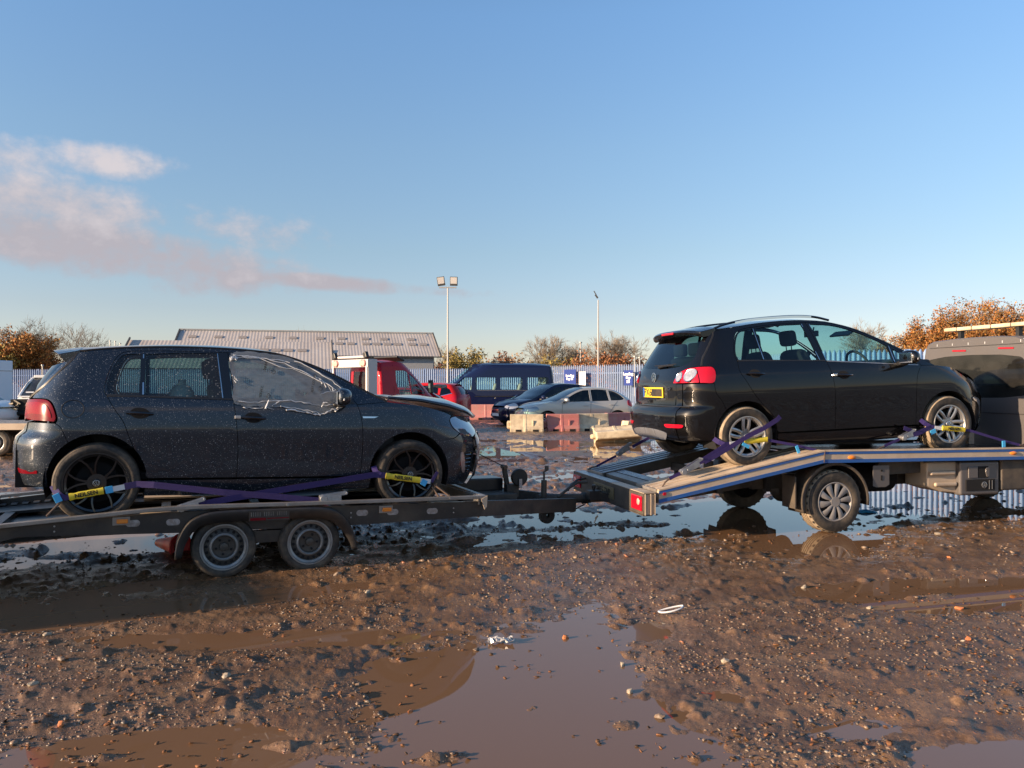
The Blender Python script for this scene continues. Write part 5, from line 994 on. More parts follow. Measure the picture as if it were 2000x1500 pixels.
    emblem(tg,Matrix.Translation((S.XR(0,.97)-.012,.0,.97))@Matrix.Rotation(R(-90),4,'Z')@Matrix.Rotation(R(-6),4,'X'),.058,'chrome')
    text_obj('TDI',.045,MATS['chrome'],tg,Matrix.Translation((S.XR(.40,.83)-.010,-.40,.845))@RT,'badge_letters',.002,.002)
    M=MB(); M.tube([(S.XR(0,1.10)-.02,-.02,1.085),(S.XR(.15,1.105)-.03,-.20,1.10),(S.XR(.36,1.10)-.02,-.38,1.10)],[.016,.010,.006],6); M.tube([(S.XR(0,1.1)-.03,.06,1.105),(S.XR(.36,1.12)-.022,-.42,1.115)],.005,5); M.build('rear_wiper',MATS['black_trim'],tg)
    M=MB(); deck(M,S,[(-.20,1.515),(.1,1.548),(.5,1.582),(.9,1.594),(1.25,1.565)],roofE,26,21,2.6); M.build('roof',MATS[bp],t)
    M=MB(); deck(M,S,[(1.25,1.562),(1.6,1.445),(2.0,1.26),(2.55,1.00)],scrE,20,21,2.2); M.build('windscreen',MATS['glass_plus'],t)
    yb=pchip([(0,.80),(.4,.765),(.7,.70),(.88,.58),(1,.38)])
    M=MB(); deck(M,S,[(2.55,1.0),(2.8,.965),(3.1,.885),(3.30,.80),(3.41,.72)],[(2.42,.990),(2.7,.953),(2.95,.875),(3.15,.78),(3.30,.70)],22,21,2.4,ye=yb); M.build('bonnet',MATS[bp],t)
    for sd in(-1,1):
        M=MB(); ry=lambda x,z: Vector((x,sd*(S.Y(x,z)-.055),z)); P=[(-.16,1.488),(-.05,1.523),(.2,1.568),(.6,1.600),(.95,1.607),(1.15,1.590),(1.30,1.550)]
        M.tube([ry(x,z-.0)-Vector((0,0,0)) for x,z in [(p[0],p[1]) for p in smo(P)]],.0135,8); rl=M.build('roof_rail',MATS['gloss_black'],t)
        M=MB(); M.ribbon([Vector((x,sd*(S.Y(x,z)-.034),z-.004)) for x,z in smo([(.10,1.548),(.3,1.578),(.6,1.597),(.9,1.604),(1.08,1.596)])],(0,0,.026),(0,1,.3),.006); M.build('rail_inlay',MATS['chrome'],rl)
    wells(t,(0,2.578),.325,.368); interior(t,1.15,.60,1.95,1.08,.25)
    M=MB(); M.box((1.42,.0,1.42),(.05,.22,.07)); M.cyl((1.44,0,1.44),(1.46,0,1.50),.01,6); M.box((1.62,-.30,1.40),(.02,.34,.10),Matrix.Rotation(R(60),3,'Y')); M.tube([(1.43,-.06,1.39),(1.44,-.09,1.25),(1.44,-.08,1.16)],.004,5); M.box((1.44,-.08,1.13),(.02,.05,.07)); M.build('rear_view_mirror',MATS['dash'],t,.008)
    for x in(0,2.578):
        for sd in(-1,1):
            w=make_wheel(t,x,sd*.765,.316,.316,.215,.205,'double','rubber_muddy',sd<0,R(24 if x else 0)); emblem(w,Matrix.Translation((0,-.103+.012+.012+.001,0)),.026,'chrome')
    return t
PLUS_T=plus()
# ---------------------------------------------------------------- car trailer under the navy hatchback
pm('oval_pale',(.40,.37,.36),.6,noise=(.27,.22,.19),nscale=30,dirt=((.10,.07,.05),.8,16))
def trailer():
    t=empty('car_trailer',mat=Matrix.Translation((-3.656,7.162,0))@Matrix.Rotation(R(23),4,'Z')@Matrix.Rotation(R(1.0),4,'Y'),label='black twin axle car trailer with oval holes along its side beam',cat='trailer')
    OZ=Matrix.Translation((0,0,.492))
    def mb(): m=MB(); m.T=OZ; return m
    top=[(-.98,-.02),(-.62,.015),(-.05,.055),(.6,.082),(3.24,.062)]; bot=[(3.24,-.080),(2.06,-.100),(.6,-.090),(-.52,-.058),(-.62,-.085),(-.80,-.17),(-.98,-.22)]
    holes=[(.265,.005),(.56,.0),(2.10,.005),(2.375,.0),(2.745,-.008)]
    for sd in(-1,1):
        M=mb(); q=tri2d(top+bot)
        for y in(-1.0,-.955):
            M.add([(a,-sd*y*-1 if False else y*-sd*-1,b) for a,b in q[0]],q[1])
        k=len(q[2][0]); l=q[2][0]; M.add([(a_,sd*1.0,b_) for a_,b_ in l]+[(a_,sd*.955,b_) for a_,b_ in l],[(i,(i+1)%k,k+(i+1)%k,k+i) for i in range(k)])
        # both skins on the proper side
        M.v=[(v[0],abs(v[1])*sd,v[2]) for v in M.v]; M.build('side_beam',MATS['chassis_black'],t)
        for hx,hz in holes:
            cap=arc(hx+.026,hz,.026,-90,90,10)+arc(hx-.026,hz,.026,90,270,10)
            M=mb(); M.prism(cap,sd*.9985,sd*1.002); M.build('oval_hole',MATS['oval_pale'],t)
        M=mb(); M.bar((3.22,sd*.975,-.008),(4.66,sd*.13,-.150),.06,.145); M.build('drawbar',MATS['chassis_mud'],t,.004)
        rl=[(-.98,.005),(-.62,.035),(-.05,.078),(.40,.112),(.75,.120),(1.6,.113),(3.235,.107)]; M=mb()
        P=smo(rl,4); 
        for (a,b) in zip(P,P[1:]): M.bar((a[0],sd*1.03,a[1]),(b[0]+.004,sd*1.03,b[1]),.055,.030)
        M.build('top_rail',MATS['galv_rail'],t,.004)
        for x in (1.45,2.9): M=mb(); M.cyl((x,sd*1.05,.112),(x,sd*1.068,.112),.012,8); M.build('rail_bolt',MATS['zinc'],t)
        # mudguard with its skirt
        pth=smo([(.575,-.28),(.60,-.13),(.68,.01),(.80,.068),(.95,.084),(1.35,.084),(1.75,.076),(1.88,.038),(1.97,-.06),(2.03,-.20),(2.045,-.29)],4); inn=smo([(.625,-.28),(.66,-.16),(.735,-.05),(.83,-.018),(.95,-.008),(1.35,-.008),(1.72,-.012),(1.81,-.04),(1.90,-.12),(1.97,-.22),(1.995,-.29)],4)
        M=mb(); n=len(pth); vs=[]
        for (a,b),(c,d) in zip(pth,inn): vs+=[(c,sd*1.082,d),(a,sd*1.078,b-.012),(a,sd*1.066,b),(a,sd*.86,b),(c,sd*.86,b-.02)]
        M.add(vs,[(i*5+j,i*5+j+1,i*5+6+j,i*5+5+j) for i in range(n-1) for j in range(4)],True); o=M.build('mudguard',MATS['chassis_black'],t); md=o.modifiers.new('thick','SOLIDIFY'); md.thickness=.006
        for x in(.95,1.645): make_wheel(t,x,sd*.955,.272,.258,.188,.185,'steel','rubber',sd<0,.4 if x<1 else 1.3)
        M=mb(); M.box((1.3,sd*.95,-.16),(1.0,.06,.10)); M.build('axle_beam',MATS['chassis_black'],t)
        for x in(.182,2.31):
            M=mb(); M.box((x,sd*1.006,.028),(.125,.012,.066)); b=M.build('marker_bracket',MATS['galv_rail'],t,.003); M=mb(); M.box((x+.008,sd*1.018,.028),(.082,.02,.036)); M.build('amber_marker',MATS['lamp_amber'],b,.006)
        for x in(-.28,.70,2.0,2.95):
            M=mb(); 
            for z in(-.03,.01): M.cyl((x,sd*.999,z),(x,sd*1.006,z),.007,8)
            M.build('beam_bolts',MATS['zinc'],t)
        # tracks: dark ramps with perforated edge strip and timber in the middle
        for x0,x1,z0,z1 in((-.98,-.05,-.075,-.016),(-.05,3.2,-.016,-.016)):
            M=mb(); M.bar((x0,sd*.70,z0-.015),(x1,sd*.70,z1-.015),.50,.025); M.build('wheel_track',MATS['deck_black'],t)
            M=mb(); n=int((x1-x0)/.085)
            for k in range(n):
                f=(k+.5)/n; x=x0+(x1-x0)*f; z=z0+(z1-z0)*f
                M.box((x,sd*.905,z+.012),(.05,.075,.012),Matrix.Rotation(-math.atan2(z1-z0,x1-x0),3,'Y'))
            M.build('edge_grip',MATS['tread_plate'],t)
        M=mb(); M.box((.95,sd*.66,.004),(1.3,.34,.016)); M.box((2.7,sd*.66,.003),(.9,.34,.014)); M.build('timber_board',MATS['plank_tan'],t)
    M=mb(); 
    for x in(-.8,-.2,.5,1.3,2.1,2.9): M.box((x,0,-.05+(.06*(x+.05) if x<-.05 else 0)),(.08,1.9,.05))
    M.build('cross_members',MATS['chassis_black'],t)
    M=mb(); M.box((1.6,0,-.085),(3.3,1.86,.012)); M.bar((-.98,0,-.13),(-.05,0,-.085),1.86,.012); M.build('shade_floor_sheet',MATS['deck_black'],t)  # unseen floor added so that the bed shades the ground below
    M=mb(); M.bar((3.235,-1.055,.107),(3.235,1.055,.107),.05,.032); M.bar((3.20,-1.0,.075),(3.20,1.0,.03),.02,.09); o=M.build('front_rail',MATS['galv_rail'],t,.004); M=mb(); M.prism([(3.20,.09),(3.262,.122),(3.258,.02),(3.235,-.005)],-1.064,-1.056); M.build('end_plate',MATS['rail_tan'],o)
    # name board on the mudguard: unreadable worn strokes over a red band
    M=mb(); M.box((1.30,-1.088,.035),(.325,.006,.085)); nb=M.build('name_board',MATS['chassis_black'],t); rg=random.Random(5); M=mb()
    for k in range(17): 
        if k not in(5,11): M.box((1.155+.0175*k,-1.0925,.047),(rg.choice((.002,.003,.0035)),.002,.034))
    M.build('worn_lettering',MATS['steel_wheel'],nb); M=mb(); M.box((1.21,-1.0925,.006),(.125,.002,.022)); M.box((1.37,-1.0925,.010),(.175,.002,.008)); M.build('red_band',MATS['lamp_dark_red'],nb)
    # front gear: winch tray, post, spool, prop, coupling
    M=mb(); M.box((3.62,.05,-.02),(.62,.55,.06)); M.box((3.55,.05,-.10),(.9,.10,.14)); M.build('winch_deck',MATS['chassis_mud'],t,.006)
    M=mb(); M.box((3.62,.25,.075),(.56,.30,.14)); M.build('winch_tray',MATS['deck_black'],t,.015,3)
    M=mb(); M.bar((3.93,0,-.05),(3.865,0,.27),.05,.045); M.box((3.955,0,.02),(.14,.10,.14)); pst=M.build('winch_post',MATS['chassis_mud'],t,.004); M=mb(); M.cyl((3.865,-.05,.275),(3.865,.05,.275),.025,10); M.build('guide_roller',MATS['iron_brown'],pst)
    M=mb(); M.lathe([(0,-.03),(.088,-.03),(.092,-.02),(.092,.02),(.088,.03),(0,.03)],'y',28,(4.02,-.06,.165)); M.build('winch_drum',MATS['rubber_clean'],pst); M=mb(); M.box((4.02,-.10,.10),(.035,.012,.10)); M.build('brake_lever',MATS['zinc'],pst)
    M=mb(); M.cyl((4.30,-.1,-.10),(4.30,-.1,.13),.032,14); M.cyl((4.30,-.1,.13),(4.30,-.1,.21),.012,8); M.cyl((4.33,-.1,.235),(4.33,-.1,.285),.022,10); M.bar((4.29,-.1,.215),(4.345,-.1,.245),.016,.016); pr=M.build('jockey_prop',MATS['chassis_mud'],t)
    M=MB(); M.lathe([(.02,-.03),(.085,-.03),(.09,-.02),(.09,.02),(.085,.03),(.02,.03)],'y',24,(4.34,-.1,.235)); M.build('jockey_wheel',MATS['rubber_clean'],pr)
    M=mb(); M.cyl((4.28,0,-.085),(4.82,0,-.10),.052,16); M.box((4.40,0,-.13),(.4,.16,.06)); cp=M.build('coupling',MATS['chassis_mud'],t); M=mb(); M.lathe([(.05,0),(.068,.015),(.052,.03),(.068,.045),(.052,.06),(.068,.075),(.052,.09),(.06,.105)],'x',16,(4.82,0,-.10)); M.build('rubber_boot',MATS['rubber_clean'],cp)
    M=mb(); M.tube(smo([(4.50,-.05,-.07),(4.62,-.05,.02),(4.73,-.05,.075),(4.90,-.05,.075)],4) if False else [(4.50,-.05,-.07),(4.64,-.05,.03),(4.74,-.05,.085),(4.86,-.05,.085)],.016,8); M.build('hand_brake',MATS['chassis_mud'],cp); M=mb(); M.box((5.02,0,-.10),(.22,.11,.09)); M.cyl((4.9,0,-.1),(5.1,0,-.1),.04,12); M.tube([(4.98,0,-.06),(5.02,0,.01),(5.12,0,.02)],.014,8); M.build('tow_head',MATS['iron_brown'],cp,.01)
    M=mb(); M.tube([(4.0,-.2,-.17),(4.25,-.15,-.21),(4.5,-.1,-.19),(4.7,-.05,-.22),(4.85,-.02,-.17)],.008,6); M.box((4.28,-.14,-.25),(.06,.05,.10)); M.build('brake_cable',MATS['rubber_clean'],t)
    # hinged tail ramp beyond the left edge
    M=mb(); M.box((-1.02,0,-.10),(.08,2.1,.22)); M.build('tail_bar',MATS['chassis_black'],t,.006)
    for sd in(-1,1): M=mb(); M.box((-1.07,sd*.82,-.10),(.03,.30,.11)); M.build('tail_light',MATS['lamp_dark_red'],t,.01)
trailer()
GM=GOLF_T.matrix_world.copy(); PMX=PLUS_T.matrix_world.copy()
def strap(MW,label,webs,sleeve=None,text=None,blues=(),white=None,ratchet=None,hooks=(),name='tie_down_strap',group=None):
    t=empty(name,mat=MW,label=label,cat='strap',group=group); up=Vector((0,0,1))
    for P,w in webs:
        M=MB(); P=[Vector(p) for p in P]; k=len(P); vs=[]
        ww=[]
        for i in range(k):
            d=(P[min(i+1,k-1)]-P[max(i-1,0)]).normalized(); s=d.cross(Vector((0,1,0))); s=s.normalized() if s.length>.05 else up; ww.append(s*w)
        M.ribbon(P,ww,(0,1,0),.004); M.build('webbing',MATS['strap_purple'],t)
    if sleeve:
        a,b=Vector(sleeve[0]),Vector(sleeve[1]); d=(b-a).normalized(); s=Vector((0,1,0)).cross(d); M=MB(); n=14
        for i in range(n): pass
        vs=[]; rg=random.Random(2)
        for i in range(n+1):
            c=a.lerp(b,i/n); h=.027+rg.uniform(-.0025,.0025)
            for j in range(8): an=2*math.pi*j/8; vs.append(c+s*math.cos(an)*h+Vector((0,-1,0))*math.sin(an)*.010)
        M.add(vs,[(i*8+j,i*8+(j+1)%8,i*8+8+(j+1)%8,i*8+8+j) for i in range(n) for j in range(8)]+[tuple(range(8)),tuple(range(n*8,n*8+8))],True); sl=M.build('sleeve',MATS['sleeve_yellow'],t)
        if text:
            c=(a+b)/2+Vector((0,-.0125,0)); x=d; z=s*(-1 if s.z<0 else 1); y=Vector((0,-1,0)); M4=Matrix((x,z,y)).transposed().to_4x4(); M4.translation=c; text_obj(text,.044,MATS['ink_black'],sl,M4,'sleeve_print',.0004,.0015)
    for c,w,h,an in blues: M=MB(); M.box(c,(w,.008,h),Matrix.Rotation(R(an),3,'Y')); M.build('corner_tag',MATS['strap_blue'],t,.002)
    if white: M=MB(); M.bar(white[0],white[1],.006,.042); M.build('care_label',MATS['film_edge'],t)
    if ratchet:
        a,b=Vector(ratchet[0]),Vector(ratchet[1]); d=(b-a).normalized(); s=d.cross(Vector((0,1,0))).normalized()
        if s.z<0: s=-s
        M=MB()
        for y in(-.028,.028): M.bar(a+Vector((0,y,0)),b+Vector((0,y,0)),.004,.045); M.bar(a+Vector((0,y*.8,0))+s*.012,b+d*.05+Vector((0,y*.8,0))+s*.038,.004,.03)
        c=a+d*.03; M.cyl(c+Vector((0,-.04,0)),c+Vector((0,.04,0)),.028,10); c=a+d*.08; M.cyl(c+Vector((0,-.04,0)),c+Vector((0,.04,0)),.014,8); M.cyl(b+d*.05+s*.038+Vector((0,-.03,0)),b+d*.05+s*.038+Vector((0,.03,0)),.009,8); M.build('ratchet',MATS['zinc'],t,.002)
    for P in hooks: M=MB(); M.tube(P,.009,8); M.build('hook',MATS['iron_brown'],t)
    return t
y0=-.905; OT='chassis_black'
strap(GM,'purple strap with yellow sleeve over the rear wheel of the navy hatchback',[
    ([(-.305,-.86,.31),(-.27,y0,.25),(-.225,y0-.01,.215)],.05),([(-.225,y0-.01,.215),(-.175,y0-.01,.222)],.042),([(.20,y0,.287),(.29,y0,.305),(.42,-.93,.298),(.95,-.96,.222),(1.40,-.97,.17),(1.73,-.98,.125)],.052)],
    ((-.185,y0-.008,.219),(.055,y0-.008,.262)),'NEILSEN',[((-.265,y0-.01,.215),.05,.07,-25),((.095,y0-.012,.268),.055,.055,-10)],((.12,y0-.01,.272),(.205,y0-.006,.287)),((1.735,-.985,.145),(1.92,-.985,.148)),[[(-.245,y0,.18),(-.33,-.96,.085)]],group='straps on the navy hatchback')
strap(GM,'purple strap with yellow sleeve over the front wheel of the navy hatchback',[
    ([(2.235,-.86,.40),(2.245,y0,.355),(2.285,y0-.01,.325)],.05),([(2.36,y0-.01,.318),(2.23,y0-.005,.33),(2.0,-.93,.30),(1.46,-.955,.232),(1.0,-.965,.168),(.74,-.97,.125)],.052),([(2.77,y0,.245),(2.83,y0,.34)],.03)],
    ((2.335,y0-.01,.318),(2.66,y0-.01,.268)),'NEILSEN',[((2.695,y0-.012,.245),.055,.055,30)],((2.66,y0-.01,.268),(2.76,y0-.008,.252)),((.60,-.97,.10),(.76,-.97,.13)),[[(2.78,y0,.20),(2.84,-.95,.10)],[(2.80,y0,.22),(2.93,-.99,.115)]],group='straps on the navy hatchback')
M=MB(); M.tube([(3.40,.0,.52),(3.62,.0,.40),(3.86,0,.285)],.005,6); o=M.build('winch_cable',MATS['dark_void'],None); o.matrix_world=GM; tag(o,'thin cable from the nose of the navy hatchback to the trailer winch','cable')
strap(PMX,'purple strap with yellow sleeve over the rear wheel of the black hatchback',[
    ([(-.385,-.84,.315),(-.35,-.875,.28),(-.295,-.90,.252)],.05),([(-.295,-.90,.255),(-.22,-.90,.258)],.042),([(-.95,-.93,-.055),(-.72,-.93,.03)],.035),([(-.74,-.935,.035),(-.55,-.93,.115),(-.41,-.92,.180),(-.29,-.915,.245)],.055),([(-.55,-.93,.09),(-.40,-.925,.15),(-.24,-.92,.225),(-.02,-.93,.335),(.15,-.935,.40),(.32,-.935,.485),(.355,-.93,.515)],.048),([(.19,-.90,.278),(.25,-.91,.262),(.50,-.93,.205),(.76,-.95,.135)],.028)],
    ((-.06,-.91,.268),(.205,-.91,.281)),None,[((-.06,-.922,.232),.09,.035,28),((.535,-.955,.155),.035,.085,-20)],((-.235,-.905,.258),(-.135,-.905,.262)),((-.83,-.945,-.005),(-.62,-.94,.075)),[[(-.95,-.93,-.055),(-1.0,-.94,-.085),(-1.04,-.95,-.13),(-.99,-.95,-.15)],[(.76,-.95,.135),(.83,-.96,.115),(.90,-.965,.10)]],group='straps on the black hatchback')
strap(PMX,'purple strap with yellow sleeve over the front wheel of the black hatchback',[
    ([(2.185,-.85,.385),(2.215,-.88,.345),(2.27,-.90,.305)],.05),([(2.27,-.90,.305),(2.34,-.905,.290)],.042),([(2.27,-.905,.295),(2.15,-.915,.255),(2.03,-.92,.225)],.052),([(2.03,-.92,.235),(1.99,-.925,.275),(1.90,-.93,.31)],.045),([(1.62,-.95,.125),(1.83,-.94,.19)],.03),([(2.73,-.90,.243),(2.80,-.905,.232),(3.24,-.94,.09),(3.45,-.955,.03)],.028)],
    ((2.43,-.91,.279),(2.735,-.91,.243)),'NEILSEN',[((2.30,-.915,.245),.07,.05,-20),((3.22,-.96,.055),.045,.075,0)],((2.33,-.905,.288),(2.43,-.905,.275)),((1.84,-.94,.195),(1.99,-.935,.235)),[[(1.62,-.95,.125),(1.54,-.955,.10),(1.48,-.96,.075),(1.42,-.96,.06)],[(3.45,-.955,.03),(3.54,-.96,.01)]],group='straps on the black hatchback')
TM=Matrix.Translation((2.289,9.289,0))@Matrix.Rotation(R(14.5),4,'Z')
strap(TM,'thin purple strap with a dark ratchet at the far rear corner of the bed',[([(-1.03,.95,.575),(-.77,.95,.70)],.028),([(-.56,.93,.81),(-.36,.90,.915),(-.2,.86,1.0)],.035)],ratchet=((-.76,.95,.71),(-.60,.945,.80)),hooks=[[(-1.03,.95,.575),(-1.10,.95,.56),(-1.14,.95,.54)]])
# ---------------------------------------------------------------- recovery truck
def truck():
    t=empty('recovery_truck',mat=TM,label='recovery truck with grey cab, tan and blue flat bed and sloping tail',cat='truck')
    path=[(-1.12,.541),(.777,.895),(3.70,.868)]
    def strip(name,z0,z1,y0,y1,mat,par,sd=-1):
        M=MB()
        for (a,b) in zip(path,path[1:]):
            vs=[(x,sd*y,z+dz) for x,z in(a,b) for y,dz in((y0,z0),(y1,z0),(y1,z1),(y0,z1))]; M.add(vs,[(0,1,5,4),(1,2,6,5),(2,3,7,6),(3,0,4,7),(0,3,2,1),(4,5,6,7)])
        return M.build(name,MATS[mat],par)
    for sd in(-1,1):
        rb=strip('side_rail',-.128,0,1.0,1.055,'rail_tan',t,sd); strip('blue_stripe',-.040,-.012,1.055,1.060,'rail_blue',rb,sd); strip('blue_stripe',-.132,-.096,1.055,1.061,'rail_blue',rb,sd); strip('rail_lip',-.012,.0025,.985,1.064,'plank_tan',rb,sd)
        M=MB(); M.bar((.772,sd*1.063,.77),(.782,sd*1.063,.89),.004,.012,up=(0,1,0)); M.build('hinge_joint',MATS['iron_brown'],rb)
        for x in(1.12,3.25): M=MB(); M.lathe([(0,0),(.022,.002),(.034,.012),(.034,.02)],'y',16,(x,0,0)); o=M.build('side_marker',MATS['lamp_amber'],rb); o.location=(0,sd*1.055-(.02 if sd<0 else -.0),.815); o.scale=(1.45,1,.62); o.location.x=x-x*1.45
        # beaver tail track with raised edges
        mt='plank_tan' if sd<0 else 'plank_grey'; a=Vector((-1.10,sd*.76,.520)); b=Vector((.777,sd*.76,.874)); M=MB(); M.bar(a,b,.45,.03)
        for dy,w in((-.20,.06),(-.07,.045),(.07,.045),(.20,.06)): M.bar(a+Vector((0,dy,.018)),b+Vector((0,dy,.018)),w,.012)
        M.build('tail_track',MATS[mt],t); M=MB(); M.bar(a+Vector((0,-sd*.235,-.04)),b+Vector((0,-sd*.235,-.04)),.02,.11); M.build('track_edge',MATS['chassis_mud'],t); M=MB(); M.box((-1.12,sd*.76,.505),(.02,.50,.075)); M.build('track_end',MATS['galv_rail'],t)
        M=MB(); M.bar((.777,sd*.73,.872),(3.70,sd*.73,.846),.54,.03); M.build('deck',MATS['deck_black'],t)
        M=MB(); M.bar((-1.1,sd*.40,.33),(.3,sd*.40,.50),.07,.10); M.bar((.3,sd*.40,.50),(5.6,sd*.40,.50),.08,.16); M.build('chassis_rail',MATS['chassis_mud'],t)
        for x in(-.62,-.15,.45): M=MB(); M.bar((x,sd*.50,.40),(x,sd*.50,.60+.19*x),.07,.05); M.build('strut',MATS['chassis_black'],t)
        # wheels and guards
        make_wheel(t,.955,sd*.895,.338,.338,.206,.215,'cap','rubber_muddy',sd<0,.2); make_wheel(t,4.75,sd*.86,.338,.338,.206,.215,'cap','rubber_muddy',sd<0,.5)
        M=MB(); M.lathe([(.400,0),(.415,.02),(.42,.30),(.36,.30)] if False else [(.385,0),(.415,.004),(.42,.27)],'y',28,(.955,-1.02 if sd<0 else .75,.345),True,R(-8),R(196)); o=M.build('mudguard',MATS['chassis_mud'],t); md=o.modifiers.new('thick','SOLIDIFY'); md.thickness=.008
        M=MB(); M.box((.47,sd*.885,.45),(.012,.24,.34)); M.build('mud_flap',MATS['chassis_mud'],t)
    M=MB(); M.cyl((.955,-.8,.338),(.955,.8,.338),.05,12); M.lathe([(0,-.14),(.10,-.10),(.14,0),(.10,.10),(0,.14)],'y',16,(.955,0,.338)); M.build('rear_axle',MATS['chassis_mud'],t)
    M=MB(); M.bar((.777,0,.84),(3.70,0,.815),.94,.02); M.build('centre_deck',MATS['deck_black'],t)
    for x,m in((-1.02,'galv_rail'),(-.90,'plank_grey')): M=MB(); M.box((x,0,.50+.187*(x+1.12)),(.10,1.06,.05),Matrix.Rotation(R(-10.5),3,'Y')); M.build('tail_step',MATS[m],t)
    for x in(-.2,.40,.75): M=MB(); M.box((x,0,.60+.187*(x+.2)),(.06,1.06,.09)); M.build('cross_member',MATS['chassis_black'],t)
    # tail beam with lamps and plate
    M=MB(); M.box((-1.225,0,.505),(.13,2.14,.012)); M.box((-1.285,0,.40),(.012,2.14,.20)); M.box((-1.245,0,.292),(.10,2.14,.012)); tb=M.build('tail_beam',MATS['chassis_mud'],t)
    M=MB(); M.box((-1.225,-.62,.513),(.128,.90,.006)); M.build('beam_cap',MATS['plank_tan'],tb); M=MB(); M.box((-1.225,.45,.513),(.128,1.2,.006)); M.build('beam_cap',MATS['plank_grey'],tb)
    for sd in(-1,1):
        M=MB()
        for x in(-1.275,-1.215,-1.17): M.box((x,sd*1.076,.40),(.008,.012,.21))
        M.box((-1.225,sd*1.06,.40),(.12,.008,.205)); M.build('end_plate',MATS['rail_tan'],tb)
        M=MB(); M.box((-1.298,sd*.915,.405),(.02,.26,.15)); L=M.build('tail_lamp',MATS['lamp_red'],tb,.012,3); M=MB(); M.lathe([(0,-.006),(.03,-.004),(.034,.0)],'x',18,(-1.308,sd*.97,.42)); M.build('reflector',MATS['lamp_pink'],L)
    M=MB(); M.box((-1.296,.02,.405),(.008,.62,.13)); pl=M.build('number_plate',MATS['plate_old'],tb,.003); text_obj('R855 TNP',.10,MATS['ink_black'],pl,Matrix.Translation((-1.301,.02,.405))@Matrix.Rotation(R(-90),4,'Z')@Matrix.Rotation(R(90),4,'X'),'plate_letters',.001,.002)
    M=MB(); M.bar((-1.20,-.2,.33),(-1.36,0,.35),.08,.10); M.box((-1.42,0,.36),(.14,.12,.10)); M.lathe([(0,.06),(.022,.05),(.025,.03),(.014,0),(.014,-.03)],'z',14,(-1.42,0,.42)); M.tube([(-1.28,.62,.47),(-1.40,.60,.46),(-1.55,.45,.42),(-1.62,.3,.38)],.012,6); M.build('tow_hitch',MATS['chassis_black'],tb)
    M=MB(); M.box((-1.06,-1.06,.50),(.03,.012,.03)); M.build('red_reflector',MATS['lamp_red'],tb)
    # under the bed
    M=MB(); M.prism([(1.44,.49),(1.48,.475),(1.60,.475),(1.645,.50),(1.645,.71),(1.44,.71)],-.99,-.98); br=M.build('bracket_plate',MATS['paint_grey'],t); M=MB(); M.cyl((1.545,-.992,.655),(1.545,-.996,.655),.012,10); M.box((1.545,-.993,.575),(.018,.004,.055)); M.build('slot',MATS['dark_void'],br)
    M=MB(); M.cyl((1.46,-.40,.53),(2.10,-.40,.53),.19,20); M.build('fuel_tank',MATS['dark_void'],t,.02)
    M=MB(); M.prism([(1.66,.58),(2.5,.60),(2.5,.73),(1.66,.73)],-.80,-.74); M.build('side_panel',MATS['chassis_mud'],t,.006)
    M=MB(); M.prism([(2.22,.72),(2.62,.72),(2.62,.36),(2.42,.38),(2.22,.44)],-.90,-.55); M.box((2.40,-.93,.60),(.34,.04,.05)); M.box((2.44,-.93,.47),(.30,.04,.05)); M.build('battery_box',MATS['rail_tan'],t,.02,3)
    M=MB(); M.box((2.875,-.80,.53),(.54,.34,.38)); lb=M.build('locker_box',MATS['paint_grey'],t,.025,3); M=MB(); M.box((2.875,-.975,.455),(.40,.012,.13)); M.box((2.91,-.975,.60),(.14,.012,.13)); M.build('locker_recess',MATS['dark_void'],lb,.004); M=MB(); M.box((2.77,-.978,.60),(.13,.012,.13)); M.prism([(2.955,.545),(2.99,.545),(2.99,.655),(2.955,.655),(2.935,.63),(2.935,.60)],-.99,-.975); M.build('latch',MATS['paint_grey'],lb,.006)
    emblem(lb,Matrix.Translation((2.92,-.983,.455)),.036,'zinc','round_badge'); M=MB(); M.box((2.99,-.984,.455),(.006,.004,.10)); M.box((3.03,-.984,.455),(.006,.004,.10)); M.build('handle_bar',MATS['zinc'],lb)
    M=MB(); M.box((3.42,-.85,.56),(.5,.25,.36)); M.build('step_panel',MATS['chassis_mud'],t,.02)
    M=MB(); M.bar((3.02,.12,.87),(3.25,.12,1.18),.07,.05); M.bar((3.38,.12,.87),(3.25,.12,1.18),.07,.05); M.bar((3.25,.12,.87),(3.25,.12,1.36),.08,.06); M.bar((3.02,-.42,.87),(3.27,-.42,1.18),.07,.05); M.bar((3.27,-.42,.87),(3.27,-.42,1.36),.08,.06); M.bar((3.26,-.45,1.33),(3.26,.15,1.33),.05,.05); M.build('wheel_stop_frame',MATS['galv_rail'],t,.004)
    # cab
    def ring_(x,w,zt,r=.0):
        h=[(.0,.62),(.86,.62),(.90,.75),(.915,1.0),(.905,1.30),(.885,1.50),(.865,1.75),(.84,1.98),(.815,2.08),(.765,2.145),(.66,2.18),(.3,2.198),(0,2.20)]
        return [(x,y*w,z if z<1.2 else 1.2+(z-1.2)*zt) for y,z in h]
    sec=[ring_(3.72,.965,.985),ring_(3.735,.985,.995),ring_(3.78,1,1),ring_(4.4,1.01,1.01),ring_(5.0,1.01,1.0),ring_(5.35,1.0,.93),ring_(5.75,.99,.55),ring_(6.0,.98,.22),ring_(6.45,.93,.10),ring_(6.62,.84,.0)]
    M=MB(); k=len(sec[0])
    for sd in(-1,1):
        vs=[(x,sd*y,z) for s in sec for x,y,z in s]; M.add(vs,[(i*k+j,i*k+j+1,i*k+k+j+1,i*k+k+j) for i in range(len(sec)-1) for j in range(k-1)],True)
    cb=M.build('cab',MATS['paint_grey'],t)
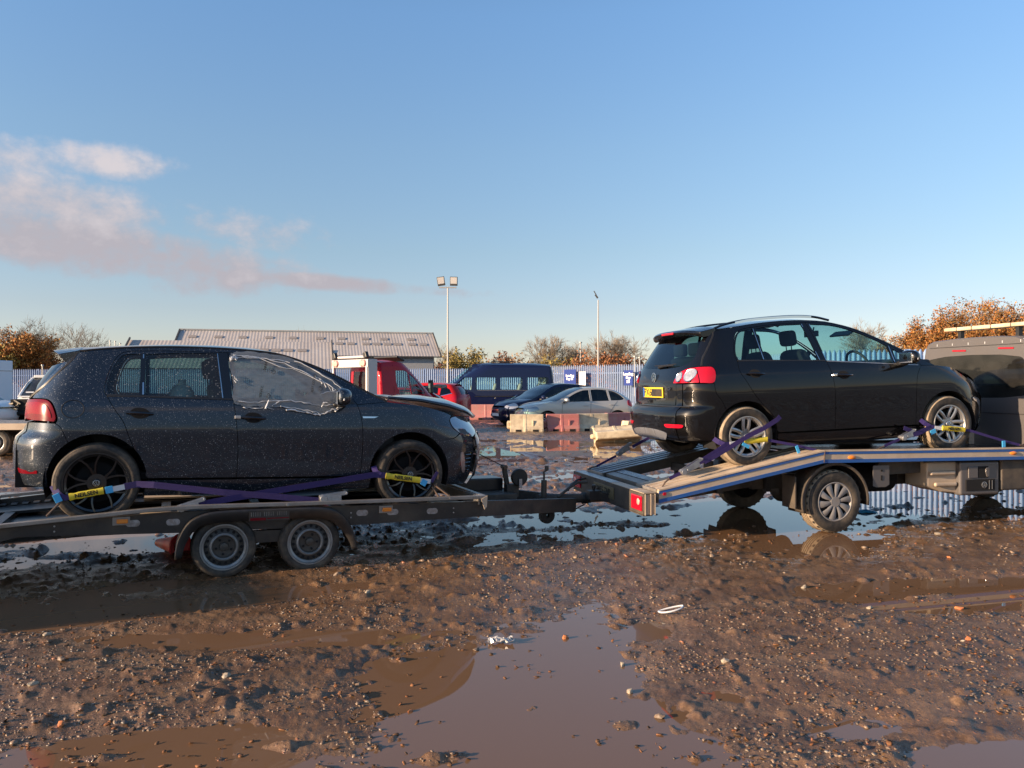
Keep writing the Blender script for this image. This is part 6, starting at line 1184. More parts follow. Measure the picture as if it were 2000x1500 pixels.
    M=MB(); h=sec[0]; rear=[(y,z) for x,y,z in h[1:]]+[(-y,z) for x,y,z in h[1:-1][::-1]]; q=tri2d(rear,[sm([(-.80,1.50),(-.76,1.47,0) if False else (-.74,1.46),(.70,1.46),(.76,1.50),(.755,1.88),(.70,1.93),(-.70,1.93),(-.765,1.88)],4)],.12); M.add([(3.72,a,b) for a,b in q[0]],q[1],False); M.build('cab_back',MATS['paint_grey'],cb)
    M=MB(); q=tri2d(sm([(-.80,1.50),(-.74,1.46),(.70,1.46),(.76,1.50),(.755,1.88),(.70,1.93),(-.70,1.93),(-.765,1.88)],4)); M.add([(3.726,a,b) for a,b in q[0]],q[1]); M.build('rear_window',MATS['glass_grey'],cb)
    M=MB(); M.box((4.35,0,1.15),(.9,1.55,.9)); M.box((4.0,-.35,1.75),(.12,.24,.2)); M.box((4.0,.35,1.75),(.12,.24,.2)); M.build('cab_seats',MATS['seat_cloth'],cb,.05,3)
    for y0_,y1_,z in((-.62,-.40,2.035),(.10,.32,2.03)): M=MB(); M.bar((3.715,y0_,z),(3.715,y1_,z+.006),.012,.022); M.build('high_lamp',MATS['lamp_red'],cb,.004)
    M=MB(); M.bar((3.716,-.852,1.62),(3.716,-.862,1.80),.012,.022,up=(1,0,0)); M.build('side_reflector',MATS['lamp_red'],cb,.003)
    for k in range(6): M=MB(); M.box((3.716,-.72+.26*k,2.118),(.008,.006,.03)); M.build('seam_clip',MATS['film_edge'],cb)
    M=MB(); P=[(3.735,-y*.97-.012,z) for x,y,z in sec[1][1:10]]; M.tube(P,.006,6); M.build('edge_seam',MATS['film_edge'],cb)
    M=MB(); M.bar((3.716,-.75,2.085),(3.716,.72,2.085),.006,.006); M.bar((3.716,-.80,1.24),(3.716,.80,1.24),.006,.006); M.build('panel_crease',MATS['black_trim'],cb)
    for x0,x1 in((3.95,4.6),(4.72,5.35)):
        for sd in(-1,1): M=MB(); q=[(x0,1.42),(x1,1.42),(x1-.02,1.90),(x0+.03,1.93)]; M.add([(x,sd*(.926-.155*(z-1.42)),z) for x,z in q],[(0,1,2,3)]); M.build('side_window',MATS['glass_dark'],cb)
    # beacon bar
    M=MB(); M.box((3.98,-.02,2.335),(.16,1.38,.05)); bb=M.build('beacon_bar',MATS['plastic_cream'],cb,.015,3)
    for y in(-.40,-.1,.2,.45): M=MB(); M.box((3.98,y,2.335),(.165,.012,.054)); M.build('bar_joint',MATS['iron_brown'],bb)
    for y in(.45,-.45): M=MB(); M.bar((3.98,y,2.19),(3.98,y,2.32),.06,.05); M.build('bar_foot',MATS['black_trim'],bb)
truck()
# ---------------------------------------------------------------- parked vehicles behind
def world_at(px,D,z=0): return Vector(((px-1000)/1560*D,D,z))
def bg_car(name,label,cat,mat,loc,deg,S,roof,crown,screen,bonnet,zlo,ztr,zfr,wheels,Rw,wins,wmat='glass_dark',wheel='double',rearglass=None,kr=.25,kf=.30,lamps=(),rlamps=(),mirror=None,seams=(),group=None,handles=(),front=None,screen_mat='glass_rear',wheel_mat='rubber',archk=1.13):
    t=empty(name,loc,R(deg),label,cat,group); xr=lambda z:S.tail(z)+S.dr(z)*kr; xf=lambda z:S.nose(z)-S.df(z)*kf
    zs=[zlo+(ztr-zlo)*i/9 for i in range(10)]; zf=[zlo+(zfr-zlo)*i/6 for i in range(7)]
    low=[]
    for wx in wheels[::-1]:
        a=arc(wx,Rw,Rw*archk,0,180,16); low+=[(wx+Rw*archk,zlo,1),(a[0][0],a[0][1],1)]+[(p[0],p[1]) for p in a[1:-1]]+[(a[-1][0],a[-1][1],1),(wx-Rw*archk,zlo,1)]
    E=roof+screen[1:]+bonnet[1:]
    ol=[(xr(zs[0]),zs[0],1)]+[(xr(z),z) for z in zs[1:-1]]+[(xr(ztr),ztr,1)]+[(p[0],p[1]) for p in E]+[(xf(zfr),zfr,1)]+[(xf(z),z) for z in zf[::-1][1:-1]]+[(xf(zlo),zlo,1)]+low
    holes=[sm(w,3) for w in wins]; M=MB()
    for sd in(-1,1): patch(M,S,'side',sm(ol,3),holes,0,.10,.02,sd)
    Lr=[(-S.Y(xr(z),z),z) for z in zs]; rg=[]
    if rearglass: z0,z1=rearglass; rg=[[(-S.Y(xr(z),z)+.10,z) for z in (z0,(z0+z1)/2,z1)]+[(S.Y(xr(z),z)-.10,z) for z in (z1,(z0+z1)/2,z0)]]
    patch(M,S,'rear',Lr+[(-y,z) for y,z in Lr[::-1]],rg,0,.12,0)
    Lf=[(-S.Y(xf(z),z),z) for z in zf]; patch(M,S,'front',Lf+[(-y,z) for y,z in Lf[::-1]],(),0,.12,0)
    M.n={k:v for k,v in M.n.items()}
    b=M.build('body',MATS[mat],t)
    M=MB(); deck(M,S,crown[0],smo(roof),16,13,2.6); M.build('roof',MATS[mat],t)
    M=MB(); deck(M,S,crown[1],smo(screen),12,13,2.2); M.build('windscreen',MATS[screen_mat],t)
    M=MB(); deck(M,S,crown[2],smo(bonnet+[(xf(zfr),zfr)]),12,13,2.4); M.build('bonnet',MATS[mat],t)
    for w in wins:
        for sd in(-1,1): panel(S,'window',t,wmat,sm(w,3),sides=(sd,),off=-.008,lip=0,gap=-.01,grid=.15)
    if rg: panel(S,'rear_window',t,wmat,rg[0],kind='rear',off=-.006,lip=0,gap=-.01,grid=.12)
    for p,m in lamps:
        for sd in(-1,1): panel(S,'headlight',t,m,sm(p,3),sides=(sd,),off=.008,gap=0,lip=.008,grid=.05)
    for p,m in rlamps:
        for sd in(-1,1): panel(S,'tail_lamp',t,m,sm(p,3),sides=(sd,),off=.008,gap=0,lip=.008,grid=.05)
    for p in seams:
        for sd in(-1,1): M=MB(); M.tube([face_side(S,x,z,.001,sd) for x,z in smo(p,4)],.005,4); M.build('door_seam',MATS['dark_void'],t)
    for x,z in handles:
        for sd in(-1,1): M=MB(); M.tube([face_side(S,x+.04*i,z,.012+.012*(0<i<5),sd) for i in range(6)],.011,6); M.build('handle',MATS[mat if mat!='paint_blue' else 'black_trim'],t)
    if mirror:
        for sd in(-1,1): mirror_arm(t,S,mirror[0],mirror[1],mirror[2],mirror[3],False,sd)
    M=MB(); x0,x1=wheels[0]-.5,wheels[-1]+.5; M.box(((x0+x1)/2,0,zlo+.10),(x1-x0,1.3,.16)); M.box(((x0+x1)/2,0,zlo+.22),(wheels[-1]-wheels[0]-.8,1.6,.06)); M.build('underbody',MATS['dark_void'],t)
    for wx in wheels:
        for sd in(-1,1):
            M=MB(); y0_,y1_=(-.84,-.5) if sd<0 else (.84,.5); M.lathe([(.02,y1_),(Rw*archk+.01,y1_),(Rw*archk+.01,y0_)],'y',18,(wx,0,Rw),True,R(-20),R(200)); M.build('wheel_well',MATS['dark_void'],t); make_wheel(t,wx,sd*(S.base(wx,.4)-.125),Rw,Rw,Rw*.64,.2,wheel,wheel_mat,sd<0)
    return t
def shape(vert,tail,nose,wt=0,n=2.4,dr=.4,df=.7,nr=None): return Shape(vert,[(-1,.05),(0,.004),(1.3,0),(2.2,.006),(3.2,.06)],tail,nose,[(.1,dr),(3,dr*.7)],[(.1,df),(3,df)],n,nr)
def seats(t,xs,z,mat,n=2):
    for x in xs:
        M=MB()
        for y in(-.42,.42): seat(M,x,y,z)
        M.build('seats',MATS[mat],t)
SIL=shape([(.12,.80),(.35,.875),(.70,.905),(.88,.885),(.97,.86),(1.2,.74),(1.40,.62),(1.5,.56)],[(.15,-.70),(.5,-.79),(.75,-.78),(.98,-.72),(1.10,-.60),(1.30,-.28),(1.45,-.02)],[(.12,3.42),(.4,3.53),(.6,3.52),(.78,3.44),(1.0,3.2)])
HROOF=[(-.02,1.36),(.3,1.43),(.8,1.465),(1.2,1.45)]; HSCR=[(1.2,1.45),(1.55,1.34),(1.95,1.16),(2.35,.985)]; HBON=[(2.35,.985),(2.75,.93),(3.05,.86)]
HCR=([(-.02,1.40),(.3,1.465),(.8,1.50),(1.2,1.485)],[(1.2,1.48),(1.6,1.36),(2.0,1.18),(2.55,.98)],[(2.55,.98),(2.9,.93),(3.2,.86),(3.44,.76)])
HWIN=[[(1.05,.985,1),(1.03,1.385,1),(1.25,1.37),(1.6,1.25),(1.98,1.04,1),(1.98,.965,1)],[(.32,1.0,1),(.35,1.385,1),(.7,1.405),(.95,1.395,1),(.97,.985,1)],[(-.28,1.08,1),(-.10,1.25),(.12,1.345),(.27,1.37,1),(.24,1.01,1),(-.2,1.03)]]
HL=[([(2.95,.70),(3.02,.80),(3.25,.77),(3.42,.70),(3.40,.62),(3.2,.62)],'lamp_grey')]; HR=[([(-.68,.78),(-.60,1.0),(-.42,1.02),(-.40,.86),(-.5,.80)],'lamp_red')]
HSEAM=[[(1.0,1.40),(1.02,.95),(1.05,.6),(1.03,.34)],[(2.08,.95),(2.12,.65),(2.10,.33)],[(.0,.98),(.22,.72),(.34,.5)]]
silver=bg_car('hatchback_car','silver five door hatchback parked behind the red and cream barriers','car','paint_silver',(3.55,29.5,0),196,SIL,HROOF,HCR,HSCR,HBON,.22,1.30,.70,(0,2.64),.315,HWIN,'glass_dark',lamps=HL,rlamps=HR,rearglass=(1.02,1.27),mirror=(1.98,1.02,1.02,'paint_silver'),seams=HSEAM,handles=((.12,.86),(1.12,.83)))
seats(silver,(1.2,),.5,'seat_cloth')
MPV=shape([(.12,.80),(.35,.875),(.75,.90),(.95,.875),(1.05,.85),(1.3,.73),(1.52,.62),(1.64,.56)],[(.15,-.75),(.5,-.86),(.8,-.85),(1.05,-.80),(1.3,-.66),(1.6,-.45)],[(.12,3.45),(.4,3.58),(.62,3.57),(.82,3.46),(1.1,3.1)])
mpv=bg_car('people_carrier','dark blue people carrier with big headlights tucked behind the silver hatchback','car','paint_blue',(2.5,32.2,0),209,MPV,[(-.40,1.50),(.3,1.58),(.9,1.60),(1.25,1.56)],([(-.40,1.54),(.3,1.62),(.9,1.635),(1.25,1.60)],[(1.25,1.59),(1.7,1.42),(2.1,1.22),(2.65,1.03)],[(2.65,1.03),(3.0,.97),(3.3,.88),(3.5,.78)]),[(1.25,1.56),(1.6,1.43),(2.0,1.22),(2.45,1.02)],[(2.45,1.02),(2.8,.95),(3.1,.87)],.2,1.42,.74,(0,2.7),.32,[[(1.05,1.06,1),(1.03,1.48,1),(1.25,1.47),(1.65,1.31),(2.05,1.07,1)],[(.1,1.08,1),(.12,1.50,1),(.95,1.51,1),(.97,1.06,1)],[(-.5,1.12,1),(-.4,1.42),(.02,1.49,1),(.0,1.09,1)]],lamps=[([(3.05,.76),(3.12,.88),(3.25,.85),(3.42,.76),(3.44,.70),(3.35,.66),(3.15,.69)],'lamp_clear')],rearglass=(1.1,1.38),mirror=(2.05,1.02,1.08,'paint_blue'))
M=MB(); M.box((3.575,0,.62),(.03,.5,.05)); M.build('grille_bar',MATS['chrome'],mpv,.006)
M=MB(); M.box((3.585,0,.44),(.012,.52,.11)); pp=M.build('number_plate',MATS['white_paint'],mpv,.002)
for sd in(-1,1): M=MB(); M.lathe([(0,.0),(.06,-.005),(.065,-.03)],'x',16,(3.44,sd*.62,.40)); M.build('fog_lamp',MATS['lamp_clear'],mpv)
SUV=shape([(.14,.82),(.35,.885),(.8,.915),(1.0,.89),(1.1,.86),(1.35,.75),(1.58,.63),(1.68,.57)],[(.2,-.72),(.5,-.83),(.8,-.82),(1.05,-.79),(1.2,-.72),(1.6,-.42)],[(.14,3.4),(.5,3.52),(.75,3.5),(.95,3.4),(1.1,3.2)])
SW=[[(1.05,1.10,1),(1.03,1.52,1),(1.3,1.50),(1.65,1.36),(2.0,1.12,1)],[(.2,1.12,1),(.22,1.53,1),(.95,1.54,1),(.97,1.10,1)],[(-.36,1.24,1),(-.25,1.40),(.1,1.51,1),(.12,1.13,1)]]
suv=bg_car('sport_utility_car','bright red sport utility car seen from its rear corner beyond the red truck','car','paint_red',(-2.55,32.4,0),166,SUV,[(-.38,1.55),(.3,1.62),(.9,1.635),(1.2,1.60)],([(-.40,1.60),(.3,1.66),(.9,1.675),(1.2,1.64)],[(1.2,1.63),(1.6,1.47),(2.0,1.28),(2.5,1.10)],[(2.5,1.10),(2.9,1.06),(3.2,1.0),(3.45,.9)]),[(1.2,1.60),(1.55,1.47),(1.9,1.28),(2.35,1.08)],[(2.35,1.08),(2.7,1.04),(3.05,.98)],.26,1.52,.86,(0,2.65),.34,SW,lamps=HL,rlamps=[([(-.74,.98),(-.70,1.12),(-.52,1.13),(-.36,1.06),(-.40,.98),(-.55,.93)],'lamp_red')],rearglass=(1.18,1.46))
for sd in(-1,1): panel(SUV,'window_trim',suv,'chrome',sm([(-.40,1.225,1),(.14,1.10,1),(.14,1.118,1),(-.37,1.242,1)]),sides=(sd,),off=.008,gap=0,lip=.004); 
rh=bg_car('hatchback_car','crimson hatchback with its tailgate lifted between the red truck and the red sport utility car','car','paint_crimson',(-3.15,29.2,0),175,SIL,HROOF,HCR,HSCR,HBON,.22,1.30,.70,(0,2.64),.315,HWIN,lamps=HL,rlamps=HR,rearglass=(1.02,1.27))
M=MB(); n=9; vs=[]
for i in range(n):
    y=-.55+1.1*i/(n-1); k=(abs(y)/.55)**2
    for x,z in((-.02,1.50-.03*k),(-.45,1.60-.04*k),(-.74+.06*k,1.585-.05*k),(-.76+.06*k,1.48-.05*k),(-.40,1.53-.04*k)): vs.append((x,y,z))
M.add(vs,[(i*5+j,i*5+(j+1)%5,i*5+5+(j+1)%5,i*5+5+j) for i in range(n-1) for j in range(5)]+[(4,3,2,1,0),tuple(range(n*5-5,n*5))]); M.build('raised_tailgate',MATS['black_trim'],rh,.01)
# navy minibus
def rr4(w,r=.07):
    (x0,z0),(_,z1),(x1,_),_=w; return arc(x0+r,z0+r,r,180,270,4)+arc(x1-r,z0+r,r,270,360,4)+arc(x1-r,z1-r,r,0,90,4)+arc(x0+r,z1-r,r,90,180,4)
BUS=shape([(.18,.90),(.5,.965),(1.0,.985),(1.3,.975),(1.6,.945),(2.1,.89),(2.45,.83),(2.6,.74)],[(.2,-.90),(.6,-.95),(1.2,-.93),(2.0,-.87),(2.5,-.80)],[(.2,4.10),(.5,4.20),(.8,4.18),(1.05,4.02),(1.3,3.7)],dr=.22,df=.75,nr=3.4)
BW=[[(2.45,1.33,1),(2.42,1.92,1),(2.75,1.92,1),(3.25,1.36,1),(3.25,1.33,1)],[(1.45,1.33),(1.45,1.92),(2.27,1.92),(2.27,1.33)],[(.40,1.33),(.40,1.92),(1.27,1.92),(1.27,1.33)],[(-.65,1.33),(-.63,1.92),(.22,1.92),(.22,1.33)]]
bus=bg_car('minibus','dark blue high roof minibus with clear side windows behind the parked cars','minibus','paint_blue',(1.05,38.3,0),181.5,BUS,[(-.72,2.42),(0,2.48),(1.8,2.49),(2.45,2.42)],([(-.76,2.52),(0,2.60),(1.8,2.61),(2.45,2.53)],[(2.45,2.52),(2.8,2.2),(3.2,1.8),(3.72,1.34)],[(3.72,1.34),(3.9,1.25),(4.05,1.15),(4.15,1.02)]),[(2.45,2.42),(2.75,2.12),(3.1,1.72),(3.42,1.36)],[(3.42,1.36),(3.65,1.25),(3.8,1.12)],.3,2.36,.95,(0,3.3),.34,[[(x,z,1) for x,z in rr4(w)] if len(w)==4 else w for w in BW],'glass_teal',rearglass=(1.35,1.95),lamps=[([(3.60,.88),(3.66,1.08),(3.9,1.08),(4.02,.92),(3.95,.84)],'lamp_clear')],mirror=(3.30,1.16,1.42,'black_trim'),seams=[[(2.36,2.0),(2.36,.4)],[(1.36,2.0),(1.36,.4)],[(.31,2.0),(.31,.5)]],screen_mat='glass_teal')
for sd in(-1,1):
    M=MB(); M.tube([face_side(BUS,x,1.02,.012,sd) for x in(.4,.9,1.4,1.9,2.3)],.02,6); M.build('side_rubbing_strip',MATS['black_trim'],bus); M=MB(); M.tube([face_side(BUS,x,1.30,.006,sd) for x in(-.6,.2,1.2,2.2)],.008,4); M.build('window_ledge',MATS['zinc'],bus)
bus.scale=(1.17,1,1); bus.location.x=.93
seats(bus,(2.6,1.7,.7,-.1),1.0,'seat_beige'); M=MB(); M.box((1.2,0,2.66),(.9,.5,.05)); M.build('roof_hatch',MATS['black_trim'],bus,.01)
# red recovery truck: cab, light gantry
RT_=Matrix.Translation((-4.72,25.4,0))@Matrix.Rotation(R(44),4,'Z')
def red_truck():
    t=empty('recovery_truck',mat=RT_,label='red recovery truck with a pale light gantry behind its cab, beyond the navy hatchback',cat='truck')
    S=shape([(.3,.90),(.6,.965),(1.0,.985),(1.3,.965),(1.7,.92),(2.1,.86),(2.3,.80),(2.45,.70)],[(.3,-.05),(1.2,-.03),(2.3,.02),(2.5,.10)],[(.3,2.55),(.7,2.62),(1.0,2.55),(1.25,2.3)],dr=.12,df=.7,nr=3.6)
    roof=[(.08,2.26),(.6,2.30),(1.05,2.25)]; scr=[(1.05,2.25),(1.35,2.02),(1.7,1.65),(1.98,1.36)]; bon=[(1.98,1.36),(2.2,1.22),(2.35,1.08)]
    win=[(.72,1.28,1),(.62,1.55),(.60,2.02,1),(.98,2.03),(1.08,1.98,1),(1.16,1.28,1)]; win2=[(1.20,1.28,1),(1.13,1.95,1),(1.35,1.80),(1.72,1.36),(1.72,1.28,1)]; M=MB()
    ol=[(.05,.45,1),(.06,1.2),(.09,2.25,1)]+roof+scr[1:]+bon[1:]+[(2.36,.95),(2.40,.5,1),(2.1,.45,1)]+arc(1.65,.36,.42,0,180,14)+[(1.2,.45,1)]
    for sd in(-1,1): patch(M,S,'side',sm(ol,3),[sm(win,3),sm(win2,3)],0,.1,.02,sd)
    zs=[.45,.8,1.2,1.6,2.0,2.25]; Lr=[(-S.Y(.08,z),z) for z in zs]; rw=[(-.60,1.40),(.60,1.40),(.58,2.0),(-.58,2.0)]; patch(M,S,'rear',Lr+[(-y,z) for y,z in Lr[::-1]],[rw],0,.12,0); M.build('cab',MATS['paint_crimson'],t)
    M=MB(); deck(M,S,[(.08,2.34),(.6,2.38),(1.05,2.33)],smo(roof),12,11,2.6); M.build('roof',MATS['paint_crimson'],t); M=MB(); deck(M,S,[(1.05,2.32),(1.4,2.05),(1.75,1.68),(2.15,1.34)],smo(scr),12,11,2.2); M.build('windscreen',MATS['glass_rear'],t)
    M=MB(); deck(M,S,[(2.15,1.34),(2.35,1.22),(2.5,1.05)],smo(bon),10,11,2.4); M.build('bonnet',MATS['paint_crimson'],t)
    for sd in(-1,1):
        panel(S,'window',t,'glass_teal',sm(win,3),sides=(sd,),off=-.008,lip=0,gap=-.01,grid=.2); panel(S,'quarter_window',t,'glass_rear',sm(win2,3),sides=(sd,),off=-.008,lip=0,gap=-.01,grid=.2)
        M=MB(); M.box((1.78,sd*1.18,1.52),(.12,.16,.42)); m_=M.build('mirror',MATS['black_trim'],t,.03,3); M=MB(); M.box((1.72,sd*1.18,1.55),(.02,.11,.16)); M.build('mirror_glass',MATS['lamp_clear'],m_)
        M=MB(); M.tube([face_side(S,x,z,.001,sd) for x,z in ((.52,2.2),(.50,1.4),(.50,.6))],.006,4); M.build('door_seam',MATS['dark_void'],t); make_wheel(t,1.65,sd*.86,.36,.36,.21,.2,'steel','rubber',sd<0); make_wheel(t,-2.4,sd*.86,.36,.36,.21,.2,'steel','rubber',sd<0)
    panel(S,'rear_window',t,'glass_teal',rw,kind='rear',off=-.01,lip=0,gap=0,grid=.2)
    M=MB(); M.box((.98,0,2.42),(.34,1.3,.07),Matrix.Rotation(R(24),3,'Y')); M.build('sun_visor',MATS['black_trim'],t,.02)
    M=MB(); 
    for y in(-.45,.45): M.box((.45,y,1.55),(.14,.42,.75)); M.box((.42,y,2.02),(.12,.24,.18))
    M.build('seats',MATS['red_plastic'],t,.05,3); M=MB(); c=Vector((1.45,-.42,1.42)); M.tube([c+Vector((.10*math.cos(a),.20*math.sin(a),.17*math.cos(a))) for a in [2*math.pi*k/20 for k in range(20)]],.018,6,closed=True); M.box((1.75,0,1.22),(.5,1.6,.22)); M.build('dashboard',MATS['dash'],t)
    M=MB(); M.box((-2.0,0,.86),(4.0,2.1,.10)); M.build('bed',MATS['deck_black'],t); M=MB(); M.box((-1.5,0,.6),(5.5,.8,.2)); M.build('chassis_rail',MATS['dark_void'],t)
    M=MB(); M.box((-.34,-1.0,1.60),(.32,.05,1.52)); M.build('side_shield',MATS['headboard'],t,.01); M=MB(); M.box((-.50,0,2.24),(.06,2.05,.24)); hb=M.build('head_board',MATS['headboard'],t,.008)
    for y in(-.96,.96): M=MB(); M.box((-.50,y,1.5),(.07,.09,1.3)); M.build('upright',MATS['headboard'],hb)
    for y in(-.72,-.84,.72,.84): M=MB(); M.lathe([(0,-.05),(.09,-.045),(.11,.0)],'x',18,(-.54,y,2.24)); M.build('beacon',MATS['lamp_pink'],hb)
    M=MB(); M.cyl((-.45,-.75,2.44),(-.45,.75,2.44),.045,10); M.build('top_tube',MATS['headboard'],hb)
    for y in(-.88,.88): M=MB(); M.box((-.50,y,2.48),(.12,.16,.20),Matrix.Rotation(R(-25),3,'X')); M.build('work_lamp',MATS['black_trim'],hb,.02)
    return t
red_truck()
# far left: damaged white van, white car, box body, bare trailer
VAN=shape([(.18,.86),(.5,.93),(.9,.95),(1.2,.935),(1.5,.88),(1.85,.79),(1.95,.70)],[(.2,-.85),(.6,-.9),(1.2,-.88),(1.8,-.82)],[(.2,3.85),(.6,3.95),(.9,3.9),(1.1,3.75),(1.3,3.5)],dr=.22,df=.6,nr=3.2)
VW=[[(2.1,1.15,1),(2.1,1.70,1),(2.4,1.68),(2.85,1.2,1)]]
van=bg_car('damaged_van','white van with its front end torn off, past the navy hatchback tail','van','paint_white',(-18.55,33.9,0),-82,VAN,[(-.70,1.82),(.8,1.88),(2.0,1.84)],([(-.72,1.90),(.8,1.96),(2.0,1.93)],[(2.0,1.92),(2.4,1.70),(2.8,1.42),(3.15,1.15)],[(3.15,1.12),(3.3,1.05),(3.5,.98)]),[(2.0,1.84),(2.35,1.6),(2.65,1.35),(2.95,1.12)],[(2.95,1.12),(3.1,1.05),(3.25,.98)],.5,1.78,.72,(0,3.0),.33,VW,'glass_grey',lamps=(),screen_mat='glass_grey')
for sd in(-1,1): M=MB(); M.tube([face_side(VAN,x,z,.0,sd) for x,z in ((2.0,1.84),(2.35,1.6),(2.65,1.35),(2.95,1.12))],.055,8); M.build('screen_pillar',MATS['paint_white'],van)
M=MB(); M.box((2.02,0,1.90),(.12,1.5,.11)); M.build('screen_header',MATS['paint_white'],van,.02); M=MB(); M.box((3.12,0,1.12),(.22,1.7,.05)); M.build('scuttle',MATS['paint_white'],van,.015)
M=MB(); rg=random.Random(9)
for k in range(26): a=Vector((3.85+rg.uniform(-.1,.25),rg.uniform(-.8,.8),rg.uniform(.45,1.0))); M.bar(a,a+Vector((rg.uniform(-.1,.15),rg.uniform(-.4,.4),rg.uniform(-.15,.15))),rg.uniform(.03,.09),rg.uniform(.02,.08))
M.build('torn_panels',MATS['plastic_cream'],van); M=MB(); M.box((3.72,0,.72),(.5,1.55,.62)); M.box((4.02,0,.5),(.06,1.3,.12)); M.build('engine_bay',MATS['dark_void'],van,.03); M=MB(); M.box((3.0,-.5,1.28),(.02,.28,.05),Matrix.Rotation(R(-40),3,'Y')); M.build('screen_label',MATS['white_paint'],van)
bg_car('hatchback_car','white car with dark alloys cut off by the left edge','car','paint_white',(-21.9,30.6,0),-20,SIL,HROOF,HCR,HSCR,HBON,.22,1.30,.70,(0,2.64),.33,HWIN,lamps=HL,rlamps=HR,rearglass=(1.02,1.27),seams=HSEAM)
t=empty('box_body',(-26.95,42,0),R(2),'pale box body of a lorry standing at the left edge','lorry'); M=MB(); M.box((-3.0,0,1.75),(6,2.4,2.2)); M.build('box',MATS['box_white'],t,.04); M=MB(); M.box((-3,0,2.30),(6.02,2.42,.05)); M.box((-3,0,.66),(6.02,2.42,.08)); M.build('edge_trim',MATS['zinc'],t)
for x in(-1,-4.6): 
    for sd in(-1,1): make_wheel(t,x,sd*1.0,.4,.4,.25,.22,'steel','rubber',sd<0)
t=empty('flat_trailer',(-11.6,18.6,0),R(4),'flat car trailer with a pale timber edge behind the navy hatchback tail','trailer')
M=MB(); M.box((-1.2,0,.68),(4.6,2.0,.05)); M.build('deck',MATS['deck_black'],t); M=MB(); M.box((-1.2,-1.02,.66),(4.6,.05,.14)); M.build('timber_edge',MATS['rail_tan'],t)
for k in range(8): M=MB(); M.box((-1.2,-.9+.25*k,.712),(4.5,.08,.02)); M.build('deck_slat',MATS['plank_grey'],t)
for x in(.10,.80,-.6):
    for sd in(-1,1): make_wheel(t,x,sd*.85,.30,.30,.2,.19,'steel','rubber_muddy',sd<0)
for sd in(-1,1): M=MB(); M.box((-1.2,sd*.5,.52),(5,.08,.18)); M.build('chassis_beam',MATS['chassis_mud'],t)
# unseen shadow casters for the left edge are added at the end
# ---------------------------------------------------------------- barriers and litter
def barrier(loc,deg,mat,label,l=1.08,h=.58,group='plastic road barriers'):
    t=empty('road_barrier',loc,R(deg),label,'barrier',group); M=MB(); prof=[(-.24,0),(-.24,.10),(-.15,.22),(-.105,.44),(-.10,h-.02),(-.07,h),(.07,h),(.10,h-.02),(.105,.44),(.15,.22),(.24,.10),(.24,0)]
    xs=[(-l/2,1),(-l/2+.05,1),(-.10,1),(-.09,1.06),(-.02,1.06),(-.01,1),(l/2-.05,1),(l/2,.96)]; vs=[]
    for x,k in xs: vs+=[(x,y*k,z) for y,z in prof]
    n=len(prof); M.add(vs,[(i*n+j,i*n+(j+1)%n,i*n+n+(j+1)%n,i*n+n+j) for i in range(len(xs)-1) for j in range(n)]+[tuple(range(n-1,-1,-1)),tuple(range(len(vs)-n,len(vs)))]); b=M.build('shell',MATS[mat],t,.012,2)
    for x in(-.28,.28): M=MB(); M.box((x,0,.045),(.18,.50,.085)); M.build('fork_slot',MATS['dark_void'],t)
    M=MB()
    for z in(.16,.30): M.cyl((-l/2-.09,0,z),(-l/2+.02,0,z),.07,12)
    M.box((-l/2-.06,0,.23),(.10,.10,.20)); M.build('end_lug',MATS[mat],t,.008); M=MB(); M.box((.2,-.155,.24),(.05,.03,.30)); M.build('rib',MATS[mat],t,.01); return t
for x,y,m,d,lab in((.48,26.2,'plastic_cream',2,'dirty cream barrier at the left end of the row before the silver hatchback'),(1.68,26.5,'plastic_red',8,'red barrier second in the row before the silver hatchback'),(2.70,26.85,'plastic_cream',16,'stained cream barrier third in the row, right of the red one'),(3.66,27.6,'plastic_red',34,'faded red barrier at the right of the row by the black hatchback bumper'),(4.5,28.4,'plastic_cream',38,'cream barrier mostly hidden behind the black hatchback bumper')): barrier((x,y,.03),d,m,lab)
barrier((-1.15,36.0,0),3,'plastic_faded','pale pink barrier below the minibus front',1.5,.68); barrier((-2.6,34.8,0),3,'plastic_faded','pink barrier left of the other, behind the red car tail',1.5,.6)
t=barrier((2.85,21.9,.20),0,'plastic_cream','cream barrier lying on its side in front of the row',1.25,.62); t.rotation_euler=(R(84),R(-4),R(4)); 
M=MB(); M.prism([(-.20,0),(.28,0),(.20,.16),(.06,.55),(-.10,.55),(-.16,.2)],-.2,.2); o=M.build('barrier_end',MATS['plastic_red'],None,.02); o.location=(3.42,22.9,0); o.rotation_euler=(0,0,R(20)); tag(o,'upright red barrier end behind the toppled cream barrier','barrier')
M=MB(); M.prism([(-.36,0),(-.20,0),(-.16,.2),(-.10,.55),(-.2,.55),(-.26,.2)],-.2,.2); M.build('cream_half',MATS['plastic_cream'],o,.02)
t=empty('traffic_cone',(-3.12,7.50,-.02),R(150),'red orange cone lying behind the trailer mudguard','cone'); M=MB(); M.T=Matrix.Translation((0,0,.10))@Matrix.Rotation(R(90),4,'Y'); M.lathe([(.10,0),(.095,.02),(.035,.32),(.02,.33),(0,.33)],'z',20); M.build('cone',MATS['orange_cone'],t); M=MB(); M.T=Matrix.Translation((0,0,.10))@Matrix.Rotation(R(90),4,'Y'); M.lathe([(.12,-.02),(.12,0),(.06,.004)],'z',20); M.build('base',MATS['red_plastic'],t)
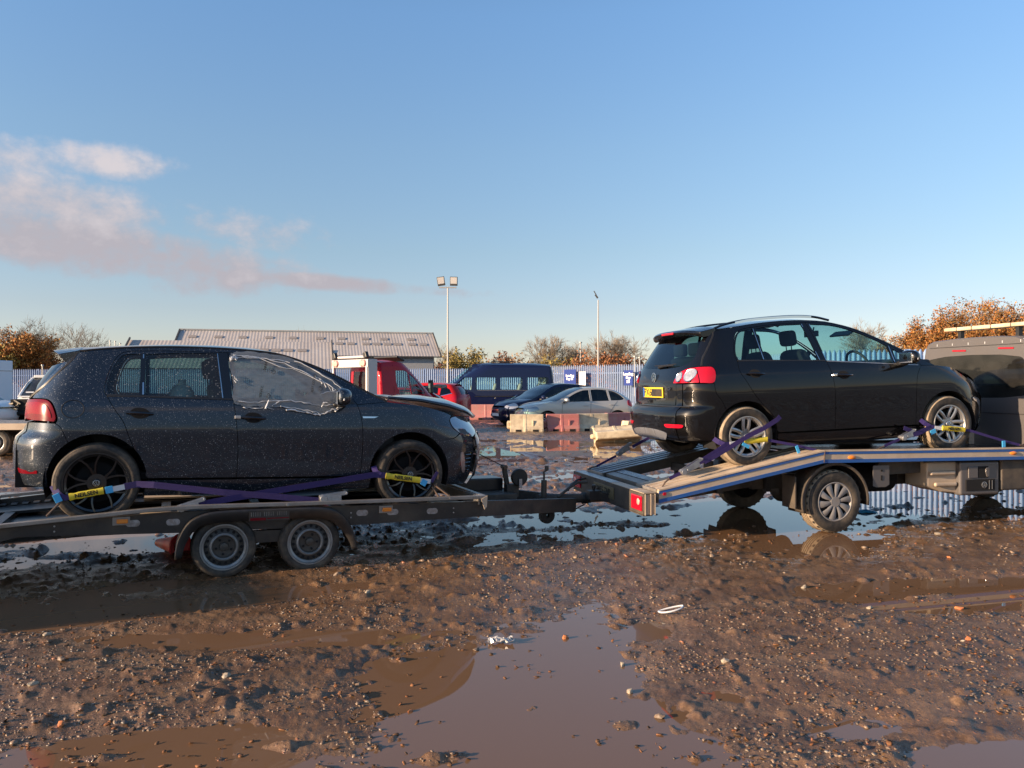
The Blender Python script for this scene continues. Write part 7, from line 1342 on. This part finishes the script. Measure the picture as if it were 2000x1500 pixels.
# litter
rg=random.Random(12)
def on_ground(px,py): D=2496/(py-750); x=(px-1000)/1560*D; return x,D,float(height(np.array([x]),np.array([D]))[0])
x,y,z=on_ground(1310,1203); M=MB(); M.tube([(.085*math.cos(a)+.0,.085*math.sin(a)*.75 if math.sin(a)<0 else .02*math.sin(a),.02+.02*math.cos(a)) for a in [2*math.pi*k/24 for k in range(24)]],.006,6,closed=True); o=M.build('plastic_hoop',MATS['film_edge'],None,loc=(x,y,max(z,0)+.012)); tag(o,'white plastic hoop lying in the mud on the right','litter')
x,y,z=on_ground(979,1256); M=MB(); M.grid(lambda u,v:(.075*(u-.5)*2+rg.uniform(-.012,.012),.035*(v-.5)*2+rg.uniform(-.01,.01),.012+rg.uniform(-.012,.02)),12,7,False); o=M.build('crumpled_wrapper',MATS['plastic_foil'],None,loc=(x,y,max(z,0)+.006)); md=o.modifiers.new('thick','SOLIDIFY'); md.thickness=.002; tag(o,'crumpled silver wrapper at the edge of the middle puddle','litter')
x,y,z=on_ground(1690,1001); M=MB(); M.grid(lambda u,v:(.13*(u-.5)*2,.07*(v-.5)*2,.03*math.sin(3.1*u)*math.sin(3.1*v)+rg.uniform(0,.008)),10,7,False); o=M.build('plastic_scrap',MATS['strap_blue'],None,loc=(x,y,max(z,0)+.005)); md=o.modifiers.new('thick','SOLIDIFY'); md.thickness=.003; tag(o,'scrap of blue plastic behind the truck rear wheel','litter')
def lump(name,px,py,s,col,label,cat='stone',group=None):
    x,y,z=on_ground(px,py); M=MB(); V=[Vector(v)*rg.uniform(.55,1.35) for v in ICO]; M.add([(v.x*s*.85,v.y*s*.55,v.z*s*.48) for v in V],[tuple(f) for f in ICF]); o=M.build(name,MATS[col],None,loc=(x,y,max(z,0)+s*.12)); o.rotation_euler=(0,0,rg.uniform(0,6)); md=o.modifiers.new('bevel','BEVEL'); md.width=s*.06; md.segments=1; return tag(o,label,cat,group)
pm('stone_pale',(.36,.30,.22),.55,noise=(.26,.21,.15),nscale=30,bump=(60,.4)); pm('stone_brown',(.21,.145,.095),.55,noise=(.14,.10,.07),nscale=30,bump=(60,.4)); pm('brick_orange',(.48,.17,.05),.65,noise=(.36,.12,.05),nscale=40,bump=(60,.4))
for px,py,s,c,lab in((659,1127,.045,'stone_brown','round grey stone just right of the trailer wheels'),(719,1166,.036,'stone_pale','flat pale stone on the mud below the trailer front'),(91,1243,.038,'stone_pale','white stone at the shadow edge on the left'),(121,1301,.036,'stone_brown','upright brown stone with a long shadow on the left'),(65,1354,.042,'stone_pale','pale slanted stone near the bottom of the left edge'),(1216,1300,.032,'stone_pale','three cornered stone standing in the middle puddle'),(1230,1352,.034,'stone_pale','whitish stone in the puddle below the three cornered one'),(1288,1402,.036,'stone_brown','olive stone at the right shore of the middle puddle'),(1126,1093,.05,'stone_brown','brown stone on the mud between trailer and truck'),(1570,1148,.04,'stone_pale','pale stone among gravel right of centre'),(1698,1188,.034,'stone_pale','small pale stone on the puddle shore below the truck wheel'),(1832,1047,.05,'stone_pale','white stone on lit mud at the far right'),(1415,1301,.036,'stone_pale','cream stone in the wet patch right of the hoop'),(930,1270,.03,'stone_brown','brown stone beside the silver wrapper'),(442,1332,.034,'stone_pale','pale pair stone in the gravel bottom left'),(700,1338,.03,'stone_brown','dark stone in the gravel below the trailer')): lump('stone',px,py,s,c,lab)
for px,py,s,lab in((1893,1258,.034,'bright orange brick piece at the lower right'),(1872,1189,.038,'orange brick piece in the right puddle'),(1855,1095,.03,'reddish brick crumb on the mud far right'),(1104,1247,.034,'small brick red scrap in the middle of the puddle edge'),(118,1425,.03,'orange brick crumb at the bottom left'),(802,1390,.022,'tiny orange crumb in the brown water')): lump('brick_piece',px,py,s,'brick_orange',lab,'brick')

# caged tank added out of view on the left to cast a shadow along the trailer
def shadow_tank():
    t=empty('added_shadow_tank',(-7.2,3.98,0),R(23.5),'unseen white caged tank added to cast a shadow beside the trailer tail','tank'); M=MB(); M.box((0,0,.66),(.96,.92,.94)); M.build('tank',MATS['box_white'],t,.05,3); M=MB(); M.cyl((0,0,1.12),(0,0,1.19),.11,16); M.build('cap',MATS['rubber_clean'],t)
    for z in(.25,.5,.75,1.0,1.14): M=MB(); M.tube([(-.5,-.48,z),(.5,-.48,z),(.5,.48,z),(-.5,.48,z)],.012,6,closed=True,smooth=False); M.build('cage_ring',MATS['zinc'],t)
    for k in range(5):
        for a,b in(((-.5+.25*k,-.49),0),((-.5+.25*k,.49),0),((-.51,-.48+.24*k),0),((.51,-.48+.24*k),0)): M=MB(); M.cyl((*a,.15),(*a,1.14),.011,6); M.build('cage_bar',MATS['zinc'],t)
    M=MB()
    for y in(-.42,0,.42): M.box((0,y,.06),(1.05,.12,.10))
    M.box((0,0,.13),(1.05,1.0,.03)); M.build('pallet',MATS['plank_tan'],t)
shadow_tank()

def added_shade_pallets():  # unseen stack added to keep low sun off the ground under the trailer
    t=empty('added_shade_pallets',(-7.35,5.60,0),R(23),'unseen low pallet stack added to shade the ground behind the trailer tail','pallets')
    for k in range(6):
        M=MB(); z=.145*k
        for y in(-1.1,-.55,0,.55,1.1): M.box((0,y,z+.05),(1.1,.12,.09))
        for x in [-.5+.14*i for i in range(8)]: M.box((x,0,z+.118),(.115,2.35,.022))
        M.build('pallet',MATS['plank_tan'],t)
added_shade_pallets()
